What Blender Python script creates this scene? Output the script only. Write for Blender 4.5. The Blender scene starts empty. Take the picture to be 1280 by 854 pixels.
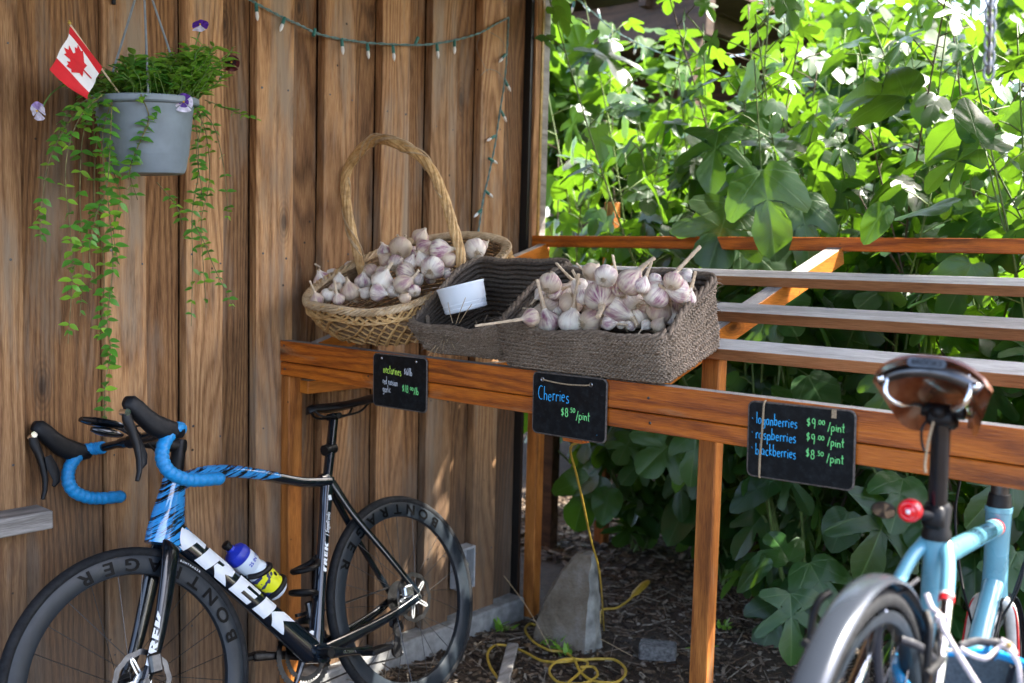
import bpy, bmesh, math, random
import numpy as np
from mathutils import Vector, Matrix, Euler, noise as mnoise

random.seed(7)
C = bpy.context.scene.collection
SC = bpy.context.scene
PI = math.pi

# ------------------------------------------------------------------ camera
yaw, pitch, roll = math.radians(40.446), math.radians(4.8035), math.radians(1.4446)
CAMP = Vector((2.714, -2.0, 1.55))
F_ = Vector((-math.sin(yaw)*math.cos(pitch), math.cos(yaw)*math.cos(pitch), -math.sin(pitch)))
R_ = Vector((math.cos(yaw), math.sin(yaw), 0)); U_ = R_.cross(F_)
R2 = R_*math.cos(roll)+U_*math.sin(roll); U2 = U_*math.cos(roll)-R_*math.sin(roll)
cd = bpy.data.cameras.new("camera"); cam = bpy.data.objects.new("camera", cd); C.objects.link(cam)
cam.matrix_world = Matrix(((R2.x, U2.x, -F_.x, CAMP.x), (R2.y, U2.y, -F_.y, CAMP.y), (R2.z, U2.z, -F_.z, CAMP.z), (0, 0, 0, 1)))
cd.lens = 35.0; cd.sensor_width = 36.0; cd.clip_end = 500; cd.clip_start = 0.05
cd.dof.use_dof = True; cd.dof.focus_distance = 2.65; cd.dof.aperture_fstop = 3.2
SC.camera = cam

# ------------------------------------------------------------------ sky, sun, exposure
SUN = Vector((0.348, 0.508, 0.788)).normalized()
el = math.asin(SUN.z); az = math.atan2(SUN.x, SUN.y)
w = bpy.data.worlds.new("World"); SC.world = w; w.use_nodes = True
nt = w.node_tree; bg = nt.nodes['Background']
sky = nt.nodes.new('ShaderNodeTexSky'); sky.sky_type = 'NISHITA'; sky.sun_disc = False
sky.sun_elevation = el; sky.sun_rotation = az; sky.air_density = .8; sky.dust_density = 3.5; sky.ozone_density = .4
nt.links.new(sky.outputs[0], bg.inputs[0]); bg.inputs[1].default_value = 0.15
sd = bpy.data.lights.new("sun", 'SUN'); sd.energy = 3.1; sd.angle = math.radians(0.55); sd.color = (1.0, 0.94, 0.84)
so = bpy.data.objects.new("sun", sd); C.objects.link(so)
so.rotation_euler = SUN.to_track_quat('Z', 'Y').to_euler(); so.location = (3, 4, 8)
SC.view_settings.view_transform = 'Standard'; SC.view_settings.look = 'None'
SC.view_settings.exposure = 2.98; SC.view_settings.gamma = 1.0

# ------------------------------------------------------------------ helpers: objects
def tag(o, label=None, cat=None, group=None, kind=None):
    if label: o['label'] = label
    if cat: o['category'] = cat
    if group: o['group'] = group
    if kind: o['kind'] = kind
    return o

def empty(name, loc=(0, 0, 0), mat=None):
    o = bpy.data.objects.new(name, None); C.objects.link(o); o.empty_display_size = 0.05
    if mat is not None: o.matrix_world = mat
    else: o.location = loc
    return o

def thing(name, label, cat, loc=(0, 0, 0), group=None, mat=None):
    return tag(empty(name, loc, mat), label, cat, group)

def wmat(o):
    m = o.matrix_basis.copy()
    while o.parent:
        o = o.parent; m = o.matrix_basis @ m
    return m

def link_mesh(name, me, parent=None, mat4=None):
    o = bpy.data.objects.new(name, me); C.objects.link(o)
    if parent: o.parent = parent
    if mat4 is not None: o.matrix_basis = mat4
    return o

def copy_tree(o, parent=None):
    c = o.copy(); C.objects.link(c)
    if parent: c.parent = parent
    for ch in list(o.children): copy_tree(ch, c)
    return c

class MB:
    """collects shapes and links them as ONE mesh object"""
    def __init__(s): s.v = []; s.f = []; s.uv = []; s.m = []; s.cur = 0
    def add(s, vs, fs, uvs=None):
        b = len(s.v); s.v += [tuple(p) for p in vs]
        for i, f in enumerate(fs):
            s.f.append(tuple(b+k for k in f)); s.m.append(s.cur)
            s.uv.append(uvs[i] if uvs else [(0, 0)]*len(f))
        return s
    def box(s, lo, hi, M=None, bev=0.0):
        x0, y0, z0 = lo; x1, y1, z1 = hi
        if bev <= 0:
            vs = [(x, y, z) for z in (z0, z1) for y in (y0, y1) for x in (x0, x1)]
            fs = [(0, 2, 3, 1), (4, 5, 7, 6), (0, 1, 5, 4), (2, 6, 7, 3), (0, 4, 6, 2), (1, 3, 7, 5)]
        else:
            b = min(bev, (x1-x0)*.45, (y1-y0)*.45, (z1-z0)*.45)
            bm = bmesh.new(); bmesh.ops.create_cube(bm, size=1)
            for v in bm.verts:
                v.co = Vector(((x0+x1)/2+v.co.x*(x1-x0), (y0+y1)/2+v.co.y*(y1-y0), (z0+z1)/2+v.co.z*(z1-z0)))
            bmesh.ops.bevel(bm, geom=bm.edges[:], offset=b, segments=1, affect='EDGES')
            bm.verts.index_update(); vs = [v.co.copy() for v in bm.verts]; fs = [tuple(v.index for v in f.verts) for f in bm.faces]; bm.free()
        if M is not None: vs = [M @ Vector(p) for p in vs]
        return s.add(vs, fs)
    def beam(s, a, b, w, h, up=(0, 0, 1), bev=0.003):
        a = Vector(a); b = Vector(b); d = (b-a); L = d.length; d.normalize()
        r = d.cross(Vector(up)).normalized(); u = r.cross(d)
        M = Matrix(((d.x, r.x, u.x, a.x), (d.y, r.y, u.y, a.y), (d.z, r.z, u.z, a.z), (0, 0, 0, 1)))
        return s.box((0, -w/2, -h/2), (L, w/2, h/2), M, bev)
    def tube(s, pts, r, seg=8, closed=False, caps=True, flat=1.0, up=None, M=None, rf=None):
        pts = [Vector(p) for p in pts]; n = len(pts)
        if n < 2: return s
        T = []
        for i in range(n):
            if closed: t = pts[(i+1) % n]-pts[i-1]
            else: t = pts[min(i+1, n-1)]-pts[max(i-1, 0)]
            if t.length < 1e-9: t = Vector((0, 0, 1))
            T.append(t.normalized())
        ref = Vector(up) if up is not None else (Vector((0, 0, 1)) if abs(T[0].z) < .9 else Vector((1, 0, 0)))
        u = (ref-T[0]*ref.dot(T[0])).normalized()
        vs = []; fs = []; uvs = []; acc = 0
        for i in range(n):
            if i: acc += (pts[i]-pts[i-1]).length
            if up is not None:
                u2 = ref-T[i]*ref.dot(T[i])
                if u2.length > 1e-4: u = u2.normalized()
            else:
                u = (u-T[i]*u.dot(T[i])).normalized()
            b = T[i].cross(u)
            ri = r[i] if isinstance(r, (list, tuple)) else r
            for k in range(seg):
                a = 2*PI*k/seg
                rr = ri if rf is None else ri*rf(i, a)
                vs.append(pts[i]+u*(math.cos(a)*rr*flat)+b*(math.sin(a)*rr))
        m = n if closed else n-1
        for i in range(m):
            j = (i+1) % n
            for k in range(seg):
                l = (k+1) % seg
                fs.append((i*seg+k, i*seg+l, j*seg+l, j*seg+k))
        if caps and not closed:
            fs.append(tuple(range(seg))[::-1]); fs.append(tuple((n-1)*seg+k for k in range(seg)))
        if M is not None: vs = [M @ p for p in vs]
        return s.add(vs, fs)
    def lathe(s, prof, seg=24, M=None, rf=None, uv=False, cap=False):
        vs = []; fs = []; uvs = []; n = len(prof)
        for i, (r, z) in enumerate(prof):
            for k in range(seg):
                a = 2*PI*k/seg; rr = r*(rf(i, a) if rf else 1)
                vs.append(Vector((rr*math.cos(a), rr*math.sin(a), z)))
        for i in range(n-1):
            for k in range(seg):
                l = (k+1) % seg
                fs.append((i*seg+k, i*seg+l, (i+1)*seg+l, (i+1)*seg+k))
                uvs.append([(k/seg, i/(n-1)), ((k+1)/seg, i/(n-1)), ((k+1)/seg, (i+1)/(n-1)), (k/seg, (i+1)/(n-1))])
        if cap:
            fs.append(tuple(range(seg))[::-1]); uvs.append([(0, 0)]*seg)
            fs.append(tuple((n-1)*seg+k for k in range(seg))); uvs.append([(0, 1)]*seg)
        if M is not None: vs = [M @ p for p in vs]
        return s.add(vs, fs, uvs)
    def prism(s, outline, z0, z1, M=None):
        n = len(outline)
        vs = [Vector((x, y, z0)) for x, y in outline]+[Vector((x, y, z1)) for x, y in outline]
        fs = [tuple(range(n))[::-1], tuple(range(n, 2*n))]+[(i, (i+1) % n, n+(i+1) % n, n+i) for i in range(n)]
        if M is not None: vs = [M @ p for p in vs]
        return s.add(vs, fs)
    def ball(s, c, r, seg=10, rings=6, M=None, sc=(1, 1, 1)):
        prof = [(max(1e-5, r*math.sin(PI*i/rings)), -r*math.cos(PI*i/rings)) for i in range(rings+1)]
        T = Matrix.Translation(Vector(c)) @ Matrix.Diagonal((*sc, 1))
        return s.lathe(prof, seg, (M @ T) if M is not None else T)
    def mesh(s, name, mats, smooth=True, angle=35):
        me = bpy.data.meshes.new(name); me.from_pydata([tuple(p) for p in s.v], [], s.f)
        mats = mats if isinstance(mats, (list, tuple)) else [mats]
        for m in mats: me.materials.append(m)
        me.polygons.foreach_set('material_index', s.m)
        uvl = me.uv_layers.new(name='UVMap'); flat = [c for f in s.uv for p in f for c in p]
        uvl.data.foreach_set('uv', flat)
        if smooth:
            me.polygons.foreach_set('use_smooth', [True]*len(s.f))
            if angle < 180: me.set_sharp_from_angle(angle=math.radians(angle))
        me.validate(clean_customdata=False); me.update()
        return me
    def build(s, name, mats, parent=None, smooth=True, angle=35, local=False, label=None):
        if parent is not None and not local:
            inv = wmat(parent).inverted(); s.v = [inv @ Vector(p) for p in s.v]
        me = s.mesh(name, mats, smooth, angle)
        o = link_mesh(name, me, parent)
        if label: o['label'] = label
        return o

def bez(pts, n=12):
    """Catmull-Rom through points"""
    P = [Vector(p) for p in pts]; out = []
    Q = [P[0]*2-P[1]]+P+[P[-1]*2-P[-2]]
    for i in range(1, len(Q)-2):
        a, b, c, d = Q[i-1:i+3]
        for k in range(n):
            t = k/n
            out.append(0.5*((2*b)+(c-a)*t+(2*a-5*b+4*c-d)*t*t+(3*b-a-3*c+d)*t**3))
    out.append(P[-1]); return out

def catclosed(pts, n=12):
    P = [Vector(p) for p in pts]; m = len(P); out = []
    for i in range(m):
        a, b, c, d = P[i-1], P[i], P[(i+1) % m], P[(i+2) % m]
        for k in range(n):
            t = k/n
            out.append(0.5*((2*b)+(c-a)*t+(2*a-5*b+4*c-d)*t*t+(3*b-a-3*c+d)*t**3))
    return out

def frame(o, x, y, z):
    x = Vector(x); y = Vector(y); z = Vector(z); o = Vector(o)
    return Matrix(((x.x, y.x, z.x, o.x), (x.y, y.y, z.y, o.y), (x.z, y.z, z.z, o.z), (0, 0, 0, 1)))

def at(px, py, axis, val):
    """point of the place that the photograph shows at a pixel, on the plane axis = val"""
    d = F_+R2*((px-640)/1244.4)-U2*((py-427)/1244.4)
    t = (val-CAMP[axis])/d[axis]
    return CAMP+d*t
def at_d(px, py, dist):
    d = F_+R2*((px-640)/1244.4)-U2*((py-427)/1244.4)
    return CAMP+d*dist
# ------------------------------------------------------------------ materials
class NT:
    def __init__(s, name):
        s.m = bpy.data.materials.new(name); s.m.use_nodes = True; s.t = s.m.node_tree
        s.b = s.t.nodes['Principled BSDF']; s.out = s.t.nodes['Material Output']
    def n(s, typ, **kw):
        x = s.t.nodes.new(typ)
        for k, v in kw.items():
            if k == 'inp':
                for kk, vv in v.items(): x.inputs[kk].default_value = vv
            else: setattr(x, k, v)
        return x
    def l(s, a, b): s.t.links.new(a, b)
    def math(s, op, a, b=None, c=None):
        x = s.n('ShaderNodeMath', operation=op)
        for i, q in enumerate((a, b, c)):
            if q is None: continue
            if isinstance(q, (int, float)): x.inputs[i].default_value = q
            else: s.l(q, x.inputs[i])
        return x.outputs[0]
    def ramp(s, fac, stops, interp='LINEAR'):
        x = s.n('ShaderNodeValToRGB'); e = x.color_ramp; e.interpolation = interp
        while len(e.elements) < len(stops): e.elements.new(0.5)
        for i, (p, c) in enumerate(stops):
            e.elements[i].position = p; e.elements[i].color = (*c, 1) if len(c) == 3 else c
        s.l(fac, x.inputs[0]); return x.outputs[0]
    def noise(s, vec, scale, detail=4, rough=.55, dist=0.0, out=0):
        x = s.n('ShaderNodeTexNoise', inp={'Scale': scale, 'Detail': detail, 'Roughness': rough, 'Distortion': dist})
        if vec is not None: s.l(vec, x.inputs['Vector'])
        return x.outputs[out]
    def coord(s, which='Object', scale=(1, 1, 1), rnd=0.0):
        tc = s.n('ShaderNodeTexCoord'); mp = s.n('ShaderNodeMapping'); mp.inputs['Scale'].default_value = scale
        s.l(tc.outputs[which], mp.inputs['Vector'])
        if rnd:
            oi = s.n('ShaderNodeObjectInfo'); sc = s.n('ShaderNodeVectorMath', operation='SCALE')
            cb = s.n('ShaderNodeCombineXYZ'); s.l(oi.outputs['Random'], cb.inputs[0]); s.l(oi.outputs['Random'], cb.inputs[1]); s.l(oi.outputs['Random'], cb.inputs[2])
            s.l(cb.outputs[0], sc.inputs[0]); sc.inputs['Scale'].default_value = rnd
            s.l(sc.outputs[0], mp.inputs['Location'])
        return mp.outputs[0]
    def mix(s, fac, a, b, mode='MIX'):
        x = s.n('ShaderNodeMix', data_type='RGBA', blend_type=mode)
        for sock, q in ((x.inputs[0], fac), (x.inputs[6], a), (x.inputs[7], b)):
            if isinstance(q, (int, float)): sock.default_value = q
            elif isinstance(q, (tuple, list)): sock.default_value = (*q, 1) if len(q) == 3 else q
            else: s.l(q, sock)
        return x.outputs[2]
    def bump(s, h, strength=.3, dist=.002):
        x = s.n('ShaderNodeBump', inp={'Strength': strength, 'Distance': dist}); s.l(h, x.inputs['Height'])
        s.l(x.outputs[0], s.b.inputs['Normal']); return x
    def rnd(s): return s.n('ShaderNodeObjectInfo').outputs['Random']
    def set(s, **kw):
        for k, v in kw.items():
            k = k.replace('_', ' ')
            if isinstance(v, (int, float)): s.b.inputs[k].default_value = v
            elif isinstance(v, (tuple, list)): s.b.inputs[k].default_value = (*v, 1) if (len(v) == 3 and s.b.inputs[k].type == 'RGBA') else v
            else: s.l(v, s.b.inputs[k])
        return s.m

def plain(name, col, rough=.5, metal=0.0, var=.12, scale=40, bump=0.0, spec=.5, coat=0.0):
    t = NT(name); c = t.coord('Object')
    f = t.noise(c, scale, 5)
    dark = tuple(x*(1-var*2) for x in col); lite = tuple(min(1, x*(1+var)) for x in col)
    colr = t.ramp(f, [(.3, dark), (.7, lite)])
    r2 = t.noise(c, scale*.4, 4)
    rr = t.ramp(r2, [(.3, (rough*.8,)*3), (.7, (min(1, rough*1.2),)*3)])
    if bump: t.bump(f, bump, .001)
    t.set(Base_Color=colr, Roughness=rr, Metallic=metal, Specular_IOR_Level=spec)
    if coat: t.set(Coat_Weight=coat, Coat_Roughness=.05)
    return t.m

def wood(name, dark, mid, lite, ax=2, rough=.7, band=55, grain=1.0, knots=True, grey=None, greyamt=0.0, stain=0.0, bumps=.5, rvar=.25, spec=.35, axc=None, hgrey=None, dirt=0.0):
    """boards with cathedral grain along axis ax; each object its own piece of timber"""
    t = NT(name)
    s1 = [1, 1, 1]; s1[ax] = .12
    c = t.coord('Object', tuple(s1), rnd=37.0)
    sep = t.n('ShaderNodeSeparateXYZ'); t.l(c, sep.inputs[0])
    across = t.math('ADD', sep.outputs[(ax+1) % 3], sep.outputs[(ax+2) % 3])
    warp = t.noise(c, 4.5, 2, .5)
    warp2 = t.noise(c, 22, 3, .5)
    ph = t.math('ADD', t.math('MULTIPLY', across, band), t.math('ADD', t.math('MULTIPLY', warp, 34.0+band*.28), t.math('MULTIPLY', warp2, 3.5)))
    ring = t.math('MULTIPLY', t.math('ADD', t.math('SINE', ph), 1), .5)
    ring = t.math('POWER', ring, 1.6)
    s2 = [430, 430, 430]; s2[ax] = 20
    fine = t.noise(t.coord('Object', tuple(s2), rnd=11.0), 1.0, 4, .6)
    fac = t.math('ADD', t.math('MULTIPLY', ring, .34*grain), t.math('SUBTRACT', t.math('MULTIPLY', fine, 1.25), .22))
    col = t.ramp(fac, [(.05, lite), (.42, mid), (.92, dark)])
    big = t.noise(t.coord('Object', (1, 1, 1), rnd=19.0), 2.2, 4, .6)
    col = t.mix(.85, col, t.ramp(big, [(.30, (.78, .73, .70)), (.5, (1, 1, 1)), (.68, (1.12, 1.10, 1.06))]), 'MULTIPLY')
    rn = t.rnd()
    col = t.mix(1.0, col, t.ramp(rn, [(0, (1-rvar,)*3), (.35, (1, .97, .94)), (.7, (1, 1.02, 1.04)), (1, (1+rvar, 1+rvar*.9, 1+rvar*.8))]), 'MULTIPLY')
    hsum = fac
    if knots:
        s3 = [7, 7, 7]; s3[ax] = 2.6
        vor = t.n('ShaderNodeTexVoronoi', feature='F1', inp={'Scale': 1.0, 'Randomness': 1.0}); t.l(t.coord('Object', tuple(s3), rnd=53.0), vor.inputs['Vector'])
        vd = vor.outputs['Distance']
        kn = t.ramp(vd, [(.05, (1, 1, 1)), (.075, (.55, .55, .55)), (.12, (.3, .3, .3)), (.20, (0, 0, 0))])
        rings = t.math('MULTIPLY', t.math('ADD', t.math('SINE', t.math('MULTIPLY', vd, 120)), 1), .35)
        km = t.ramp(vd, [(.05, (1, 1, 1)), (.28, (0, 0, 0))])
        col = t.mix(t.math('MULTIPLY', km, rings), col, tuple(x*.75 for x in dark))
        col = t.mix(kn, col, tuple(x*.42 for x in dark))
    if grey:
        s4 = [9, 9, 9]; s4[ax] = 1.2
        g = t.noise(t.coord('Object', tuple(s4), rnd=5.0), 1.0, 6, .62)
        gf = t.ramp(g, [(.62-greyamt*.5, (0, 0, 0)), (.72-greyamt*.3, (1, 1, 1))])
        col = t.mix(t.math('MULTIPLY', gf, .8), col, t.mix(fine, tuple(x*.8 for x in grey), tuple(x*1.2 for x in grey)))
    if stain:
        s5 = [26, 26, 26]; s5[ax] = 3.0
        g = t.noise(t.coord('Object', tuple(s5), rnd=8.0), 1.0, 5, .7)
        col = t.mix(t.ramp(g, [(.56, (0, 0, 0)), (.75, (stain,)*3)]), col, tuple(x*.4 for x in dark))
        # nail holes and specks
        vo = t.n('ShaderNodeTexVoronoi', feature='F1', inp={'Scale': 9.0}); t.l(t.coord('Object', (1, 1, 1), rnd=3.0), vo.inputs['Vector'])
        col = t.mix(t.ramp(vo.outputs['Distance'], [(.03, (.85,)*3), (.045, (0, 0, 0))]), col, (.02, .016, .012))
    if dirt:
        tc = t.n('ShaderNodeNewGeometry'); sp = t.n('ShaderNodeSeparateXYZ'); t.l(tc.outputs['Position'], sp.inputs[0])
        dn = t.noise(t.coord('Object', (6, 6, 3), rnd=2.0), 1.0, 5, .6)
        h = t.math('ADD', sp.outputs[2], t.math('MULTIPLY', dn, -.9))
        col = t.mix(t.ramp(h, [(0, (dirt,)*3), (.55, (0, 0, 0))]), col, (.085, .07, .055))
    t.bump(hsum, bumps, .0022)
    t.set(Base_Color=col, Roughness=t.ramp(fine, [(.3, (rough*.85,)*3), (.7, (min(1, rough*1.2),)*3)]), Specular_IOR_Level=spec)
    return t.m

M = {}
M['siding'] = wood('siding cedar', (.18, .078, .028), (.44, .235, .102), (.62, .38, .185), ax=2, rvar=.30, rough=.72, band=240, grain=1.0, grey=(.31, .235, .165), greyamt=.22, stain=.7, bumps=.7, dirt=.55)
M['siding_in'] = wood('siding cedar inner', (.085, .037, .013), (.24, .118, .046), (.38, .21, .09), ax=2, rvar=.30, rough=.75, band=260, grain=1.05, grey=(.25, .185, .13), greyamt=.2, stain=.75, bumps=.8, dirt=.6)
M['frame_x'] = wood('stained timber', (.22, .045, .003), (.54, .135, .008), (.70, .22, .018), ax=0, rough=.42, band=120, grain=1.1, stain=.9, bumps=.45, spec=.5, rvar=.15, grey=(.40, .25, .13), greyamt=.06)
M['frame_y'] = wood('stained timber rafter', (.22, .06, .006), (.50, .155, .016), (.64, .24, .035), ax=1, rough=.5, band=45, grain=.8, stain=.3, bumps=.25, rvar=.15)
M['frame_z'] = wood('stained timber post', (.20, .06, .012), (.44, .155, .030), (.58, .235, .060), ax=2, rough=.5, band=120, grain=1.0, stain=.9, bumps=.45, rvar=.2, grey=(.38, .25, .14), greyamt=.06)
M['slat_top'] = wood('weathered slat top with sky sheen', (.16, .155, .15), (.34, .335, .33), (.50, .50, .50), ax=0, rough=.6, band=90, grain=.7, stain=.5, bumps=.5, rvar=.12, knots=False)  # weathered grey, with the sheen of reflected sky put into the top colour
M['raft_top'] = wood('weathered rafter top', (.18, .165, .15), (.38, .355, .33), (.5, .48, .46), ax=1, rough=.6, band=90, grain=.6, stain=.4, bumps=.5, rvar=.12, knots=False)
M['slat_side'] = wood('slat side', (.16, .065, .022), (.30, .135, .052), (.40, .2, .09), ax=0, rough=.6, band=60, grain=.8, stain=.5, bumps=.4, rvar=.2, knots=False)
M['grey_wood'] = wood('grey weathered wood', (.16, .145, .13), (.33, .31, .29), (.47, .45, .43), ax=1, rough=.8, band=60, stain=.6, bumps=.9, knots=False)
M['dark_wood'] = wood('dark brown timber', (.03, .016, .010), (.085, .045, .026), (.14, .08, .05), ax=0, rough=.6, band=45, stain=.4, bumps=.3)
M['black_trim'] = plain('black trim', (.012, .011, .010), .5)
M['brass_trim'] = plain('yellow edge strip', (.42, .27, .07), .5, var=.2)
M['concrete'] = plain('concrete', (.30, .30, .29), .9, var=.2, scale=25, bump=.5)
M['black_gloss'] = plain('black gloss paint', (.004, .007, .011), .2, var=.3, coat=.5, spec=.4)
M['black_matt'] = plain('black matt', (.005, .005, .006), .5, var=.3, spec=.3)
M['black_rubber'] = plain('tyre rubber', (.008, .009, .011), .75, spec=.3, var=.3, scale=90, bump=.3)
M['carbon_rim'] = plain('carbon rim', (.014, .020, .027), .42, var=.1, spec=.35)
M['rim_print'] = plain('rim gloss lettering', (.001, .001, .0015), .45, spec=.12)
M['white_paint'] = plain('white decal', (.78, .80, .82), .35, var=.03)
M['blue_tape'] = plain('blue bar tape', (.008, .235, .55), .5, var=.12, scale=120, bump=.4)
M['steel'] = plain('steel', (.55, .55, .56), .28, metal=1.0, var=.1)
M['dark_steel'] = plain('dark steel', (.11, .11, .115), .35, metal=1.0, var=.2)
M['galvanised'] = plain('galvanised steel', (.30, .30, .31), .45, metal=1.0, var=.2)
M['chrome'] = plain('polished metal', (.80, .80, .80), .13, metal=1.0, var=.03)
M['rubber_hood'] = plain('hood rubber', (.004, .005, .007), .55, spec=.3, var=.2, scale=200, bump=.2)
# ------------------------------------------------------------------ ground (one sheet, rises in a bank towards the camera side)
def smooth(t): t = max(0, min(1, t)); return t*t*(3-2*t)
def ground_z(x, y):
    bank = .50*smooth((x-1.3)/.8)*smooth((.9-y)/1.9)
    far = .25*smooth((y-2.5)/4)
    bank += .055*math.exp(-((x-.42)/.25)**2)*smooth((.75-y)/.6)+.04*math.exp(-((x-.36)/.2)**2)*smooth((-.3-y)/.3)
    return bank+far+.022*mnoise.noise(Vector((x*1.7, y*1.7, 3)))+.010*mnoise.noise(Vector((x*7, y*7, 1)))-.012
xs = list(np.arange(-1.5, 5.0, .06)); ys = list(np.arange(-3.5, 6.5, .06))
xs = [-120, -60, -25, -10, -4]+xs+[6, 9, 16, 40, 120]; ys = [-120, -50, -20, -8, -5]+ys+[8, 11, 18, 40, 130]
g = MB(); nx = len(xs)
g.add([(x, y, ground_z(x, y) if abs(x) < 12 and abs(y) < 12 else .1) for y in ys for x in xs],
      [(j*nx+i, j*nx+i+1, (j+1)*nx+i+1, (j+1)*nx+i) for j in range(len(ys)-1) for i in range(nx-1)])
t = NT('soil and bark mulch'); c = t.coord('Object')
n1 = t.noise(c, 3, 6, .6); n2 = t.noise(c, 38, 6, .75); n3 = t.noise(c, 140, 3, .7)
col = t.mix(t.ramp(n2, [(.35, (0, 0, 0)), (.65, (1, 1, 1))]), (.026, .016, .009), (.105, .066, .038))
col = t.mix(t.ramp(n1, [(.4, (0, 0, 0)), (.65, (.6,)*3)]), col, (.07, .055, .038))
gp = t.n('ShaderNodeNewGeometry'); sp = t.n('ShaderNodeSeparateXYZ'); t.l(gp.outputs['Position'], sp.inputs[0])
col = t.mix(t.ramp(t.math('MULTIPLY', t.math('ADD', sp.outputs[1], -5.0), .4), [(0, (0, 0, 0)), (1, (1, 1, 1))]), col, t.mix(n2, (.05, .12, .02), (.12, .2, .05)))
t.bump(t.math('ADD', n2, t.math('MULTIPLY', n3, .5)), 1.0, .02)
t.set(Base_Color=col, Roughness=.95); M['soil'] = t.m
tag(g.build('ground', M['soil'], smooth=True, angle=180), kind='structure')

# ------------------------------------------------------------------ shed: every board of the cladding is a part
shed = thing('shed', 'brown cedar shed wall of upright overlapping boards behind the black bicycle', 'shed', (0, 0, 0))
WZ0, WZ1 = .085, 2.89
edges = [-3.05, -2.79, -2.52, -2.27, -2.01, -1.76, -1.50, -1.24, -.975, -.60, -.346, -.094, .175, .434, .683, .959, 1.262]
def board(y0, y1, x0, x1, mat, z0=WZ0, z1=WZ1):
    b = MB(); ny = 3
    # a little cup and wander in every board
    zs = np.linspace(z0, z1, 9); ph = random.random()*9
    vs = []; 
    for z in zs:
        wv = .0018*math.sin(z*2.1+ph); wl = .0015*math.sin(z*3.3+ph*2)
        for (yy, xx) in ((y0, x0), (y0, x1-.002), (y0+.002, x1), (y1-.002, x1), (y1, x1-.002), (y1, x0)):
            vs.append((xx+(wv if xx > x0 else 0), yy+wl, z))
    fs = [(i*6+k, i*6+(k+1) % 6, (i+1)*6+(k+1) % 6, (i+1)*6+k) for i in range(8) for k in range(6)]
    fs += [tuple(range(6))[::-1], tuple(48+k for k in range(6))]
    b.add(vs, fs)
    return b.build('board', mat, shed, smooth=False)
for i in range(len(edges)-1):
    y0, y1 = edges[i], edges[i+1]; w_ = y1-y0
    frac = .52 if w_ < .29 else .46
    if abs(y0+.975) < .01:      # the wide pair left of the planter
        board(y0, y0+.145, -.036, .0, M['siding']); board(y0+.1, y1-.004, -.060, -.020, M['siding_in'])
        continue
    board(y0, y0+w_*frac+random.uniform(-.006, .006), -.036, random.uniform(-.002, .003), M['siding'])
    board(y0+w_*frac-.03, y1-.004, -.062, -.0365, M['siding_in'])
nb = MB(); nb.lathe([(.0002, .0012), (.0026, .0010), (.0034, 0)], 8, Matrix.Rotation(PI/2, 4, 'Y')); nail_me = nb.mesh('nail', M['dark_steel'])
for i in range(7, len(edges)-1):
    for zz in (.35, .98, 1.52, 2.06, 2.6):
        for yy in (edges[i]+.022, edges[i]+.115):
            link_mesh('nail', nail_me, shed, Matrix.Translation((.0035, yy+random.uniform(-.006, .006), zz+random.uniform(-.03, .03))) @ Matrix.Scale(random.uniform(.8, 1.3), 4))
b = MB(); b.box((-.20, -3.1, .0), (-.064, 1.262, WZ1)); b.build('wall_core', M['dark_wood'], shed, smooth=False)
b = MB(); b.box((-2.6, 1.15, 0), (-.2, 1.262, WZ1)); b.build('rear_wall', M['siding_in'], shed, smooth=False)
b = MB(); b.box((-.05, -3.1, -.03), (.045, 1.262, .083), None, .006); b.build('sill', M['concrete'], shed)
b = MB(); b.box((-.05, 1.2635, .0), (-.004, 1.281, WZ1)); b.build('corner_trim', M['black_trim'], shed, smooth=False)
b = MB(); b.box((-.06, 1.2825, 1.55), (.008, 1.318, WZ1), None, .002); b.build('corner_board', M['siding'], shed)
b = MB(); b.box((-.06, 1.3195, 1.55), (.012, 1.332, WZ1)); b.build('edge_strip', M['brass_trim'], shed)
b = MB(); b.box((-.06, 1.3335, 1.55), (.010, 1.375, WZ1), None, .002); b.build('corner_board', M['grey_wood'], shed)
# the ledge that ends at the left of the frame
p0 = at(70, 664, 0, .05)
b = MB(); b.box((.002, -2.6, .797), (.095, -.80, .846), None, .003); b.build('ledge', M['grey_wood'], shed)
# unseen roof of rafters and boards, its reach set to shade wall and slats
for k in range(18):
    b = MB(); b.box((-.3, -3.4+k*.31, 3.02), (3.05 if k < 17 else 1.25, -3.4+k*.31+.304, 3.045)); b.build('shade_roof_board', M['dark_wood'], shed, smooth=False)
for yy in (-2.6, -1.7, -.8, .1, 1.0, 1.85):
    b = MB(); b.box((-.3, yy, 2.90), (3.05 if yy < 1.5 else 1.25, yy+.045, 3.019), None, .003); b.build('shade_roof_rafter', M['dark_wood'], shed)
b = MB(); b.box((2.20, -3.4, 2.76), (2.25, 1.2, 2.898), None, .003); b.build('roof_beam', M['dark_wood'], shed)

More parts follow.
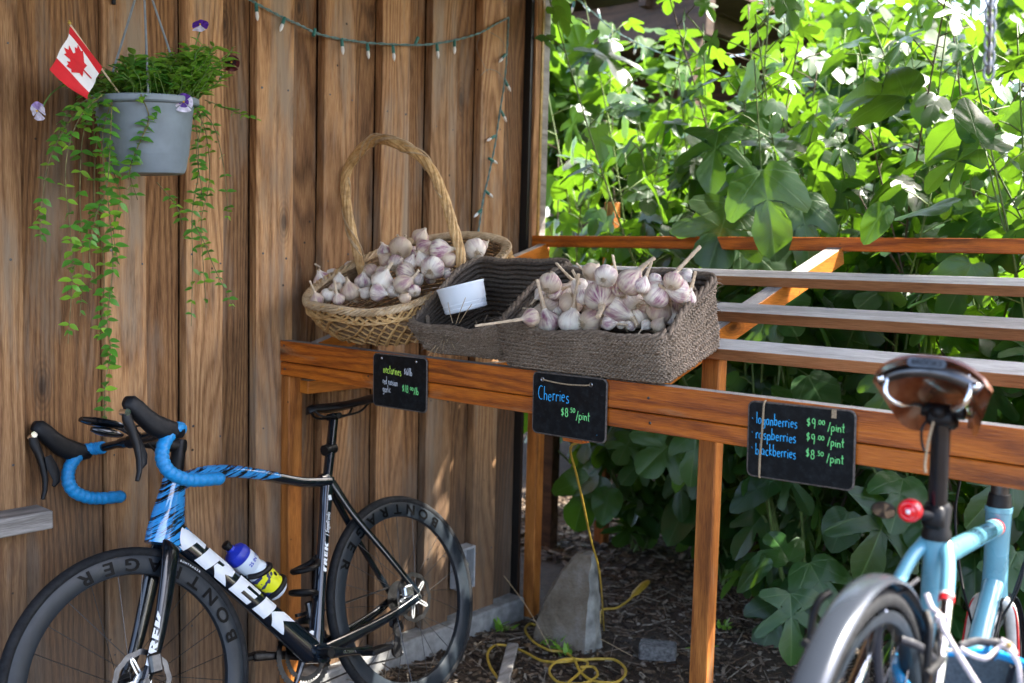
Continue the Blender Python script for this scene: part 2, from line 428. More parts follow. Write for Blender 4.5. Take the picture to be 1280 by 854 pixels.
# ------------------------------------------------------------------ power outlet box on the wall
ob = thing('outlet_box', 'open grey outlet box with pale plug on the shed wall right of the rear wheel', 'outlet box', (0, .86, .30))
b = MB(); y0, y1, z0, z1 = .835, .925, .215, .385
b.box((.001, y0, z0), (.012, y1, z1)); b.box((.0125, y0, z0), (.055, y0+.008, z1)); b.box((.0125, y1-.008, z0), (.055, y1, z1))
b.box((.0125, y0+.0085, z1-.008), (.055, y1-.0085, z1)); b.box((.0125, y0+.0085, z0), (.055, y1-.0085, z0+.008))
M['grey_plastic'] = plain('grey plastic', (.42, .43, .44), .5); M['cream_plastic'] = plain('cream plastic', (.62, .58, .42), .5)
b.build('box_housing', M['grey_plastic'], ob)
b = MB(); b.tube([(.03, .882, .245), (.035, .884, .262), (.036, .884, .29), (.034, .883, .312), (.03, .882, .33)], [.009, .013, .013, .017, .008], 10); b.build('plug', M['cream_plastic'], ob)

# ------------------------------------------------------------------ display stand
AL = math.atan(.3); CA, SA = math.cos(AL), math.sin(AL); H0 = 1.26
def S(x, s, h=0.0): return Vector((x, s*CA-h*SA, H0+s*SA+h*CA))
MS = frame((0, 0, H0), (1, 0, 0), (0, CA, SA), (0, -SA, CA))
stand = thing('display_stand', 'orange stained timber stand with sloping grey slats holding the baskets', 'display stand', (1.4, .6, 0))
XR = 3.6
def two(b, lo, hi, M4=None, bev=.002):
    """box whose upper face takes the second material"""
    n0 = len(b.f); b.box(lo, hi, M4, bev)
    for k in range(n0, len(b.f)):
        f = b.f[k]; p = [Vector(b.v[i]) for i in f[:3]]; nn = (p[1]-p[0]).cross(p[2]-p[0])
        if nn.length > 0 and nn.normalized().z > .8: b.m[k] = 1
    return b
b = two(MB(), (.0, .0, 1.1905), (XR, .044, 1.2585)); b.build('front_rail', [M['frame_x'], M['slat_top']], stand)
b = MB(); b.box((.0, .0025, 1.1440), (XR, .044, 1.1875), None, .002); b.build('front_rail', M['frame_x'], stand)
def slat(y0, y1, th=.030, x0=.05):
    s0, s1 = y0/CA, y1/CA
    b = two(MB(), (x0, s0, -th), (XR, s1, 0.0), MS, .0015)
    return b.build('slat', [M['slat_side'], M['slat_top']], stand)
slat(.246, .318); slat(.515, .592); slat(.832, .903)
b = two(MB(), (.012, 1.282, 1.600), (XR, 1.327, 1.6465), None, .002); b.build('back_rail', [M['frame_x'], M['frame_x']], stand)
def rafter(x, w_=.042):
    s0, s1 = .06/CA, 1.279/CA
    b = two(MB(), (x-w_, s0, -.090), (x, s1, -.0315), MS, .002)
    b.build('rafter', [M['frame_y'], M['raft_top']], stand)
rafter(.093); rafter(1.368, .055); rafter(2.95)
def post(x0, y0, x1, y1, z1, z0=-.05):
    b = MB(); b.box((x0, y0, z0), (x1, y1, z1), None, .003); b.build('post', M['frame_z'], stand)
post(.001, .004, .046, .060, 1.142)
post(1.414, .290, 1.4655, .333, H0+.29*.3-.036)
post(.0135, 1.283, .070, 1.335, 1.598)
post(3.0, .290, 3.05, .333, H0+.29*.3-.098)
post(2.95, 1.283, 3.0, 1.335, 1.598)
b = two(MB(), (.048, .045, 1.085), (.092, 1.28, 1.128), None, .002); b.build('side_rail', [M['frame_y'], M['raft_top']], stand)

# ------------------------------------------------------------------ chalkboard signs with hand lettering
def arc(cx, cy, rx, ry, a0, a1, n=8):
    return [(cx+rx*math.cos(math.radians(a0+(a1-a0)*i/n)), cy+ry*math.sin(math.radians(a0+(a1-a0)*i/n))) for i in range(n+1)]
bowl = arc(.22, .25, .2, .25, 45, 405, 12)
G = {
 'a': (.50, [arc(.2, .25, .19, .24, 60, 380, 11), [(.40, .47), (.40, .1), (.47, 0)]]),
 'b': (.48, [[(.05, 1), (.05, 0)], arc(.22, .24, .18, .24, 160, -160, 11)]),
 'c': (.44, [arc(.23, .25, .2, .25, 50, 310, 10)]),
 'd': (.50, [arc(.2, .24, .18, .24, 20, 340, 11), [(.40, 1), (.40, 0)]]),
 'e': (.46, [[(.04, .27), (.38, .30)]+arc(.22, .25, .18, .24, 20, 310, 10)]),
 'g': (.48, [arc(.2, .25, .18, .23, 20, 340, 10), [(.39, .47), (.39, -.15)]+arc(.22, -.17, .17, .17, 0, -150, 6)]),
 'h': (.46, [[(.05, 1), (.05, 0)], [(.05, .3)]+arc(.21, .32, .15, .16, 160, 0, 6)+[(.37, 0)]]),
 'i': (.20, [[(.08, .48), (.09, 0)], [(.08, .66), (.09, .69)]]),
 'k': (.44, [[(.05, 1), (.05, 0)], [(.36, .5), (.06, .22), (.38, 0)]]),
 'l': (.18, [[(.06, 1), (.07, 0)]]),
 'n': (.46, [[(.05, .5), (.05, 0)], [(.05, .3)]+arc(.21, .32, .15, .16, 160, 0, 6)+[(.37, 0)]]),
 'o': (.48, [arc(.22, .25, .19, .24, 90, 450, 12)]),
 'p': (.48, [[(.05, .5), (.05, -.38)], arc(.22, .25, .18, .24, 160, -160, 11)]),
 'r': (.34, [[(.05, .5), (.05, 0)], [(.05, .28)]+arc(.2, .3, .14, .18, 150, 40, 5)]),
 's': (.38, [arc(.2, .38, .14, .12, 40, 250, 7)+arc(.17, .12, .15, .13, 80, -140, 7)]),
 't': (.36, [[(.16, .9), (.16, .05), (.28, 0)], [(.0, .55), (.33, .57)]]),
 'u': (.46, [[(.05, .5)]+arc(.21, .18, .16, .17, 180, 360, 6)+[(.37, .5)], [(.37, .5), (.38, 0)]]),
 'C': (.66, [arc(.36, .5, .32, .5, 60, 300, 14)]),
 '$': (.52, [arc(.23, .62, .16, .14, 40, 260, 7)+arc(.2, .34, .18, .16, 80, -140, 7), [(.24, .92), (.18, .06)]]),
 '0': (.56, [arc(.25, .42, .22, .36, 90, 450, 14)]),
 '1': (.26, [[(.12, .88), (.10, 0)]]),
 '5': (.5, [[(.42, .85), (.12, .84), (.10, .5)]+arc(.22, .28, .18, .25, 110, -140, 9)]),
 '6': (.5, [[(.36, .88), (.10, .4)]+arc(.24, .24, .17, .22, 150, 510, 10)]),
 '8': (.52, [arc(.24, .64, .15, .2, -60, 240, 10)+arc(.24, .22, .19, .23, 110, -250, 12)]),
 '9': (.5, [arc(.22, .58, .17, .23, 20, 380, 11)+[(.39, .3), (.34, -.12)]]),
 '/': (.36, [[(.30, .95), (.02, -.05)]]), '.': (.2, [[(.08, .0), (.09, .03)]]), '-': (.2, [[(.05, .30), (.09, .31)]]), ' ': (.32, []),
}
def write(b, text, ox, oz, h, r, M4, tilt=0.0, sx=1.0):
    """pen strokes as thin raised lines; sign plane is local x right, y up, z out"""
    x = 0.0; k = h
    for ch in text:
        adv, strokes = G[ch]; wob_ = random.uniform(-.05, .05)
        for st in strokes:
            j = [(random.uniform(-.02, .02), random.uniform(-.025, .025)+wob_)]*1
            pts = [Vector((ox+(x+p[0]*sx+j[0][0])*k, oz+(p[1]+j[0][1])*k+tilt*(x+p[0]*sx)*k, .0006)) for p in st]
            b.tube(pts, r, 4, flat=.4, up=(0, 0, 1), M=M4)
        x += adv*sx+.05
    return x*k
for nm, cc in (('chalk_blue', (.03, .42, .85)), ('chalk_green', (.22, .80, .25)), ('chalk_yellow', (.55, .85, .10)), ('chalk_white', (.65, .68, .72))):
    M[nm] = plain(nm, cc, .7, var=.15, scale=300)
t = NT('chalkboard'); c = t.coord('Object')
sm = t.noise(t.coord('Object', (40, 40, 14)), 1.0, 6, .7); sp2 = t.noise(c, 160, 2, .8); big = t.noise(c, 9, 3)
col = t.mix(t.ramp(sm, [(.46, (0, 0, 0)), (.80, (.6,)*3)]), (.003, .004, .005), (.030, .036, .040))
col = t.mix(t.ramp(sp2, [(.70, (0, 0, 0)), (.78, (.7,)*3)]), col, (.12, .13, .14))
t.set(Base_Color=col, Roughness=t.ramp(big, [(.3, (.35,)*3), (.7, (.6,)*3)]), Specular_IOR_Level=.18); M['board'] = t.m
M['board_edge'] = plain('worn sign edge', (.11, .09, .075), .7, var=.3, scale=120)
M['twine'] = plain('jute twine', (.42, .31, .19), .9, var=.25, scale=400, bump=.6)
def rrect(w_, h_, r, n=5):
    out = []
    for cx, cy, a in ((w_/2-r, h_/2-r, 0), (-w_/2+r, h_/2-r, 90), (-w_/2+r, -h_/2+r, 180), (w_/2-r, -h_/2+r, 270)):
        out += [(cx+r*math.cos(math.radians(a+90*i/n)), cy+r*math.sin(math.radians(a+90*i/n))) for i in range(n+1)]
    return out
def sign(px0, px1, z0, z1, label, rot=0.0):
    cx, cz = (px0+px1)/2, (z0+z1)/2
    tl = math.radians(rot)
    m4 = frame((cx, -.008, cz), (math.cos(tl), 0, math.sin(tl)), (-math.sin(tl), 0, math.cos(tl)), (0, -1, 0))
    r = thing('chalkboard_sign', label, 'sign', mat=m4, group='chalkboard price signs hung on the front rail')
    w_, h_ = px1-px0, z1-z0
    b = MB(); b.prism(rrect(w_, h_, .012), -.0055, 0.0); b.build('board_panel', M['board'], r, local=True, angle=40)
    b = MB(); o = rrect(w_+.002, h_+.002, .013); b.tube([(x, y, -.0027) for x, y in o], .0031, 6, closed=True); b.build('edge_band', M['board_edge'], r, local=True)
    return r, w_, h_
def lettering(r, lines):
    for text, mat, x, y, h, rad, tilt, sx in lines:
        b = MB(); write(b, text, x, y, h, rad, None, tilt, sx); b.build('lettering', M[mat], r, local=True, smooth=False)
r1, w_, h_ = sign(.474, .697, 1.102, 1.2545, 'black chalkboard with faint nectarines and red russian garlic prices, hung under the wicker basket', .6)
lettering(r1, [('nectarines', 'chalk_yellow', -.068, .024, .026, .0011, -.05, .62), ('$6/lb', 'chalk_white', .022, .024, .022, .0010, -.03, .62),
               ('red russian', 'chalk_white', -.070, -.010, .022, .0008, -.02, .55), ('garlic', 'chalk_white', -.070, -.034, .022, .0008, -.02, .62),
               ('$18.', 'chalk_green', .014, -.026, .024, .0011, -.06, .75), ('00', 'chalk_green', .047, -.019, .012, .0010, -.04, 1.0), ('/lb', 'chalk_green', .063, -.029, .021, .0010, -.04, .8)])
for sx_, sz_ in ((-.075, .066), (.072, .066)):
    b = MB(); b.ball((sx_, sz_, .001), .0042, 8, 5, sc=(1, 1, .5)); b.build('screw', M['steel'], r1, local=True)
r2, w_, h_ = sign(1.094, 1.322, 1.102, 1.2565, 'black chalkboard reading Cherries $8.50/pint in the middle of the front rail', .4)
lettering(r2, [('Cherries', 'chalk_blue', -.098, .010, .035, .0012, .0, .76), ('$8', 'chalk_green', -.022, -.028, .025, .0013, .03, .85), ('.50', 'chalk_green', .004, -.014, .014, .0011, .02, 1.0),
               ('/pint', 'chalk_green', .026, -.030, .024, .0011, .02, .85), ('-', 'chalk_blue', .09, -.068, .02, .001, 0, 1)])
b = MB(); b.tube(bez([(-.082, .062, .0035), (-.05, .0585, .0045), (0, .0565, .0045), (.05, .0590, .0045), (.068, .0615, .0035)], 8), .0019, 6); b.build('twine_loop', M['twine'], r2, local=True)
for x in (-.084, .069):
    b = MB(); b.tube([(x+.0045*math.cos(a), .0618+.0045*math.sin(a), .001) for a in np.linspace(0, 2*PI, 12, endpoint=False)], .0013, 6, closed=True); b.build('grommet', M['steel'], r2, local=True)
r3, w_, h_ = sign(1.7075, 1.9425, 1.0895, 1.2505, 'largest black chalkboard, listing loganberries, raspberries and blackberries, right end of the rail', 1.2)
for i, (nm, pr, ys) in enumerate((('loganberries', '$9', .036), ('raspberries', '$9', .004), ('blackberries', '$8', -.030))):
    lettering(r3, [('-', 'chalk_blue', -.109, ys+.002, .024, .0024, 0, .3), (nm, 'chalk_blue', -.100, ys-.002, .0245, .0011, .0, .70 if i != 1 else .76),
                   (pr, 'chalk_green', .016, ys+.004, .0220, .0010, .0, .85), (('.00', '.00', '.50')[i], 'chalk_green', .039, ys+.011, .0120, .0009, .0, 1.0), ('/pint', 'chalk_green', .062, ys, .0200, .0010, .0, .88)])
b = MB(); b.tube(bez([(-.079, .088, -.001), (-.0815, .079, .003), (-.083, .05, .0035), (-.0855, 0, .003), (-.088, -.04, .0035), (-.0885, -.078, .003), (-.0875, -.084, -.001)], 6), .0020, 6)
b.tube(bez([(-.079, .088, -.001), (-.0805, .079, .0035), (-.0815, .05, .0038), (-.0838, 0, .0042), (-.0862, -.04, .0038), (-.087, -.078, .003)], 6), .0014, 6); b.build('twine_loop', M['twine'], r3, local=True)
b = MB(); b.box((.070, .064, .0005), (.080, .082, .002)); b.build('torn_paper', M['twine'], r3, local=True)
for x, z in ((.022, 1.243), (.024, 1.165), (1.30-.001, 1.165), (1.44, 1.226), (1.445, 1.166), (.52, 1.166), (2.30, 1.228), (2.31, 1.168)):
    b = MB(); b.lathe([(.0005, .0014), (.0030, .0012), (.0038, 0)], 10, frame((x, -.0002 if z > 1.19 else .0023, z), (1, 0, 0), (0, 0, 1), (0, -1, 0))); b.build('screw', M['dark_steel'], stand)
# cleat below the middle sign
b = MB(); b.prism([(-.035, .01), (.035, .01), (.03, -.012), (-.028, -.012)], 0, .02, frame((1.215, .022, 1.100), (1, 0, 0), (0, 0, 1), (0, -1, 0))); b.build('cleat', M['frame_x'], stand)
b = MB(); b.box((1.19, .024, 1.085), (1.24, .043, 1.1425)); b.build('cleat', M['frame_x'], stand)
def lerp(a, b_, t_): return Vector(a)+(Vector(b_)-Vector(a))*t_
# ------------------------------------------------------------------ materials for the baskets
def strand_mat(name, cols, rough=.6, sc=60, rvar=0.0):
    t = NT(name); c = t.coord('Object'); n = t.noise(c, sc, 5, .65); n2 = t.noise(c, 6, 3)
    col = t.ramp(n, [(.25, cols[0]), (.5, cols[1]), (.75, cols[2])])
    col = t.mix(.9, col, t.ramp(n2, [(.35, (.72, .68, .64)), (.65, (1.15, 1.12, 1.08))]), 'MULTIPLY')
    t.bump(n, .4, .001); t.set(Base_Color=col, Roughness=rough); return t.m
M['willow'] = strand_mat('pale willow', [(.27, .14, .045), (.56, .34, .13), (.72, .50, .25)], .55, 45)
M['willow_grey'] = strand_mat('greyed willow', [(.27, .165, .08), (.50, .355, .20), (.64, .50, .33)], .6, 45)
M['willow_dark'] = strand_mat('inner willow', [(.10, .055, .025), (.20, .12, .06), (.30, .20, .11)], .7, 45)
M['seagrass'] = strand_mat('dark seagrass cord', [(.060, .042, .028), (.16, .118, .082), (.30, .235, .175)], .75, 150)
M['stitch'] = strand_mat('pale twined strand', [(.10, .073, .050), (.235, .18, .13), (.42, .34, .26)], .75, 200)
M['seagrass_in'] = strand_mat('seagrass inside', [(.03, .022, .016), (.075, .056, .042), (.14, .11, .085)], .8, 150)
M['straw'] = strand_mat('straw tie', [(.25, .17, .09), (.42, .31, .18), (.55, .43, .28)], .7, 80)

# ------------------------------------------------------------------ wicker basket with hoop handle
def rr_loop(cx, cs, a, b_, n, p=3.2):
    out = []
    for i in range(n):
        t_ = 2*PI*i/n; c_, s_ = math.cos(t_), math.sin(t_)
        out.append((cx+a*math.copysign(abs(c_)**(2/p), c_), cs+b_*math.copysign(abs(s_)**(2/p), s_)))
    return out
WB = thing('wicker_basket', 'pale willow basket with tall hoop handle, heaped with purple garlic bulbs', 'basket', S(.36, .2, 0))
# rim and base outlines in the sloping frame (x, s, h)
def wb_pt(u, v):
    """u 0..1 round, v 0 base .. 1 rim"""
    t_ = 2*PI*u; c_, s_ = math.cos(t_), math.sin(t_); p = 2/2.9
    cx, cs = .385-.040*v, .290+.02*v; a = .225+.030*v; bb = .262+.066*v
    bul = .022*math.sin(PI*v)
    x = cx+(a+bul)*math.copysign(abs(c_)**p, c_)
    s = cs+(bb+bul)*math.copysign(abs(s_)**p, s_)
    hr = .126+.050*(s-.0)/.6-.020*smooth((x-.3)/.3)+.020*smooth((.22-x)/.2)
    return S(x, s, .006+hr*v)
b = MB()
for layer, (off, rr, na, mt) in enumerate(((0, .0054, 40, 0),)):
    for fam in (1, -1):
        for k in range(na):
            pts = []
            for i in range(15):
                v = i/14; u = (k/na+fam*v*.095) % 1.0
                p = wb_pt(u, v); cc = wb_pt((u+.5) % 1, v); d = (p-(p+cc)/2); d.normalize()
                pts.append(p+d*(fam*.0022+.0022*math.sin(v*26+k*PI)+random.uniform(-.001, .001)))
            b.tube(pts, [rr*random.uniform(.8, 1.25)]*15, 5, flat=.55, up=(0, 0, 1))
b.build('diagonal_weave', M['willow'], WB)
b = MB()
for v in np.linspace(.02, .95, 15):
    for k in range(2):
        pts = []; n = 110
        for i in range(n):
            p = wb_pt(i/n, v+k*.02+random.uniform(-.004, .004)); cc = wb_pt((i/n+.5) % 1, v); d = ((p-cc)/2); d.normalize()
            pts.append(p-d*(.007+.003*math.sin(i*PI*.55+k*PI)))
        b.tube(pts, .0032, 5, closed=True)
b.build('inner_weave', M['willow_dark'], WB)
b = MB(); n = 60; vs = [S(.385, .29, .003)]+[wb_pt(i/n, .03) for i in range(n)]
b.add(vs, [(0, 1+i, 1+(i+1) % n) for i in range(n)]); b.build('basket_base', M['willow_dark'], WB)
b = MB()
for k in range(5):      # rolled border: rods wrapping the rim
    pts = []; n = 220
    for i in range(n):
        u = i/n; ph = u*2*PI*19+k*2*PI/5
        p = wb_pt(u, 1.0); cc = wb_pt((u+.5) % 1, 1.0); d = ((p-cc)/2); d.normalize()
        pts.append(p+d*(.015*math.cos(ph)+.004)+Vector((0, 0, .007*math.sin(ph)+.004)))
    b.tube(pts, .0056, 6, closed=True, flat=.75)
b.build('rim_braid', M['willow_grey'], WB)
b = MB()              # open loops between rim and wall
for k in range(40):
    u0 = k/46; pts = []
    for i in range(12):
        q = i/11; u = u0+q*.085; v = 1.03-.26*math.sin(q*PI)**.8
        p = wb_pt(u % 1, min(v, 1.0)); cc = wb_pt((u+.5) % 1, 1.0); d = ((p-cc)/2); d.normalize()
        pts.append(p+d*(.010+.003*math.sin(q*9+k))+Vector((0, 0, .012*(v > 1))))
    b.tube(pts, .0056, 6, flat=.7)
b.build('border_loops', M['willow'], WB)
# handle: twisted rods
HY = .30
def hp(px, py, y=None): return at(px, py, 1, HY if y is None else y)
hpts = [hp(454, 345, .245), hp(448, 322, .245), hp(439, 285, .245), hp(432, 245, .247), hp(433, 215, .25), hp(448, 190, .252), hp(470, 174, .255), hp(497, 180, .26), hp(524, 195, .268), hp(543, 217, .275), hp(556, 248, .28), hp(566, 280, .285), hp(574, 310, .29), hp(579, 345, .29)]
path = bez(hpts, 9); n = len(path)
b = MB()
for k in range(6):
    pts = []
    for i, p in enumerate(path):
        tt = (path[min(i+1, n-1)]-path[max(i-1, 0)]).normalized(); nn = Vector((0, 1, 0)); bb = tt.cross(nn).normalized()
        ph = i/n*2*PI*3.4+k*2*PI/6; rad = .0100*(1+.12*math.sin(i*.23+k))
        pts.append(p+nn*(math.cos(ph)*rad)+bb*(math.sin(ph)*rad))
    b.tube(pts, [.0070*(1+.18*math.sin(i*.31+k*2)) for i in range(n)], 7)
b.tube(path, .011, 6)
b.build('handle', M['willow'], WB)
b = MB()
for k in range(9):
    pts = [];  L0 = random.randint(4, n-30)
    for i in range(L0, L0+24):
        p = path[i]; tt = (path[min(i+1, n-1)]-path[max(i-1, 0)]).normalized(); nn = Vector((0, 1, 0)); bb = tt.cross(nn).normalized()
        ph = -i/n*2*PI*5+k; pts.append(p+(nn*math.cos(ph)+bb*math.sin(ph))*.0190)
    b.tube(pts, .0024, 5)
b.build('handle_wrapping', M['willow_grey'], WB)

# ------------------------------------------------------------------ seagrass baskets
def seagrass_basket(name, label, x0, x1, s0, s1, hf, hb, flare, dip=0.0, tilt_x=0.0):
    r = thing(name, label, 'basket', S((x0+x1)/2, (s0+s1)/2), group='dark seagrass baskets on the slats')
    def loop_pt(u, v, off=0.0):
        # rounded rectangle, perimeter parameter u
        w_, d_ = (x1-x0)/2, (s1-s0)/2
        # walk more evenly along the sides
        a = w_+flare*v+off; bb = d_+flare*.8*v+off
        r_ = .024; la, lb, lc = 2*(a-r_), 2*(bb-r_), r_*PI/2; tot = 2*(la+lb)+4*lc; q_ = (u % 1.0)*tot
        X_, Y_ = a, bb
        for (ln_, kind) in ((lb, 0), (lc, 1), (la, 2), (lc, 3), (lb, 4), (lc, 5), (la, 6), (lc, 7)):
            if q_ <= ln_ or kind == 7: break
            q_ -= ln_
        fr = min(1.0, q_/max(ln_, 1e-9)); ang_ = fr*PI/2
        if kind == 0: px_, py_ = a, -(bb-r_)+q_
        elif kind == 1: px_, py_ = a-r_+r_*math.cos(ang_), bb-r_+r_*math.sin(ang_)
        elif kind == 2: px_, py_ = (a-r_)-q_, bb
        elif kind == 3: px_, py_ = -(a-r_)-r_*math.sin(ang_), bb-r_+r_*math.cos(ang_)
        elif kind == 4: px_, py_ = -a, (bb-r_)-q_
        elif kind == 5: px_, py_ = -(a-r_)-r_*math.cos(ang_), -(bb-r_)-r_*math.sin(ang_)
        elif kind == 6: px_, py_ = -(a-r_)+q_, -bb
        else: px_, py_ = a-r_+r_*math.sin(ang_), -(bb-r_)-r_*math.cos(ang_)
        x = (x0+x1)/2+px_; s = (s0+s1)/2+py_
        e = max(0.0, min(1.0, (s-s0)/(s1-s0)))
        h = hf+(hb-hf)*e**.85
        if dip: h -= dip*math.sin(PI*max(0, min(1, (x-x0)/(x1-x0))))*(1-e)
        wob = .004*math.sin(u*31)+.003*math.sin(u*53+1)
        nz_ = mnoise.noise(Vector((u*38, v*9, x0*7)))*.0035+mnoise.noise(Vector((u*11, v*3, x0*3)))*.006*v
        return S(x+wob*v+nz_, s+wob*v+nz_, .004+(h+tilt_x*(x-x0)+.006*mnoise.noise(Vector((u*14, 2, x1))))*v)
    # resample outline evenly
    base = [loop_pt(i/720, 1.0) for i in range(720)]
    cum = [0]
    for i in range(720): cum.append(cum[-1]+(base[(i+1) % 720]-base[i]).length)
    n = 300; us = []; j = 0
    for i in range(n):
        tgt = cum[-1]*i/n
        while cum[j+1] < tgt: j += 1
        us.append((j+(tgt-cum[j])/(cum[j+1]-cum[j]))/720)
    ctr = S((x0+x1)/2, (s0+s1)/2, .05)
    for inner in (False, True):
        b = MB(); rows = 20 if not inner else 13
        for k in range(rows+1):
            v = k/rows; pts = []; rad = []
            off = -.009 if inner else 0
            for i, u in enumerate(us):
                st = math.sin(i*PI*.5+(k % 2)*PI+PI/4)
                pts.append(loop_pt(u, v, off+.0018*st*(1 if not inner else .6)+random.uniform(-.0006, .0006)))
                rad.append((.0047 if not inner else .0064)*(1+.16*st+random.uniform(-.08, .08)))
            b.tube(pts, rad, 5, closed=True)
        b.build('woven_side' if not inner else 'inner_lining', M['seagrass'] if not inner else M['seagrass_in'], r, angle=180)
    # slanted stitches standing proud give the twined look
    b = MB()
    for k in range(20):
        v = (k+.5)/20
        for i in range(k % 2, n, 2):
            u = us[i]; u2 = us[(i+2) % n]; sl_ = .024 if k % 2 else -.024
            if random.random() < .05: continue
            v = (k+.5)/20+random.uniform(-.007, .007)
            a_ = loop_pt(u, v-sl_, .0040); c_ = loop_pt(u2, v+sl_, .0040)
            m_ = loop_pt(us[(i+1) % n], v, .0068)
            b.tube([a_, m_, c_], [.0014, .0034*random.uniform(.8, 1.15), .0014], 4, caps=False)
    b.build('stitches', M['stitch'], r, angle=180)
    b = MB()          # frayed ends
    for _ in range(260):
        u = random.random(); v = random.random()**.6; p_ = loop_pt(u, v, .007); q_ = loop_pt(u+random.uniform(-.012, .012), min(1.05, v+random.uniform(-.12, .14)), .012+.012*random.random())
        b.tube([p_, lerp(p_, q_, .5)+Vector((0, 0, .002)), q_], [.0010, .0009, .0004], 4, caps=False)
    tag(b.build('frayed_ends', M['stitch'], r, angle=180), kind='stuff')
    b = MB()          # rolled rim
    for k in range(3):
        pts = []
        for i, u in enumerate(us):
            ph = i*.42+k*2*PI/3; p = loop_pt(u, 1.0, -.003+.005*math.cos(ph)); pts.append(p+Vector((0, 0, .004+.005*math.sin(ph))))
        b.tube(pts, .0050, 6, closed=True)
    b.build('rim', M['seagrass'], r, angle=180)
    b = MB(); vs = [ctr-Vector((0, 0, .04))]+[loop_pt(i/60, .03, -.006) for i in range(60)]
    b.add(vs, [(0, 1+i, 1+(i+1) % 60) for i in range(60)]); b.build('basket_base', M['seagrass_in'], r)
    return r, loop_pt
def rope(b, pts, r, tw=60, n=3):
    P = bez(pts, 14); m = len(P)
    for k in range(n):
        q = []; acc = 0
        for i, p in enumerate(P):
            if i: acc += (P[i]-P[i-1]).length
            t_ = (P[min(i+1, m-1)]-P[max(i-1, 0)]).normalized(); nn = t_.orthogonal().normalized() if i == 0 else (nn-t_*nn.dot(t_)).normalized()
            bb = t_.cross(nn); ph = acc*tw*5+k*2*PI/n
            q.append(p+(nn*math.cos(ph)+bb*math.sin(ph))*r*.55)
        b.tube(q, r*.6, 5)
def straws(b, p, n, L, spread, r=.0011, down=1.0):
    for _ in range(n):
        d = Vector((random.gauss(0, spread), random.gauss(-.4, spread), random.gauss(-.6*down, spread))).normalized()*L*random.uniform(.5, 1.1)
        q = p+Vector((random.uniform(-.006, .006), 0, random.uniform(-.006, .006)))
        b.tube(bez([q, q+d*.5+Vector((0, -.006, .004)), q+d], 4), [r]*8+[r*.5], 4)
SB1, lp1 = seagrass_basket('seagrass_basket', 'dark brown seagrass basket nearest the sunlit stand, full of garlic with long stems', .990, 1.484, .006, .262, .108, .184, .010, dip=.006)
SB2, lp2 = seagrass_basket('seagrass_basket', 'dark seagrass basket holding only a white tub, between the wicker basket and the garlic', .655, .958, .040, .312, .092, .184, .036, dip=.016)
# handles and ties of the garlic basket
b = MB(); rope(b, [at(862, 355, 0, 1.478), at(876, 376, 0, 1.470), at(876, 398, 0, 1.470), at(862, 411, 0, 1.474), at(850, 408, 0, 1.478)], .0075)
b.build('rope_handle', M['seagrass'], SB1)
for (px, py, n_) in ((792, 440, 5), (660, 432, 4)):
    b = MB(); p = at(px, py, 1, -.012)
    for k in range(n_):
        d = Vector((random.uniform(-.006, .006), 0, 0))
        b.tube(bez([p+d+Vector((.004, 0, .018)), p+d*.5+Vector((0, -.004, 0)), p+d*1.4+Vector((-.004, 0, -.018))], 5), .0013, 4)
    b.build('straw_tie', M['straw'], SB1)
# knot and frayed tie on the basket with the tub
b = MB()
k0 = at(570, 412, 1, .02)
rope(b, [at(534, 395, 1, .04), at(538, 415, 1, .03), at(548, 432, 1, .02), k0+Vector((-.01, -.01, -.02)), at(588, 420, 1, .02), at(592, 412, 1, .03)], .0060)
rope(b, [k0+Vector((-.02, -.005, .0)), k0+Vector((0, -.016, .006)), k0+Vector((.02, -.006, -.006)), k0+Vector((0, -.012, -.014)), k0+Vector((-.02, -.005, .0))], .0045)
b.build('rope_handle', M['seagrass'], SB2)
b = MB(); straws(b, k0, 9, .045, .35); straws(b, k0+Vector((-.03, 0, -.02)), 7, .05, .3, down=.6)
for (a0, a1) in (((570, 405), (582, 372)), ((566, 404), (560, 378)), ((574, 404), (590, 380)), ((545, 432), (534, 446)), ((548, 434), (540, 449))):
    b.tube(bez([at(*a0, 1, .01), (at(*a0, 1, .01)+at(*a1, 1, .015))/2+Vector((.004, -.006, 0)), at(*a1, 1, .02)], 5), .0013, 4)
b.build('straw_tie', M['straw'], SB2)
b = MB()
for _ in range(55):     # loose straw inside the basket
    p = S(random.uniform(.84, .97), random.uniform(.06, .24), random.uniform(.05, .105)); d = Vector((random.gauss(0, .03), random.gauss(0, .02), random.gauss(0, .012)))
    b.tube(bez([p-d, p+Vector((0, 0, .006)), p+d], 4), .0013, 4)
b.build('loose_straw', M['seagrass'], SB2)

# white tub in the second basket
tub = thing('white_tub', 'small white translucent plastic tub tilted in the dark basket', 'tub', at(578, 376, 1, .10))
t = NT('white plastic'); t.set(Base_Color=(.80, .84, .87), Roughness=.35, Subsurface_Weight=.3, Subsurface_Radius=(.02, .02, .02), Subsurface_Scale=.05); M['white_plastic'] = t.m
ax = Vector((-.22, -.16, 1.0)).normalized(); xx = Vector((1, 0, .2)).cross(ax).normalized(); yy = ax.cross(xx)
mt = frame(at(583, 388, 1, .12), xx, yy, ax)
b = MB(); prof = [(.0005, 0), (.060, 0), (.063, .003), (.064, .010), (.0628, .012), (.0655, .022), (.0640, .024), (.0665, .034), (.0690, .070), (.0700, .074), (.0690, .0765), (.064, .0768), (.0005, .0768)]
b.lathe(prof, 40, mt); b.build('tub_body', M['white_plastic'], tub)
b = MB(); b.lathe([(.0660, .0772), (.0705, .0776), (.0712, .0745), (.0706, .0716)], 40, mt); b.lathe([(.0005, .0782), (.060, .0782), (.0655, .0775)], 40, mt); b.build('lid', M['white_plastic'], tub)

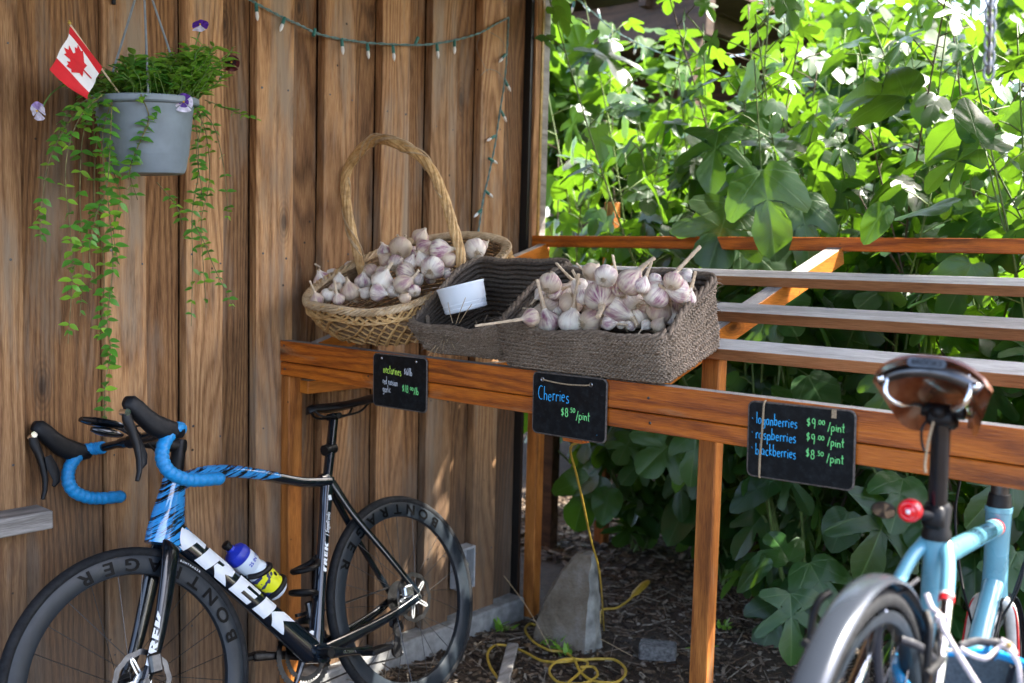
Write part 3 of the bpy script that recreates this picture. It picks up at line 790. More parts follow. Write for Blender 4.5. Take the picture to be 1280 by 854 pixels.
# ------------------------------------------------------------------ garlic
t = NT('garlic skin'); uvn = t.n('ShaderNodeUVMap'); mp = t.n('ShaderNodeMapping'); mp.inputs['Scale'].default_value = (34, 1.6, 1)
t.l(uvn.outputs[0], mp.inputs[0]); oi = t.n('ShaderNodeObjectInfo'); cb = t.n('ShaderNodeCombineXYZ'); t.l(t.math('MULTIPLY', oi.outputs['Random'], 91), cb.inputs[0]); t.l(t.math('MULTIPLY', oi.outputs['Random'], 33), cb.inputs[1]); t.l(cb.outputs[0], mp.inputs['Location'])
st = t.noise(mp.outputs[0], 1.0, 5, .65)
mp2 = t.n('ShaderNodeMapping'); mp2.inputs['Scale'].default_value = (6, 2.2, 1); t.l(uvn.outputs[0], mp2.inputs[0]); t.l(cb.outputs[0], mp2.inputs['Location'])
blot = t.noise(mp2.outputs[0], 1.0, 3, .6)
suv = t.n('ShaderNodeSeparateXYZ'); t.l(uvn.outputs[0], suv.inputs[0])
mid = t.ramp(suv.outputs[1], [(.12, (.1,)*3), (.35, (1,)*3), (.72, (1,)*3), (.92, (.15,)*3)])
amt = t.math('MULTIPLY', t.ramp(t.math('ADD', t.math('MULTIPLY', st, .6), t.math('MULTIPLY', blot, .75)), [(.60, (0, 0, 0)), (.80, (1, 1, 1))]), mid)
amt = t.math('MULTIPLY', amt, t.ramp(oi.outputs['Random'], [(0, (.25,)*3), (.4, (.8,)*3), (.7, (1.0,)*3), (1, (.3,)*3)]))
skin = t.mix(blot, (.86, .80, .70), (.72, .61, .46))
skin = t.mix(t.ramp(oi.outputs['Random'], [(.60, (0, 0, 0)), (.72, (.55,)*3), (.95, (.8,)*3)]), skin, (.55, .41, .26))
colr = t.mix(amt, skin, (.25, .06, .15))
t.bump(st, .35, .0015)
t.set(Base_Color=colr, Roughness=.5, Subsurface_Weight=.15, Subsurface_Radius=(.01, .007, .005), Subsurface_Scale=.3, Specular_IOR_Level=.4); M['garlic'] = t.m
M['stem'] = strand_mat('dry garlic stem', [(.42, .30, .18), (.62, .49, .34), (.72, .62, .48)], .6, 30)
M['roots'] = strand_mat('garlic roots', [(.30, .21, .12), (.46, .36, .24), (.55, .46, .34)], .8, 60)
# shared meshes (radius 1 at the waist, stem along +z)
GM = []
for k in range(6):
    rnd = random.Random(k); nl = rnd.choice((5, 6, 7)); ph = rnd.random()*6; asym = rnd.uniform(.0, .10)
    prof = [(.10, -.80), (.30, -.84), (.62, -.74), (.88, -.48), (1.0, -.12), (.98, .18), (.80, .50), (.52, .76), (.30, .96), (.20, 1.12), (.165, 1.28)]
    def rf(i, a, nl=nl, ph=ph, asym=asym):
        f = (i/10); l = abs(math.sin((a*nl+ph)/2))**.45
        return 1-(.13*(1-l))*min(1, math.sin(PI*min(1, f*1.02))+.1)+asym*math.cos(a+ph)
    b = MB(); b.lathe(prof, 30, rf=rf, uv=True)
    b2 = MB(); 
    for _ in range(26):
        a = rnd.random()*6.28; rr = rnd.uniform(.02, .26); L = rnd.uniform(.15, .42)
        b2.tube([(rr*math.cos(a), rr*math.sin(a), -.8), (rr*1.5*math.cos(a+.3), rr*1.5*math.sin(a+.3), -.8-L*.6), (rr*(1.9+rnd.random())*math.cos(a+.7), rr*(1.9+rnd.random())*math.sin(a+.7), -.8-L)], [.028, .02, .010], 4)
    b2.ball((0, 0, -.80), .24, 8, 4, sc=(1, 1, .35))
    GM.append((b.mesh('bulb', M['garlic'], angle=180), b2.mesh('roots', M['roots'])))
SMH = []
for k in range(5):
    rnd = random.Random(40+k); bx, by = rnd.uniform(-.25, .25), rnd.uniform(-.25, .25)
    b = MB(); pts = [(0, 0, 0), (bx*.1, by*.1, .25), (bx*.35, by*.35, .5), (bx*.65, by*.65, .75), (bx, by, 1)]
    b.tube(bez(pts, 4), [.175-.055*min(1, i/8)+.012*math.sin(i*2.1+k) for i in range(17)], 9, flat=.85, rf=lambda i, a: 1+.07*math.sin(3*a))
    SMH.append((b.mesh('stem', M['stem']), (bx, by)))
def garlic(p, r, axis, stem, label, group, roots=True, k=[0]):
    """p centre, r radius in m, axis world direction of the stem, stem length in radii"""
    k[0] += 1; ax = Vector(axis).normalized(); q = ax.to_track_quat('Z', 'Y').to_matrix().to_4x4()
    m4 = Matrix.Translation(p) @ q @ Matrix.Rotation(random.random()*6.28, 4, 'Z') @ Matrix.Diagonal((r, r, r*.93, 1))
    g = thing('garlic_bulb', label, 'garlic', mat=m4, group=group)
    me, rt = GM[k[0] % 6]
    link_mesh('bulb', me, g)
    if roots: link_mesh('roots', rt, g)
    if stem > 0:
        sm_, _ = SMH[k[0] % 5]
        link_mesh('stem', sm_, g, Matrix.Translation((0, 0, 1.16)) @ Matrix.Diagonal((1.25, 1.25, stem, 1)))
    return g
def on_basket(px, py, h):
    """place of the pile surface h above the slats seen at a pixel"""
    d = F_+R2*((px-640)/1244.4)-U2*((py-427)/1244.4); nn = Vector((0, -SA, CA)); o = Vector((0, 0, H0))+nn*h
    return CAMP+d*((o-CAMP).dot(nn)/d.dot(nn))
RX, UX, FX = R2.copy(), U2.copy(), F_.copy()
ordn = ['first', 'second', 'third', 'fourth', 'fifth', 'sixth', 'seventh', 'eighth', 'ninth', 'tenth', 'eleventh', 'twelfth', 'thirteenth', 'fourteenth', 'fifteenth', 'sixteenth', 'seventeenth', 'eighteenth', 'nineteenth', 'twentieth', 'twenty-first', 'twenty-second', 'twenty-third', 'twenty-fourth']
def pile(items, sc, ox, oy, group, where, hfun, sk=1.0):
    rows = {}
    recs = []
    for (cx, cy, r, tip, z) in items:
        px, py = ox+cx/sc, oy+cy/sc
        h = hfun(px, py)+z
        p = on_basket(px, py, h); dist = (p-CAMP).dot(F_)
        rad = (1.08 if sk > 1 else .98)*r/sc*dist/1244.4
        if tip is None: ax = (FX*.75+UX*.5+RX*random.uniform(-.5, .5)); sl = 0; what = 'roots towards the viewer'
        else:
            dx, dy = (tip[0]-cx)/sc, -(tip[1]-cy)/sc; Lp = math.hypot(dx, dy)
            toward = tip[2] if len(tip) > 2 else -.25
            ax = RX*(dx/Lp)+UX*(dy/Lp)+FX*toward; ax.normalize()
            sl = max(.0, Lp/sc*0+ (Lp*dist/1244.4)/rad/max(.35, math.sqrt(1-min(.8, (toward*.7)**2)))-.85)*1.12*sk
            a = math.degrees(math.atan2(dy, dx))
            what = 'stem up' if 60 < a < 120 else 'stem up and right' if -20 < a <= 60 else 'stem up and left' if 120 <= a < 160 else 'stem pointing left' if a >= 160 or a < -150 else 'stem pointing down'
            if sl < .25: what = 'a short cut neck'
        recs.append([px, py, p, rad, ax, sl, what])
    ys = sorted(r_[1] for r_ in recs); c1, c2 = ys[len(ys)//3], ys[2*len(ys)//3]
    for nm, lo, hi in (('back', -1, c1), ('middle', c1, c2), ('front', c2, 1e9)):
        rw = sorted([r_ for r_ in recs if lo <= r_[1] < hi], key=lambda r_: r_[0])
        for i, (px, py, p, rad, ax, sl, what) in enumerate(rw):
            garlic(p, rad, ax, sl if sl > .2 else 0, '%s garlic from the left, %s row, %s, %s' % (ordn[i], nm, where, what), group)
A_items = [(122, 556, 38, (108, 520), 0), (176, 552, 24, (178, 530), 0), (165, 582, 27, None, 0), (216, 592, 37, (206, 548), 0), (256, 556, 30, (262, 520), 0), (284, 522, 30, (300, 545), .01),
 (333, 452, 27, (325, 425), .03), (326, 556, 42, (350, 500), .02), (310, 592, 33, (345, 600), 0), (337, 482, 28, (320, 470), .02), (322, 524, 24, (340, 505), .01), (372, 494, 32, None, .02),
 (388, 440, 42, (400, 400, .9), .04), (404, 524, 38, (440, 540), .02), (422, 492, 27, (430, 470), .03), (396, 566, 40, (448, 530), .01), (456, 402, 31, (470, 380), .05), (470, 440, 34, (495, 425), .04),
 (462, 482, 29, (450, 455), .03), (500, 508, 45, None, .02), (522, 448, 42, (570, 445), .04), (553, 482, 31, (580, 470), .02), (640, 445, 42, None, .0), (672, 432, 20, (690, 420), .0), (445, 548, 26, (470, 530), .0), (362, 455, 22, (370, 430), .02),
 (268, 596, 24, (240, 580), -.01), (585, 462, 26, (600, 430), .0), (490, 540, 26, (520, 530), -.01), (360, 590, 26, (380, 605), -.01)]
def filler(items, box, n, seed, dz, r0):
    rnd = random.Random(seed); out = []
    for _ in range(900):
        x, y = rnd.uniform(box[0], box[1]), rnd.uniform(box[2], box[3])
        if not box[4](x, y): continue
        if all((x-i[0])**2+(y-i[1])**2 > (.62*(r0+i[2]))**2 for i in items+out):
            a = rnd.random()*6.28; L = rnd.uniform(35, 75); out.append((x, y, r0*rnd.uniform(.85, 1.15), (x+math.cos(a)*L, y-abs(math.sin(a))*L*rnd.choice((1, 1, -.6)), rnd.uniform(-.6, .6)) if rnd.random() < .85 else None, dz))
            if len(out) >= n: break
    return out
A_items += filler(A_items, (95, 660, 420, 620, lambda x, y: y > 560-.24*x and y < 625-.10*(x-300) and x < 560 and not (x > 455 and y > 535)), 26, 1, -.004, 26)
pile(A_items, 2.753, 360, 150, 'purple striped garlic heaped in the willow basket', 'willow basket', lambda x, y: .150+.04*smooth((350-y)/50))
B_items = [(584, 138, 43, (600, 100, .8), .02), (512, 272, 36, (352, 298, -.3), .035), (578, 288, 47, (543, 170), 0), (588, 216, 42, (620, 190, .5), .0), (668, 288, 50, (690, 152), 0), (664, 218, 46, (640, 260, .8), .01),
 (640, 172, 36, (668, 130), .0), (700, 150, 34, (628, 86), .02), (720, 190, 34, (688, 112), .02), (785, 188, 62, (782, 242, -1.6), .03), (782, 148, 32, (712, 86), .03), (850, 236, 58, (912, 278, -.5), .02), (746, 286, 46, (795, 270, .5), .0), (815, 292, 30, (870, 298), .005),
 (898, 134, 54, (958, 56), .05), (998, 180, 55, (1116, 46), .035), (1086, 170, 45, (1022, 160), .03), (908, 196, 46, (880, 150, .6), .02), (1012, 248, 48, (1030, 202), .01), (928, 270, 45, (900, 240, .6), .0), (800, 108, 44, None, .05), (746, 92, 36, (770, 70, .4), .05),
 (945, 148, 34, (972, 78), .05), (1120, 196, 36, (1146, 120), .02), (900, 300, 24, (1000, 205), -.01), (800, 292, 22, (756, 268), -.005), (862, 296, 22, (916, 296), -.005), (960, 300, 22, (936, 326), -.01), (1066, 128, 38, (1080, 100, .6), .04), (950, 226, 36, (1010, 208), .01), (862, 160, 34, (830, 66), .03), (600, 176, 30, (652, 152), .01)]
B_items += filler(B_items, (545, 1120, 90, 318, lambda x, y: y > 150-.08*(x-600) and y < 318-.06*abs(x-800)*(x > 800)), 24, 2, -.006, 32)
pile(B_items, 3.122, 500, 310, 'stemmed garlic heaped in the front seagrass basket', 'front seagrass basket', lambda x, y: .112+.085*smooth((402-y)/65), 1.35)
# ------------------------------------------------------------------ black road bicycle leaning on the shed
HD_, LN_, PT_, SB_ = -.0597, .2921, .0419, 1.0139
e1 = Vector((-math.sin(HD_)*math.cos(PT_), -math.cos(HD_)*math.cos(PT_), math.sin(PT_)))
sv = Vector((-1, 0, 0)); sv = (sv-e1*e1.dot(sv)).normalized(); uv_ = e1.cross(-sv); uv_ = uv_ if uv_.z > 0 else -uv_
e2 = uv_*math.cos(LN_)+sv*math.sin(LN_); e3 = e2.cross(e1); e3 = e3 if e3.x > 0 else -e3
MBK = frame((.4159, .2766, .0613), e1*SB_, e3*SB_, e2*SB_)
bike = thing('road_bicycle', 'black road bicycle with blue bar tape and white TREK lettering, leaning on the shed', 'bicycle', mat=MBK)
t = NT('blue and black streaked paint'); c = t.coord('Object')
sp = t.n('ShaderNodeSeparateXYZ'); t.l(c, sp.inputs[0])
ang = t.math('ADD', t.math('MULTIPLY', sp.outputs[2], 62), t.math('MULTIPLY', sp.outputs[0], 22))
wv = t.noise(t.coord('Object', (7, 7, 7)), 1.0, 2)
nv = t.n('ShaderNodeCombineXYZ'); t.l(ang, nv.inputs[0]); t.l(t.math('MULTIPLY', sp.outputs[0], 5), nv.inputs[1]); t.l(t.math('MULTIPLY', wv, 1.5), nv.inputs[2])
st = t.noise(nv.outputs[0], 1.35, 4, .75)
edge = t.math('MULTIPLY', t.math('ADD', sp.outputs[0], -.50), 5.0)
edge = t.math('MINIMUM', t.math('MULTIPLY', t.math('ADD', edge, .25), 1.0), t.math('MAXIMUM', t.math('MULTIPLY', t.math('ADD', t.math('ADD', sp.outputs[2], t.math('MULTIPLY', sp.outputs[0], 1.15)), -1.585), 14.0), t.math('MULTIPLY', t.math('ADD', sp.outputs[2], -.797), 20.0)))
fac = t.math('MULTIPLY', t.ramp(st, [(.45, (0, 0, 0)), (.50, (1, 1, 1))]), t.ramp(edge, [(0, (0, 0, 0)), (.05, (1, 1, 1))]))
col = t.mix(fac, (.004, .008, .014), t.mix(st, (.01, .12, .40), (.06, .42, .85)))
t.set(Base_Color=col, Roughness=.15, Coat_Weight=1.0, Coat_Roughness=.04); M['frame_paint'] = t.m

def ellip(b, pts, rw, rh, seg=14, up=(0, 1, 0), M4=None):
    """tube with different half width (y) and half height per point"""
    P = [Vector(p) for p in pts]; n = len(P); U0 = Vector(up); vs = []; fs = []
    for i in range(n):
        t_ = (P[min(i+1, n-1)]-P[max(i-1, 0)]).normalized(); u = (U0-t_*U0.dot(t_)).normalized(); v_ = t_.cross(u)
        a_ = rw[i] if isinstance(rw, (list, tuple)) else rw; h_ = rh[i] if isinstance(rh, (list, tuple)) else rh
        for k in range(seg):
            q = 2*PI*k/seg; cx, sx = math.cos(q), math.sin(q)
            cx = math.copysign(abs(cx)**.8, cx); sx = math.copysign(abs(sx)**.8, sx)
            vs.append(P[i]+u*(cx*a_)+v_*(sx*h_))
    for i in range(n-1):
        for k in range(seg):
            l = (k+1) % seg; fs.append((i*seg+k, i*seg+l, (i+1)*seg+l, (i+1)*seg+k))
    fs.append(tuple(range(seg))[::-1]); fs.append(tuple((n-1)*seg+k for k in range(seg)))
    if M4 is not None: vs = [M4 @ p for p in vs]
    return b.add(vs, fs)
def lerp(a, b_, t_): return Vector(a)+(Vector(b_)-Vector(a))*t_
def ln(a, b_, n=6): return [lerp(a, b_, i/n) for i in range(n+1)]
BB = Vector((.412, 0, .262)); CL = Vector((.258, 0, .762)); HT1 = Vector((.802, 0, .846)); HT0 = Vector((.858, 0, .678)); FA = Vector((1.002, 0, .340)); RA = Vector((0, 0, .340))
# front triangle, one painted mesh
b = MB()
ellip(b, ln(HT0+Vector((.006, 0, -.012)), HT1+Vector((-.003, 0, .010)), 6), [.027, .028, .027, .026, .026, .026, .026], [.056, .055, .050, .044, .038, .033, .029])
tt = bez([HT1+Vector((-.005, 0, -.022)), (.715, 0, .842), (.62, 0, .838), (.50, 0, .812), (.37, 0, .776), CL+Vector((-.004, 0, .000))], 5)
ellip(b, tt, [.019+.004*abs(i/12.5-1) for i in range(26)], [.024-.008*min(1, i/16) for i in range(26)])
dt = ln(HT0+Vector((-.012, 0, .030)), BB+Vector((.012, 0, .010)), 10)
ellip(b, dt, [.024+.006*(i/10) for i in range(11)], [.040, .034, .031, .030, .030, .030, .031, .032, .034, .037, .040])
ellip(b, ln(BB, lerp(BB, CL, 1.03), 8), [.028, .024, .020, .018, .017, .0165, .0165, .017, .018], [.030, .022, .018, .0175, .017, .017, .018, .022, .024])
b.tube([BB+Vector((0, -.040, 0)), BB+Vector((0, .040, 0))], .029, 20)
# cowl where top tube meets seat tube
ellip(b, bez([CL+Vector((.03, 0, .012)), CL+Vector((.0, 0, .004)), CL+Vector((-.022, 0, -.012))], 4), .017, [.014, .018, .022, .024, .024, .022, .018, .014, .010])
b.build('frame', M['frame_paint'], bike, local=True, angle=60)
for sgn in (1, -1):
    b = MB(); y1 = .062*sgn
    ellip(b, bez([CL+Vector((-.012, .010*sgn, -.005)), (.185, .022*sgn, .640), (.095, .045*sgn, .500), (-.002, y1, .352)], 6), .0075, [.015-.004*min(1, i/8) for i in range(19)])
    b.build('seat_stay', M['black_gloss'], bike, local=True, angle=60)
    b = MB()
    ellip(b, bez([BB+Vector((-.01, .030*sgn, .004)), (.29, .036*sgn, .280), (.13, .050*sgn, .305), (-.004, y1, .340)], 6), .009, [.021-.008*min(1, i/14) for i in range(19)])
    b.build('chain_stay', M['black_gloss'], bike, local=True, angle=60)
# seat post, clamp and saddle
b = MB(); ellip(b, ln(lerp(BB, CL, 1.02), (.186, 0, .966), 5), .0135, .0155); b.build('seat_post', M['black_gloss'], bike, local=True)
b = MB(); b.box((.160, -.016, .960), (.205, .016, .980), None, .004); b.tube([(.188, -.026, .968), (.188, .026, .968)], .009, 10); b.build('seat_clamp', M['black_matt'], bike, local=True)
b = MB(); b.tube([(.205, .0, .868), (.250, 0, .862)], .018, 12); b.build('post_clamp', M['black_matt'], bike, local=True)
sad = MB(); prof = []
xsS = np.linspace(.118, .392, 15); SDX, SDZ = -.100, -.046; vs = []; fs = []; sg = 14
for i, x in enumerate(xsS):
    u = (x-.118)/.274; hw = .0745*(1-u)**.9*(1.0 if u > .12 else .80+1.6*u)+.019 if u < .55 else .019+.0745*(1-.55)**.9*max(0, 1-(u-.55)/.36)**1.4
    hw *= (.55 if i == 14 else 1) ; zt = 1.050+.016*(1-u)**2.2-.004*math.sin(u*PI)+(-.008 if i == 14 else 0)
    for k in range(sg):
        a = 2*PI*k/sg; yy = math.cos(a)*hw; zz = math.sin(a)
        vs.append((x+SDX, yy, SDZ+zt+(.012*zz*(1 if zz > 0 else 1.1) if True else 0)-.016*(abs(yy)/max(hw, .01))**2*(1-u*.5)))
for i in range(14):
    for k in range(sg): l = (k+1) % sg; fs.append((i*sg+k, i*sg+l, (i+1)*sg+l, (i+1)*sg+k))
fs.append(tuple(range(sg))[::-1]); fs.append(tuple(14*sg+k for k in range(sg)))
sad.add(vs, fs); so_ = sad.build('saddle', M['black_matt'], bike, local=True, angle=70)
for sgn in (1, -1):
    b = MB(); b.tube(bez([(x_+SDX, y_*sgn, z_+SDZ) for x_, y_, z_ in ((.375, .010, 1.038), (.345, .016, 1.016), (.290, .022, 1.013), (.235, .022, 1.014), (.190, .030, 1.022), (.160, .040, 1.044))], 5), .0038, 8); b.build('saddle_rail', M['black_matt'], so_, local=True)

# wheels (built round the origin in the plane x,z, near side +y)
def text_mesh(txt, size, bold=0.0, shear=0.0):
    cu = bpy.data.curves.new('lettering', 'FONT'); cu.body = txt; cu.size = size; cu.offset = bold; cu.shear = shear; cu.resolution_u = 3; cu.align_x = 'CENTER'
    ob = bpy.data.objects.new('tmp', cu); C.objects.link(ob); dg = bpy.context.evaluated_depsgraph_get()
    me = bpy.data.meshes.new_from_object(ob.evaluated_get(dg)); bpy.data.objects.remove(ob)
    vs = [v.co.copy() for v in me.vertices]; fs = [tuple(p.vertices) for p in me.polygons]; bpy.data.meshes.remove(me); return vs, fs

tire = MB(); n = 96; sec = []
for k in range(14):
    a = PI*(-.18)+PI*1.36*k/13; sec.append((.3255+.0145*math.sin(a), .0145*math.cos(a)))
vs = []; fs = []
for i in range(n):
    t_ = 2*PI*i/n
    for (r_, y_) in sec: vs.append((r_*math.cos(t_), y_, r_*math.sin(t_)))
for i in range(n):
    for k in range(13): j = (i+1) % n; fs.append((i*14+k, j*14+k, j*14+k+1, i*14+k+1))
tire.add(vs, fs); tyre_me = tire.mesh('tyre', M['black_rubber'], angle=180)
rim = MB(); sec = [(.3172, .0120), (.3135, .0130), (.301, .0138), (.283, .0128), (.271, .0080), (.269, 0), (.271, -.0080), (.283, -.0128), (.301, -.0138), (.3135, -.0130), (.3172, -.0120)]
vs = []; fs = []; m = len(sec)
for i in range(n):
    t_ = 2*PI*i/n
    for (r_, y_) in sec: vs.append((r_*math.cos(t_), y_, r_*math.sin(t_)))
for i in range(n):
    for k in range(m-1): j = (i+1) % n; fs.append((i*m+k, j*m+k, j*m+k+1, i*m+k+1))
rim.add(vs, fs); rim_me = rim.mesh('rim', M['carbon_rim'], angle=50)
hub = MB(); hub.lathe([(.001, -.050), (.012, -.050), (.012, -.034), (.024, -.033), (.024, -.029), (.013, -.027), (.012, 0), (.013, .027), (.024, .029), (.024, .033), (.012, .034), (.012, .050), (.001, .050)], 20, Matrix.Rotation(PI/2, 4, 'X'))
hub_me = hub.mesh('hub', M['black_matt'])
spk = MB(); spk.tube([(0, 0, 0), (1, 0, 0)], .0011, 5); spoke_me = spk.mesh('spoke', M['dark_steel'])
def spoke(parent, a, b_):
    a = Vector(a); b_ = Vector(b_); d = b_-a
    m4 = Matrix.Translation(a) @ d.to_track_quat('X', 'Z').to_matrix().to_4x4() @ Matrix.Diagonal((d.length, 1, 1, 1))
    return link_mesh('spoke', spoke_me, parent, m4)
def rotor_mesh(r_=.080):
    b = MB(); n = 72
    rings = [(.064, 0), (.080, 0)]
    vs = []; fs = []
    for sy in (.0009, -.0009):
        for i in range(n):
            t_ = 2*PI*i/n; k = 1+.02*math.sin(i*PI/3)
            vs += [(.066*k*math.cos(t_), sy, .066*k*math.sin(t_)), (r_*k*math.cos(t_), sy, r_*k*math.sin(t_))]
    for i in range(n):
        j = (i+1) % n
        if i % 3 != 2 or True: fs.append((2*i, 2*j, 2*j+1, 2*i+1)); fs.append((2*n+2*i, 2*n+2*i+1, 2*n+2*j+1, 2*n+2*j))
        fs.append((2*i+1, 2*j+1, 2*n+2*j+1, 2*n+2*i+1))
    b.add(vs, fs); return b.mesh('rotor', M['dark_steel'], smooth=False)
rot_me = rotor_mesh()
spd = MB()
for k in range(5):
    a = 2*PI*k/5
    for da in (-.28, .28):
        spd.prism([(.018*math.cos(a+da), .018*math.sin(a+da)), (.060*math.cos(a+da*.25-.03), .060*math.sin(a+da*.25-.03)), (.069*math.cos(a-.03), .069*math.sin(a-.03)), (.069*math.cos(a+.05), .069*math.sin(a+.05)), (.060*math.cos(a+da*.25+.06), .060*math.sin(a+da*.25+.06)), (.020*math.cos(a+da+.2), .020*math.sin(a+da+.2))], -.0015, .0015, Matrix.Rotation(PI/2, 4, 'X'))
spd.lathe([(.012, -.004), (.024, -.004), (.024, .004), (.012, .004)], 20, Matrix.Rotation(PI/2, 4, 'X'))
M['silver_paint'] = plain('silver carrier', (.62, .64, .64), .3, metal=.6)
spider_me = spd.mesh('rotor_carrier', M['silver_paint'], smooth=False)
def wheel(M4, front, a0):
    wr = empty('wheel'); wr.parent = bike; wr.matrix_basis = M4
    link_mesh('tyre', tyre_me, wr); link_mesh('rim', rim_me, wr); link_mesh('hub', hub_me, wr)
    ns = 24
    for k in range(ns):
        a = 2*PI*k/ns+a0; side = 1 if k % 2 else -1; off = .55*(1 if (k//2) % 2 else -1)
        spoke(wr, (.023*math.cos(a+off*2.4), .031*side, .023*math.sin(a+off*2.4)), (.271*math.cos(a), .003*side, .271*math.sin(a)))
    yy = .043
    link_mesh('rotor', rot_me, wr, Matrix.Translation((0, yy, 0))); link_mesh('rotor_carrier', spider_me, wr, Matrix.Translation((0, yy+.001, 0)))
    return wr
wr2 = wheel(Matrix.Translation(RA), False, .1)
# steering: fork, wheel and bars turn about the head tube
STEER = math.radians(-3)
axd = (HT1-HT0).normalized()
MST = Matrix.Translation(HT0) @ Matrix.Rotation(STEER, 4, axd) @ Matrix.Translation(-HT0)
MST0 = MST; MSB = Matrix.Translation(HT0) @ Matrix.Rotation(math.radians(4), 4, axd) @ Matrix.Translation(-HT0)
wr1 = wheel(MST @ Matrix.Translation(FA), True, .25)
# seen from the near (left) side forward is to the left, so text runs towards -x: letters advance with growing angle
def rim_word(wr, txt, size, a_start, step, rad, mat, wide=1.15, upright=True, y=.0150, bold=.0012):
    for i, ch in enumerate(txt):
        b = MB(); vs, fs = text_mesh(ch, size, bold); a = a_start+i*step
        er = Vector((math.cos(a), 0, math.sin(a))); et = Vector((math.sin(a), 0, -math.cos(a)))
        rgt = -et if upright else et; upv = er if upright else -er
        b.add([er*rad+rgt*(v.x*wide)+upv*(v.y-size*.36)+Vector((0, y, 0)) for v in vs], [f[::-1] for f in fs])
        b.build('rim_letter', M[mat], wr, local=True, smooth=False)
rim_word(wr1, 'BONTRAGER', .045, math.radians(171), -math.radians(12.4), .2925, 'rim_print', wide=1.3, upright=False)
rim_word(wr2, 'BONTRAGER', .045, math.radians(131), -math.radians(12.4), .2925, 'rim_print', wide=1.3, upright=False)
rim_word(wr1, 'BONTRAGER', .0075, math.radians(122), math.radians(1.4), .325, 'white_paint', wide=1.1, upright=True, y=.0152, bold=.0001)
# fork
for sgn in (1, -1):
    b = MB(); y0, y1 = .034*sgn, .056*sgn
    ellip(b, [MST @ Vector(p) for p in bez([(HT0.x-.004, .012*sgn, HT0.z-.010), (HT0.x+.010, y0, HT0.z-.035), (.908, .046*sgn, .535), (.955, .052*sgn, .42), (FA.x-.004, y1, FA.z+.004)], 6)], .0095, [.030-.016*i/24 for i in range(25)], up=e3 if False else (0, 1, 0))
    b.build('fork_blade', M['black_gloss'], bike, local=True, angle=70)
b = MB(); b.box((FA.x-.045, .052, FA.z+.015), (FA.x-.012, .078, FA.z+.065), MST, .005); b.tube([MST @ Vector((FA.x, -.062, FA.z)), MST @ Vector((FA.x, .066, FA.z))], .010, 12)
b.build('brake_caliper', M['dark_steel'], bike, local=True)
b = MB(); b.box((.018, .046, .350), (.060, .068, .385), None, .005); b.tube([(0, -.066, .34), (0, .070, .34)], .009, 12); b.build('brake_caliper', M['steel'], bike, local=True)

# cockpit
ST0 = HT1+axd*.010; ST1 = HT1+axd*.082
b = MB(); b.tube([MST @ p for p in ln(ST0, ST1, 2)], [.0215, .020, .019], 16); b.build('headset_spacer', M['black_matt'], bike, local=True)
BC = Vector((.905, 0, .956))
b = MB(); ellip(b, [MST @ p for p in ln(ST1+Vector((-.016, 0, 0)), BC, 4)], [.016, .018, .016, .016, .018], [.020, .019, .016, .017, .020]); b.tube([MST @ (BC+Vector((0, -.024, 0))), MST @ (BC+Vector((0, .024, 0)))], .0185, 16)
b.tube([MST @ (ST1+axd*-.020), MST @ (ST1+axd*.018)], .0190, 16); b.build('stem', M['black_matt'], bike, local=True)
HW = .200; MST = MSB
b = MB(); b.tube([MST @ p for p in bez([BC+Vector((0, -HW+.03, 0)), BC+Vector((0, -.07, 0)), BC, BC+Vector((0, .07, 0)), BC+Vector((0, HW-.03, 0))], 5)], [.0118]*5+[.0155]*11+[.0118]*5, 12)
b.build('handlebar', M['black_gloss'], bike, local=True)
XO = .030
for sgn in (1, -1):
    y = HW*sgn; V = Vector
    pts = [BC+V((0, (HW-.045)*sgn, 0)), BC+V((.004, (HW-.018)*sgn, .001)), V((.900+XO, y, .957)), V((.925+XO, y, .945)), V((.952+XO, y+.002*sgn, .915)), V((.960+XO, y+.004*sgn, .880)), V((.944+XO, y+.007*sgn, .848)), V((.905+XO, y+.009*sgn, .827)), V((.862+XO, y+.011*sgn, .819)), V((.800+XO, y+.013*sgn, .816))]
    P = [MST @ p for p in bez(pts, 12)]; nP = len(P)
    b = MB(); b.tube(P, [.0163+.0017*abs(math.sin(i*PI/5)) for i in range(nP)], 14); b.ball(P[-1], .0164, 12, 6); b.build('bar_tape', M['blue_tape'], bike, local=True)
    hood = [(.890, .948, .015, .016), (.915, .952, .0185, .024), (.945, .960, .0195, .028), (.973, .974, .0190, .027), (.995, .994, .0185, .024), (1.014, 1.014, .0185, .0235), (1.032, 1.030, .0175, .0215), (1.044, 1.036, .011, .013)]
    b = MB(); ellip(b, [MST @ V((h[0]+XO, y, h[1])) for h in hood], [h[2] for h in hood], [h[3] for h in hood], 16); hd = b.build('brake_hood', M['rubber_hood'], bike, local=True, angle=80)
    b = MB(); lv = [(1.047, 1.012), (1.046, .990), (1.036, .960), (1.028, .925), (1.026, .890), (1.030, .860), (1.039, .838)]
    ellip(b, [MST @ V((x+XO, y+.003*sgn, z)) for x, z in lv], [.008, .011, .011, .010, .009, .008, .006], [.010, .013, .011, .009, .007, .006, .005], 10); b.build('brake_lever', M['black_matt'], hd, local=True, angle=70)
    b = MB(); lv = [(1.020, .950), (1.012, .922), (1.004, .898), (1.004, .880), (1.014, .868)]
    ellip(b, [MST @ V((x+XO, y-.012*sgn, z)) for x, z in lv], .004, [.010, .015, .014, .010, .005], 8); b.build('shift_paddle', M['rubber_hood'], hd, local=True, angle=70)
    b = MB(); b.tube([MST @ V((1.050+XO, y-.010*sgn, 1.010)), MST @ V((1.050+XO, y+.014*sgn, 1.006))], .0085, 12); b.build('lever_pivot', M['chrome'], hd, local=True)
MST = MST0
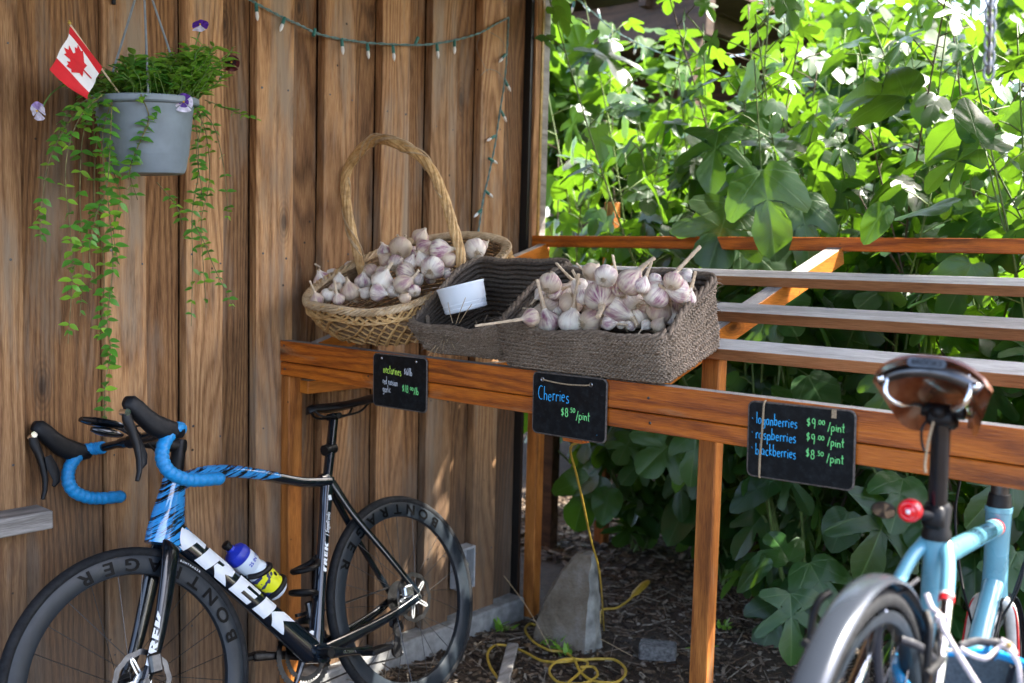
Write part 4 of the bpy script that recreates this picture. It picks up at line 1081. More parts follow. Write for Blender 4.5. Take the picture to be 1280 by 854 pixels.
# computer mount out in front
b = MB(); ellip(b, [MST @ Vector(p) for p in ((.900, 0, .965), (.935, 0, .990), (.960, 0, 1.000))], .007, .006, 8)
ellip(b, [MST @ p for p in ln((.935, 0, .997), (1.045, 0, 1.026), 4)], [.018, .026, .028, .026, .014], [.006, .010, .010, .010, .006], 12)
ellip(b, [MST @ p for p in ln((.940, 0, .972), (1.020, 0, .998), 4)], [.012, .018, .018, .017, .008], [.005, .009, .011, .010, .006], 12); b.build('computer_mount', M['black_gloss'], bike, local=True)
# white down tube lettering, drawn by hand in the slanted block style
def decal(M4, polys, name, mat):
    b = MB()
    for poly in polys: b.prism(poly, 0, .0006, M4)
    return b.build(name, M[mat], bike, local=True, smooth=False)
TREK = [
 # T
 [(.000, .30), (.060, 1.30), (.86, 1.30), (.86, .92), (.60, .92), (.46, 0), (.02, 0), (.10, .50)],
 # R
 [(.98, 1.30), (1.66, 1.30), (1.86, 1.12), (1.84, .68), (1.64, .50), (1.86, 0), (1.48, 0), (1.28, .46), (1.32, .74), (1.50, .80), (1.52, 1.0), (1.34, 1.0), (1.20, 0), (.82, 0)],
 # E
 [(2.06, 1.30), (2.78, 1.30), (2.74, 1.00), (2.36, 1.03), (2.33, .79), (2.70, .79), (2.66, .52), (2.29, .52), (2.26, .27), (2.64, .27), (2.60, 0), (1.96, 0)],
 # K
 [(2.96, 1.30), (3.34, 1.30), (3.20, 0), (2.78, 0)],
 [(3.30, .74), (3.62, 1.30), (4.06, 1.30), (3.66, .66), (3.92, 0), (3.48, 0), (3.26, .56)]]
d_dt = (dt[-1]-dt[0]).normalized(); upn = Vector((d_dt.z, 0, -d_dt.x)); upn = upn if upn.z > 0 else -upn
def put_word(p0, xd, ud, off, sx, sy, name='white_lettering', mat='white_paint'):
    """p0 start on the tube axis, xd reading direction, ud letter up, off stand-off along +y"""
    m4 = frame(Vector(p0)+Vector((0, off, 0)), Vector(xd)*sx, Vector(ud)*sy, Vector((0, 1, 0)))
    return decal(m4, TREK, name, mat)
# wrap onto the tube: letters follow its elliptical section
def put_on_tube(a, b_, s0, word_len, hgt, rw0, rw1, rh, mat='white_paint', ud=None, shift=0):
    a = Vector(a); b_ = Vector(b_); d = (b_-a); L = d.length; d.normalize(); u = ud
    b = MB()
    for poly in TREK:
        # subdivide outline so it can bend, fill as a fan grid through bmesh triangulation
        pts = []
        for i in range(len(poly)):
            p, q = poly[i], poly[(i+1) % len(poly)]
            for k in range(5): pts.append((p[0]+(q[0]-p[0])*k/5, p[1]+(q[1]-p[1])*k/5))
        bm = bmesh.new(); f = bm.faces.new([bm.verts.new((x, y, 0)) for x, y in pts]); bmesh.ops.triangulate(bm, faces=[f]); 
        bmesh.ops.subdivide_edges(bm, edges=bm.edges[:], cuts=2, use_grid_fill=True); bm.verts.index_update()
        out = []
        for v in bm.verts:
            s_ = s0+v.co.x/4.06*word_len; hh = (v.co.y/1.30-.5)*hgt+shift; tt_ = s_/L; rw = rw0+(rw1-rw0)*tt_
            r_h = rh(tt_) if callable(rh) else rh
            y = rw*max(0.02, 1-abs(min(1, max(-1, hh/r_h)))**2.3)**(1/2.3)
            out.append(a+d*s_+u*hh+Vector((0, y+.0012, 0)))
        b.add(out, [tuple(v.index for v in f_.verts) for f_ in bm.faces]); bm.free()
    return b.build('white_lettering', M[mat], bike, local=True, angle=180)
put_on_tube(dt[0], dt[-1], .012, .485, .056, .024, .030, .0335, ud=upn)
fa, fb = MST @ Vector((FA.x-.010, .054, FA.z+.03)), MST @ Vector((HT0.x+.018, .040, HT0.z-.06))
fd = (fb-fa).normalized(); fu = Vector((-fd.z, 0, fd.x)); fu = fu if fu.x > 0 else -fu
b = MB()
for poly in TREK: b.prism([(x, y-.65) for x, y in poly], 0, .0006, frame(lerp(fa, fb, .02)+Vector((0, .0105, 0)), fd*.034, fu*.017, Vector((0, 1, 0))))
b.build('white_lettering', M['white_paint'], bike, local=True, smooth=False)
sdn = (CL-BB).normalized(); sfu = Vector((-sdn.z, 0, sdn.x)); sfu = sfu if sfu.x > 0 else -sfu
b = MB()
for poly in TREK: b.prism([(x, y-.65) for x, y in poly], 0, .0006, frame(lerp(BB, CL, .46)+Vector((0, .0185, 0)), sdn*.0225, sfu*.0105, Vector((0, 1, 0))))
vs, fs = text_mesh('| Segafredo', .021, .0002, .3); b.add([lerp(BB, CL, .74)+sdn*v.x*.78+sfu*(v.y-.006)+Vector((0, .0188, 0)) for v in vs], fs)
b.build('white_lettering', M['white_paint'], bike, local=True, smooth=False)
b = MB(); b.box((-.006, .0182, -.008), (.006, .0190, .008), Matrix.Translation(lerp(BB, CL, .90))); b.build('decal', M['white_paint'], bike, local=True)
b = MB(); b.lathe([(.0006, 0), (.0125, 0), (.0125, .001), (.0095, .001), (.0095, .0005), (.0006, .0005)], 24, frame(lerp(BB, CL, .115)+Vector((.028, .012, 0)), (1, 0, 0), (0, 0, 1), (0, 1, 0))); b.build('round_decal', M['white_paint'], bike, local=True)

# drivetrain
b = MB(); n = 50
for (R_o, R_i, yy) in ((.105, .088, -.047), (.078, .064, -.040)):
    vs = []; fs = []
    for sy in (-.001, .001):
        for i in range(n*2):
            t_ = 2*PI*i/(2*n); ro = R_o+(.003 if i % 2 else -.002); vs += [(ro*math.cos(t_), yy+sy, ro*math.sin(t_)), (R_i*math.cos(t_), yy+sy, R_i*math.sin(t_))]
    N = n*2
    for i in range(N): j = (i+1) % N; fs += [(2*i, 2*j, 2*j+1, 2*i+1), (2*N+2*i, 2*N+2*i+1, 2*N+2*j+1, 2*N+2*j), (2*i, 2*N+2*i, 2*N+2*j, 2*j)]
    b.add([BB+Vector(v) for v in vs], fs)
for k in range(4):
    a = .6+k*PI/2; b.tube([BB+Vector((.02*math.cos(a), -.046, .02*math.sin(a))), BB+Vector((.093*math.cos(a), -.045, .093*math.sin(a)))], [.012, .007], 8)
b.build('chainring', M['dark_steel'], bike, local=True, angle=30)
CRA = math.radians(192)
cdir = Vector((math.cos(CRA), 0, math.sin(CRA)))
for sgn, dd in ((1, cdir), (-1, -cdir)):
    b = MB(); ellip(b, [BB+Vector((0, .062*sgn, 0))+dd*(.172*k/5) for k in range(6)], [.009, .010, .009, .008, .008, .008], [.020, .016, .013, .012, .013, .014], 12, up=(0, 1, 0))
    cr_ = b.build('crank_arm', M['black_gloss'] if sgn > 0 else M['grey_paint'] if 'grey_paint' in M else M['dark_steel'], bike, local=True, angle=60)
    b = MB(); pc = BB+dd*.172+Vector((0, .085*sgn, 0)); b.box((-.045, -.025, -.008), (.045, .035 if sgn > 0 else .025, .008), Matrix.Translation(pc), .004); b.tube([pc-Vector((0, .03*sgn, 0)), pc], .007, 10); b.build('pedal', M['black_matt'], bike, local=True)
    if sgn > 0:
        b = MB(); vs, fs = text_mesh('ULTEGRA', .012, .0002, .0); ud_ = Vector((0, 0, 1)); b.add([BB+Vector((0, .0725, 0))+dd*(.075)+(dd)*(v.x)+ud_*(v.y-.004) for v in vs], fs); b.build('crank_lettering', M['steel'], cr_, local=True, smooth=False)
b = MB(); b.tube([BB+Vector((0, .035, 0)), BB+Vector((0, .074, 0))], .014, 16); b.build('crank_bolt', M['black_matt'], bike, local=True)
b = MB()
for k in range(10):
    r_ = .058-.0038*k; yy = -.022-.0038*k
    b.lathe([(.018, yy), (r_, yy), (r_, yy-.0016), (.018, yy-.0016)], 26, Matrix.Translation(RA) @ Matrix.Rotation(PI/2, 4, 'X') @ Matrix.Diagonal((1, 1, -1, 1)), rf=lambda i, a: 1+(.03*math.sin(a*13) if i in (1, 2) else 0))
b.build('cassette', M['dark_steel'], bike, local=True)
def chain(pts):
    b = MB(); P = bez(pts, 14)
    b.tube(P, [.0036+.0012*(i % 2) for i in range(len(P))], 6, flat=.7); return b.build('chain', M['dark_steel'], bike, local=True)
chain([BB+Vector((0, -.047, .104)), (.2, -.045, .375), RA+Vector((0, -.043, .043))])
dj = Vector((.008, -.046, .248)); dl = Vector((.030, -.046, .175))
chain([BB+Vector((0, -.047, -.104)), (.2, -.046, .165), dl+Vector((0, 0, -.022)), dl+Vector((-.022, 0, .0)), dj+Vector((.02, 0, 0)), RA+Vector((-.03, -.04, -.03))])
b = MB(); b.lathe([(.004, -.004), (.022, -.004), (.022, .004), (.004, .004)], 16, frame(dj, (1, 0, 0), (0, 0, 1), (0, 1, 0))); b.lathe([(.004, -.004), (.022, -.004), (.022, .004), (.004, .004)], 16, frame(dl, (1, 0, 0), (0, 0, 1), (0, 1, 0)))
ellip(b, [dj, (dj+dl)/2, dl], .004, .014, 10); b.box((-.014, -.070, .248), (.030, -.052, .304), None, .008); ellip(b, [(-.004, -.062, .325), (-.006, -.064, .29), dj+Vector((0, -.012, 0))], .008, [.010, .018, .016], 10); b.build('rear_derailleur', M['black_matt'], bike, local=True)
b = MB(); b.box((BB.x-.055, -.050, BB.z+.095), (BB.x-.030, -.030, BB.z+.150), None, .005); b.box((BB.x-.04, -.052, BB.z+.112), (BB.x+.01, -.040, BB.z+.122)); b.build('front_derailleur', M['dark_steel'], bike, local=True)
# cables at the bars
b = MB()
b.tube([MST @ Vector(p) for p in bez([BC+Vector((.05, .18, .01)), BC+Vector((.03, .07, .02)), ST0+Vector((.03, .02, .02)), ST0+Vector((.012, .004, -.012))], 8)], .0026, 7)
b.build('brake_hose', M['black_matt'], bike, local=True)
# bottle cages
def cage(base, axis, outw):
    b = MB(); ax = Vector(axis).normalized(); ow = Vector(outw).normalized(); s_ = Vector((0, 1, 0)); c0 = Vector(base)
    b.tube([c0-ax*.06, c0+ax*.07], .007, 8, flat=.5, up=ow)
    for q, op in ((.060, 1.0), (-.045, .9)):
        pts = [c0+ax*q+ow*.004]
        for k in range(13):
            a = -PI/2+2*PI*(k+.4)/13.8-PI/2*0; a = PI+.35+(2*PI-.7)*k/12
            pts.append(c0+ax*(q-.05*math.sin((a-PI)/2)*(1 if q > 0 else .1))+ow*(.039+.0375*math.cos(a))+s_*(.0375*math.sin(a)))
        b.tube(bez(pts, 3), .0085, 8, flat=1.0, up=ax)
    return b.build('bottle_cage', M['black_matt'], bike, local=True)
cA = lerp(dt[0], dt[-1], .555)+upn*.036; cage(cA, -d_dt, upn)
sB = lerp(BB, CL, .43)+Vector((.022, 0, .002)); cage(sB, sdn, Vector((sdn.z, 0, -sdn.x)))
# bottle sits in the cage: a thing of its own
bax = -d_dt; bc = cA+upn*.0385-bax*.070
MBT = MBK @ frame(bc, Vector((0, 1, 0)), bax.cross(Vector((0, 1, 0))), bax)
bot = thing('water_bottle', 'clear drinking bottle with blue cap and yellow print in the bicycle frame cage', 'bottle', mat=MBT)
t = NT('frosted bottle plastic'); t.set(Base_Color=(.62, .68, .74), Roughness=.35, Subsurface_Weight=.4, Subsurface_Radius=(.03, .03, .03), Subsurface_Scale=.1, Specular_IOR_Level=.5); M['frost'] = t.m
t = NT('yellow and navy wrap'); c = t.coord('Object'); nz = t.noise(c, 34, 2, .5); col = t.ramp(nz, [(.50, (.74, .74, .02)), (.54, (.02, .03, .12))], 'CONSTANT'); t.set(Base_Color=col, Roughness=.35); M['wrap'] = t.m
M['blue_plastic'] = plain('blue cap plastic', (.015, .035, .42), .35, var=.08)
M['yellow_print'] = plain('yellow print', (.76, .74, .03), .4, var=.05)
b = MB(); b.lathe([(.0005, .0), (.030, .0), (.0355, .006), (.0365, .02), (.0365, .100), (.0355, .108), (.0320, .118), (.0325, .124), (.0360, .132), (.0365, .160), (.0340, .168)], 32); b.build('bottle_body', M['frost'], bot, local=True)
b = MB(); b.lathe([(.0350, .1665), (.0368, .170), (.0368, .183), (.0330, .195), (.0200, .203), (.0130, .206), (.0125, .214), (.0005, .214)], 32); b.build('cap', M['blue_plastic'], bot, local=True)
b = MB(); b.lathe([(.0110, .2142), (.0110, .222), (.0135, .224), (.0130, .233), (.0005, .235)], 20); b.build('valve', M['black_matt'], bot, local=True)
b = MB(); b.lathe([(.0368, .022), (.0369, .099)], 40); b.build('printed_band', M['wrap'], bot, local=True)
def curved_text(txt, size, z, a0, r_, mat, bold=.0003):
    vs, fs = text_mesh(txt, size, bold); b = MB()
    b.add([Vector((r_*math.cos(a0+v.x/r_), r_*math.sin(a0+v.x/r_), z+v.y)) for v in vs], fs); return b.build('bottle_lettering', M[mat], bot, local=True, smooth=False)
curved_text("25 IN '15", .0145, .140, .25, .0372, 'blue_plastic', .0004)
b = MB(); vs = []; n = 28
vs = [(0, 0)]+[(.021*math.cos(a)*(1+.10*math.sin(3*a)), .024*math.sin(a)) for a in np.linspace(0, 2*PI, n, endpoint=False)]
b.add([Vector((.0374*math.cos(.55+x/.0374), .0374*math.sin(.55+x/.0374), .066+y)) for x, y in vs], [(0, 1+i, 1+(i+1) % n) for i in range(n)]); b.build('yellow_print', M['yellow_print'], bot, local=True, smooth=False)
b = MB(); vs = [(0, 0)]+[(.0065*math.cos(a), .0075*math.sin(a)) for a in np.linspace(0, 2*PI, 16, endpoint=False)]
b.add([Vector((.0378*math.cos(.50+x/.0378), .0378*math.sin(.50+x/.0378), .060+y)) for x, y in vs], [(0, 1+i, 1+(i+1) % 16) for i in range(16)]); b.build('dark_print', M['black_matt'], bot, local=True, smooth=False)
# ------------------------------------------------------------------ pale blue touring bicycle, seen from behind
hh, ll, pp_ = -.0849, 0.0, -.2806; S2 = .9953
f1 = Vector((math.sin(hh)*math.cos(pp_), math.cos(hh)*math.cos(pp_), math.sin(pp_))); rr_ = f1.cross(Vector((0, 0, 1))).normalized(); f2 = rr_.cross(f1); f3 = f2.cross(f1)
MB2 = frame((2.2848, -.906, .4857), f1*S2, f3*S2, f2*S2)
bk = thing('touring_bicycle', 'pale blue bicycle with brown leather saddle and red rear light, seen from behind', 'bicycle', mat=MB2)
M['pale_blue'] = plain('pale blue enamel', (.13, .35, .44), .28, var=.10, scale=14, coat=.8)
M['red_band'] = plain('red band', (.50, .015, .02), .35); M['leather'] = None
t = NT('brown saddle leather'); c = t.coord('Object'); n1 = t.noise(c, 22, 5, .6); n2 = t.noise(c, 320, 2, .5)
t.bump(n2, .25, .0008); t.set(Base_Color=t.ramp(n1, [(.3, (.10, .026, .010)), (.55, (.23, .072, .028)), (.75, (.34, .135, .06))]), Roughness=.22, Coat_Weight=.5, Coat_Roughness=.12); M['leather'] = t.m
M['fender'] = plain('polished mudguard', (.05, .06, .078), .22, metal=.4, var=.06, scale=8); M['cream'] = plain('cream enamel', (.68, .66, .60), .3, coat=.6)
M['mirror'] = plain('mirror glass', (.5, .5, .5), .03, metal=1.0, var=0)
t = NT('red lens'); t.set(Base_Color=(.62, .004, .012), Roughness=.08, Coat_Weight=1.0, Transmission_Weight=.25, Emission_Color=(.6, .0, .01), Emission_Strength=.05); M['red_lens'] = t.m
V = Vector
bBB = V((.412, 0, .270)); bCL = V((.268, 0, .765)); bH1 = V((.800, 0, .850)); bH0 = V((.857, 0, .690)); bFA = V((1.0, 0, .34)); bRA = V((0, 0, .34))
def part(b, name, mat, ang=60, par=None): return b.build(name, M[mat], par or bk, local=True, angle=ang)
b = MB()
b.tube(ln(bH0, bH1, 3), [.0245, .023, .023, .0245], 22); b.tube([bH1, bH1+V((-.003, 0, .010))], .026, 22)
b.tube(ln(lerp(bBB, bCL, .93)+V((.004, 0, 0)), lerp(bH1, bH0, .18), 5), .0172, 18)
b.tube(bez([bBB, lerp(bBB, bH0, .5), lerp(bH1, bH0, .82)], 6), [.021-.002*i/12 for i in range(13)], 18)
b.tube(ln(bBB, bCL, 4), [.0175, .0165, .0165, .0175, .0185], 18); b.tube([bBB+V((0, -.037, 0)), bBB+V((0, .037, 0))], .022, 18)
part(b, 'frame', 'pale_blue')
hd_ = (bH0-bH1).normalized()
for s_ in (.0, ):
    tdir = (lerp(bH1, bH0, .18)-lerp(bBB, bCL, .93)).normalized(); q = lerp(bH1, bH0, .18)-tdir*.034
    b = MB(); b.tube([q-tdir*.010, q+tdir*.006], .0178, 18); part(b, 'red_band', 'red_band'); b = MB(); b.tube([q-tdir*.016, q-tdir*.011], .0177, 18); part(b, 'white_band', 'cream')
for sg in (1, -1):
    ps = bez([bCL+V((.002, .016*sg, -.012)), bCL+V((-.035, .030*sg, -.055)), (.16, .046*sg, .60), (.07, .058*sg, .46), (.004, .064*sg, .350)], 8); n_ = len(ps)
    i0 = 11; b = MB(); b.tube(ps[:i0+1], .0105, 14); part(b, 'seat_stay', 'pale_blue'); b = MB(); b.tube(ps[i0:], [.0100-.003*i/n_ for i in range(n_-i0)], 14); part(b, 'seat_stay', 'chrome')
    dd = (ps[i0]-ps[i0-1]).normalized(); b = MB(); b.tube([ps[i0]-dd*.004, ps[i0]+dd*.005], .0113, 14); part(b, 'red_band', 'red_band'); b = MB(); b.tube([ps[i0]-dd*.009, ps[i0]-dd*.0045], .0111, 14); part(b, 'white_band', 'cream')
    b = MB(); b.tube(bez([bBB+V((-.02, .03*sg, .0)), (.25, .045*sg, .290), (.1, .058*sg, .32), (.0, .064*sg, .34)], 6), .010, 12); part(b, 'chain_stay', 'pale_blue')
# seat post, collar, saddle
sdir = (bCL-bBB).normalized(); sp1 = V((.205, 0, .935))
b = MB(); b.tube([bCL+sdir*-.005, sp1], .0140, 20); part(b, 'seat_post', 'black_gloss')
b = MB(); b.tube([bCL+sdir*-.004, bCL+sdir*.006, bCL+sdir*.014, bCL+sdir*.045, bCL+sdir*.052], [.0215, .0215, .0185, .0205, .0165], 20); part(b, 'seat_collar', 'black_matt')
b = MB(); b.box((.185, -.020, .925), (.235, .020, .950), None, .006); b.tube([(.21, -.030, .950), (.21, .030, .950)], .011, 12); b.ball((.182, 0, .944), .011, 12, 6); part(b, 'seat_clamp', 'black_matt')
ns = 25; nx_ = 15; vs = []; fs = []
def sad_pt(u, a, off=0.0):
    """u 0 rear .. 1 nose, a -1..1 across"""
    hw = .080*(1-u)**1.15+.017 if u < .96 else .017*(1-(u-.96)/.04*.5); hw = hw if u > .06 else hw*(.86+.14*u/.06)
    x = .075+.285*u; drop = (.030+.042*smooth(u/.5)*(1-.4*smooth((u-.5)/.5)))*abs(a)**2.4
    return V((x+(.020*(1-u)**4)*(abs(a)**2)*1.0, a*hw*(1-.10*abs(a)**6), 1.008-.014*math.sin(u*PI)-drop-off))
for off in (0, .0045):
    for i in range(nx_):
        for k in range(ns): vs.append(sad_pt(i/(nx_-1), -1+2*k/(ns-1), off))
N_ = nx_*ns
for i in range(nx_-1):
    for k in range(ns-1):
        a = i*ns+k; fs.append((a, a+1, a+ns+1, a+ns)); fs.append((N_+a, N_+a+ns, N_+a+ns+1, N_+a+1))
for i in range(nx_-1):
    for k in (0, ns-1): a = i*ns+k; fs.append((a, a+ns, N_+a+ns, N_+a) if k == 0 else (a+ns, a, N_+a, N_+a+ns))
for k in range(ns-1): fs.append((k+1, k, N_+k, N_+k+1)); a = (nx_-1)*ns+k; fs.append((a, a+1, N_+a+1, N_+a))
b = MB(); b.add(vs, fs); sd2 = part(b, 'saddle', 'leather', 50)
b = MB(); b.tube([sad_pt(.02, -.80+1.6*k/16, .022)+V((-.002+.006*(abs(-.8+1.6*k/16)**2), 0, 0)) for k in range(17)], [.006]*17, 8, flat=1.6, up=(0, 0, 1)); part(b, 'cantle_plate', 'dark_steel', par=sd2)
b = MB(); b.prism(rrect(.052, .013, .006), 0, .002, frame((.070, 0, .9945), (0, -1, 0), (0, 0, 1), (-1, 0, 0))); part(b, 'name_badge', 'dark_steel', par=sd2)
vs_, fs_ = text_mesh('BROOKS', .0105, .0002); b = MB(); b.add([V((.0675, -v.x, .9945+v.y-.0035)) for v in vs_], [f[::-1] for f in fs_]); part(b, 'badge_lettering', 'black_matt', par=sd2)
for sg in (1, -1):
    b = MB(); b.tube(bez([(.345, .008*sg, .975), (.30, .020*sg, .958), (.22, .024*sg, .953), (.15, .026*sg, .948), (.105, .036*sg, .938), (.088, .052*sg, .945), (.086, .056*sg, .965), (.090, .052*sg, .985)], 7), .0040, 10); part(b, 'saddle_rail', 'chrome', par=sd2)
    for yy in (.030, .064):
        b = MB(); b.ball((.083, yy*sg, .982-.012*(yy > .05)), .0058, 10, 6, sc=(.6, 1, 1)); part(b, 'rivet', 'chrome', par=sd2)
b = MB(); b.tube(bez([(.20, .012, .94), (.19, .022, .92), (.195, .022, .90), (.2, .018, .885)], 5), .0022, 6); part(b, 'lace_end', 'black_matt'); b = MB(); b.tube(bez([(.19, .006, .94), (.185, .010, .90), (.19, .012, .865), (.192, .010, .852)], 5), .0022, 6); part(b, 'lace_end', 'twine')
# rear light and mirror clamped on the post
lq = bCL+sdir*.028; bkd = V((-1, 0, -.28)).normalized()
b = MB(); b.tube([lq+V((-.014, 0, 0)), lq+V((-.030, .012, 0)), lq+V((-.036, .026, .0))], .008, 10); b.box((lq.x-.026, -.014, lq.z-.018), (lq.x+.016, .018, lq.z+.018), None, .006); part(b, 'light_bracket', 'black_matt')
mL = frame(lq+V((-.040, .030, .004)), V((0, 1, 0)), bkd.cross(V((0, 1, 0))), bkd) @ Matrix.Scale(.86, 4)
b = MB(); b.lathe([(.0005, -.004), (.0195, -.004), (.0205, .000), (.0205, .012), (.0190, .0135)], 28, mL); lh = part(b, 'light_housing', 'red_band')
b = MB(); b.lathe([(.0190, .0125), (.0185, .0165), (.0150, .0195), (.0120, .0185), (.0095, .021), (.0005, .0225)], 28, mL); part(b, 'red_lens', 'red_lens', par=lh); b = MB(); b.ball((0, 0, .0225), .0042, 10, 5, M=mL, sc=(1, 1, .4)); part(b, 'led', 'white_paint', par=lh)
mM = frame(lq+V((-.036, .070, -.002)), V((0, 1, 0)), V((.50, 0, -.866)).cross(V((0, 1, 0))) if False else V((-.5, 0, .866)), V((-.866, 0, -.5)))
b = MB(); b.lathe([(.0005, -.006), (.014, -.004), (.0172, .0), (.0178, .003), (.0165, .004)], 28, mM @ Matrix.Diagonal((1.05, .78, 1, 1))); b.tube([lq+V((-.036, .050, 0)), lq+V((-.032, .026, .002))], .004, 8); mh = part(b, 'mirror_housing', 'black_matt')
b = MB(); b.lathe([(.0005, .0042), (.0163, .0038)], 28, mM @ Matrix.Diagonal((1.05, .78, 1, 1))); part(b, 'mirror_glass', 'mirror', par=mh)
# wheels
def ring_mesh(name, sec, mat, a0=0.0, a1=2*PI, n=90, closed=True, ang=60):
    vs = []; fs = []; m = len(sec); cnt = n if closed else n+1
    for i in range(cnt):
        t_ = a0+(a1-a0)*i/n
        for (r_, y_) in sec: vs.append((r_*math.cos(t_), y_, r_*math.sin(t_)))
    for i in range(n):
        for k in range(m-1): j = (i+1) % cnt; fs.append((i*m+k, j*m+k, j*m+k+1, i*m+k+1))
    b = MB(); b.add(vs, fs); return b.mesh(name, M[mat], angle=ang)
ty = ring_mesh('tyre', [(.325+.014*math.sin(a), .014*math.cos(a)) for a in np.linspace(-.6, PI+.6, 16)], 'black_rubber', ang=180)
rm = ring_mesh('rim', [(.312, .012), (.306, .0125), (.296, .010), (.294, 0), (.296, -.010), (.306, -.0125), (.312, -.012)], 'carbon_rim')
fsec = [(.349+.008*math.cos(a*.96), .0190*math.sin(a)) for a in np.linspace(-1.5, 1.5, 11)]; fsec = fsec+[(r_-.0015, y_*.96) for r_, y_ in fsec[::-1]]; fsec.append(fsec[0])
for ctr_, a0, a1, nm in ((bRA, math.radians(18), math.radians(205), 'rear'), (bFA, math.radians(25), math.radians(215), 'front')):
    wr = empty('wheel'); wr.parent = bk; wr.matrix_basis = Matrix.Translation(ctr_)
    link_mesh('tyre', ty, wr); link_mesh('rim', rm, wr); link_mesh('hub', hub_me, wr)
    for k in range(28):
        a = 2*PI*k/28; side = 1 if k % 2 else -1
        m_ = V((.294*math.cos(a), .002*side, .294*math.sin(a))); h_ = V((.022*math.cos(a+1.2*(1 if k % 4 < 2 else -1)), .030*side, .022*math.sin(a+1.2*(1 if k % 4 < 2 else -1)))); d = m_-h_
        link_mesh('spoke', spoke_me, wr, Matrix.Translation(h_) @ d.to_track_quat('X', 'Z').to_matrix().to_4x4() @ Matrix.Diagonal((d.length, .9, .9, 1)))
    link_mesh('mudguard', ring_mesh('mudguard', fsec, 'fender' if nm == 'rear' else 'fender', a0, a1, 70, False), bk, Matrix.Translation(ctr_))
    for sg in (1, -1):
        for aa in (150, 185) if nm == 'rear' else (140,):
            q = ctr_+V((.350*math.cos(math.radians(aa)), .027*sg, .350*math.sin(math.radians(aa)))); b = MB(); b.tube([ctr_+V((-.01, .066*sg, .01)), q], .0022, 7); part(b, 'mudguard_stay', 'steel')
# fork in cream with a red stripe
for sg in (1, -1):
    ps = bez([bH0+V((.004, .010*sg, -.008)), bH0+V((.012, .032*sg, -.034)), (.905, .044*sg, .54), (.945, .050*sg, .44), (.998, .054*sg, .345)], 7); b = MB(); b.tube(ps, [.0145-.007*i/len(ps) for i in range(len(ps))], 14); fb_ = part(b, 'fork_blade', 'cream')
    b = MB(); b.tube([p+V((-.006, .0098*sg, .0)) for p in ps[3:]], [.0030]*len(ps[3:]), 8); part(b, 'red_stripe', 'red_band', par=fb_)
b = MB(); b.tube([bH0+V((.0, 0, 0)), bH0+V((.004, 0, -.012))], .022, 18); part(b, 'lower_headset', 'black_matt'); b = MB(); b.tube([bH1+V((-.003, 0, .010)), bH1+V((-.010, 0, .034))], [.0235, .020], 20); part(b, 'headset', 'black_matt')
b = MB(); b.tube([bH1+V((-.009, 0, .030)), bH1+V((-.024, 0, .082))], .0170, 20); part(b, 'steerer_spacer', 'dark_steel')
b = MB(); b.tube([bH1+V((-.020, 0, .072)), bH1+V((-.032, 0, .112))], .020, 18); b.tube([bH1+V((-.026, 0, .092)), bH1+V((.060, 0, .080))], .015, 14); part(b, 'stem', 'black_matt')
bc2 = bH1+V((.070, 0, .078)); b = MB(); b.tube(bez([bc2+V((0, -.21, 0)), bc2+V((0, -.1, 0)), bc2, bc2+V((0, .1, 0)), bc2+V((0, .21, 0))], 5), .013, 12); part(b, 'handlebar', 'black_matt')
for k, pth in enumerate(([bc2+V((.03, -.10, .0)), bc2+V((-.01, -.075, -.02)), bc2+V((-.035, -.055, -.09)), bH0+V((-.045, -.05, .03)), bH0+V((-.06, -.02, -.06))], [bc2+V((.03, .10, 0)), bc2+V((0, .09, -.02)), bc2+V((-.03, .085, -.10)), bH0+V((-.02, .06, .02)), bH0+V((-.07, .02, -.07))],
    [bc2+V((.04, -.14, .0)), bc2+V((.02, -.10, -.03)), bc2+V((-.0, -.06, -.11)), bH0+V((.0, -.035, .01)), bH0+V((.03, -.02, -.04))], [bH0+V((-.055, -.022, -.01)), bH0+V((-.07, -.024, -.05)), lerp(bBB, bH0, .5)+V((0, -.02, -.02))])):
    b = MB(); b.tube(bez(pth, 8), .0026, 7); part(b, 'cable', 'black_matt')
# crank and chain, mostly out of view
b = MB(); b.tube([bBB+V((0, -.06, 0)), bBB+V((.08, -.066, -.14))], [.012, .009], 10); b.tube([bBB+V((0, .06, 0)), bBB+V((-.08, .066, .14))], [.012, .009], 10); part(b, 'crank_arm', 'steel')
b = MB(); b.lathe([(.05, -.001), (.088, -.001), (.088, .001), (.05, .001), (.05, -.001)], 40, Matrix.Translation(bBB+V((0, -.048, 0))) @ Matrix.Rotation(PI/2, 4, 'X')); part(b, 'chainring', 'dark_steel')
# rack carrying the bag
for sg in (1, -1):
    b = MB(); b.tube(bez([(.10, .06*sg, .60), (.0, .075*sg, .60), (-.06, .075*sg, .59)], 6), .0052, 10); part(b, 'rack_rail', 'black_matt')
    b = MB(); b.tube(bez([(-.03, .060*sg, .66), (-.045, .070*sg, .64), (-.045, .072*sg, .58), (-.005, .070*sg, .36)], 6), .0050, 10); part(b, 'rack_strut', 'black_matt')

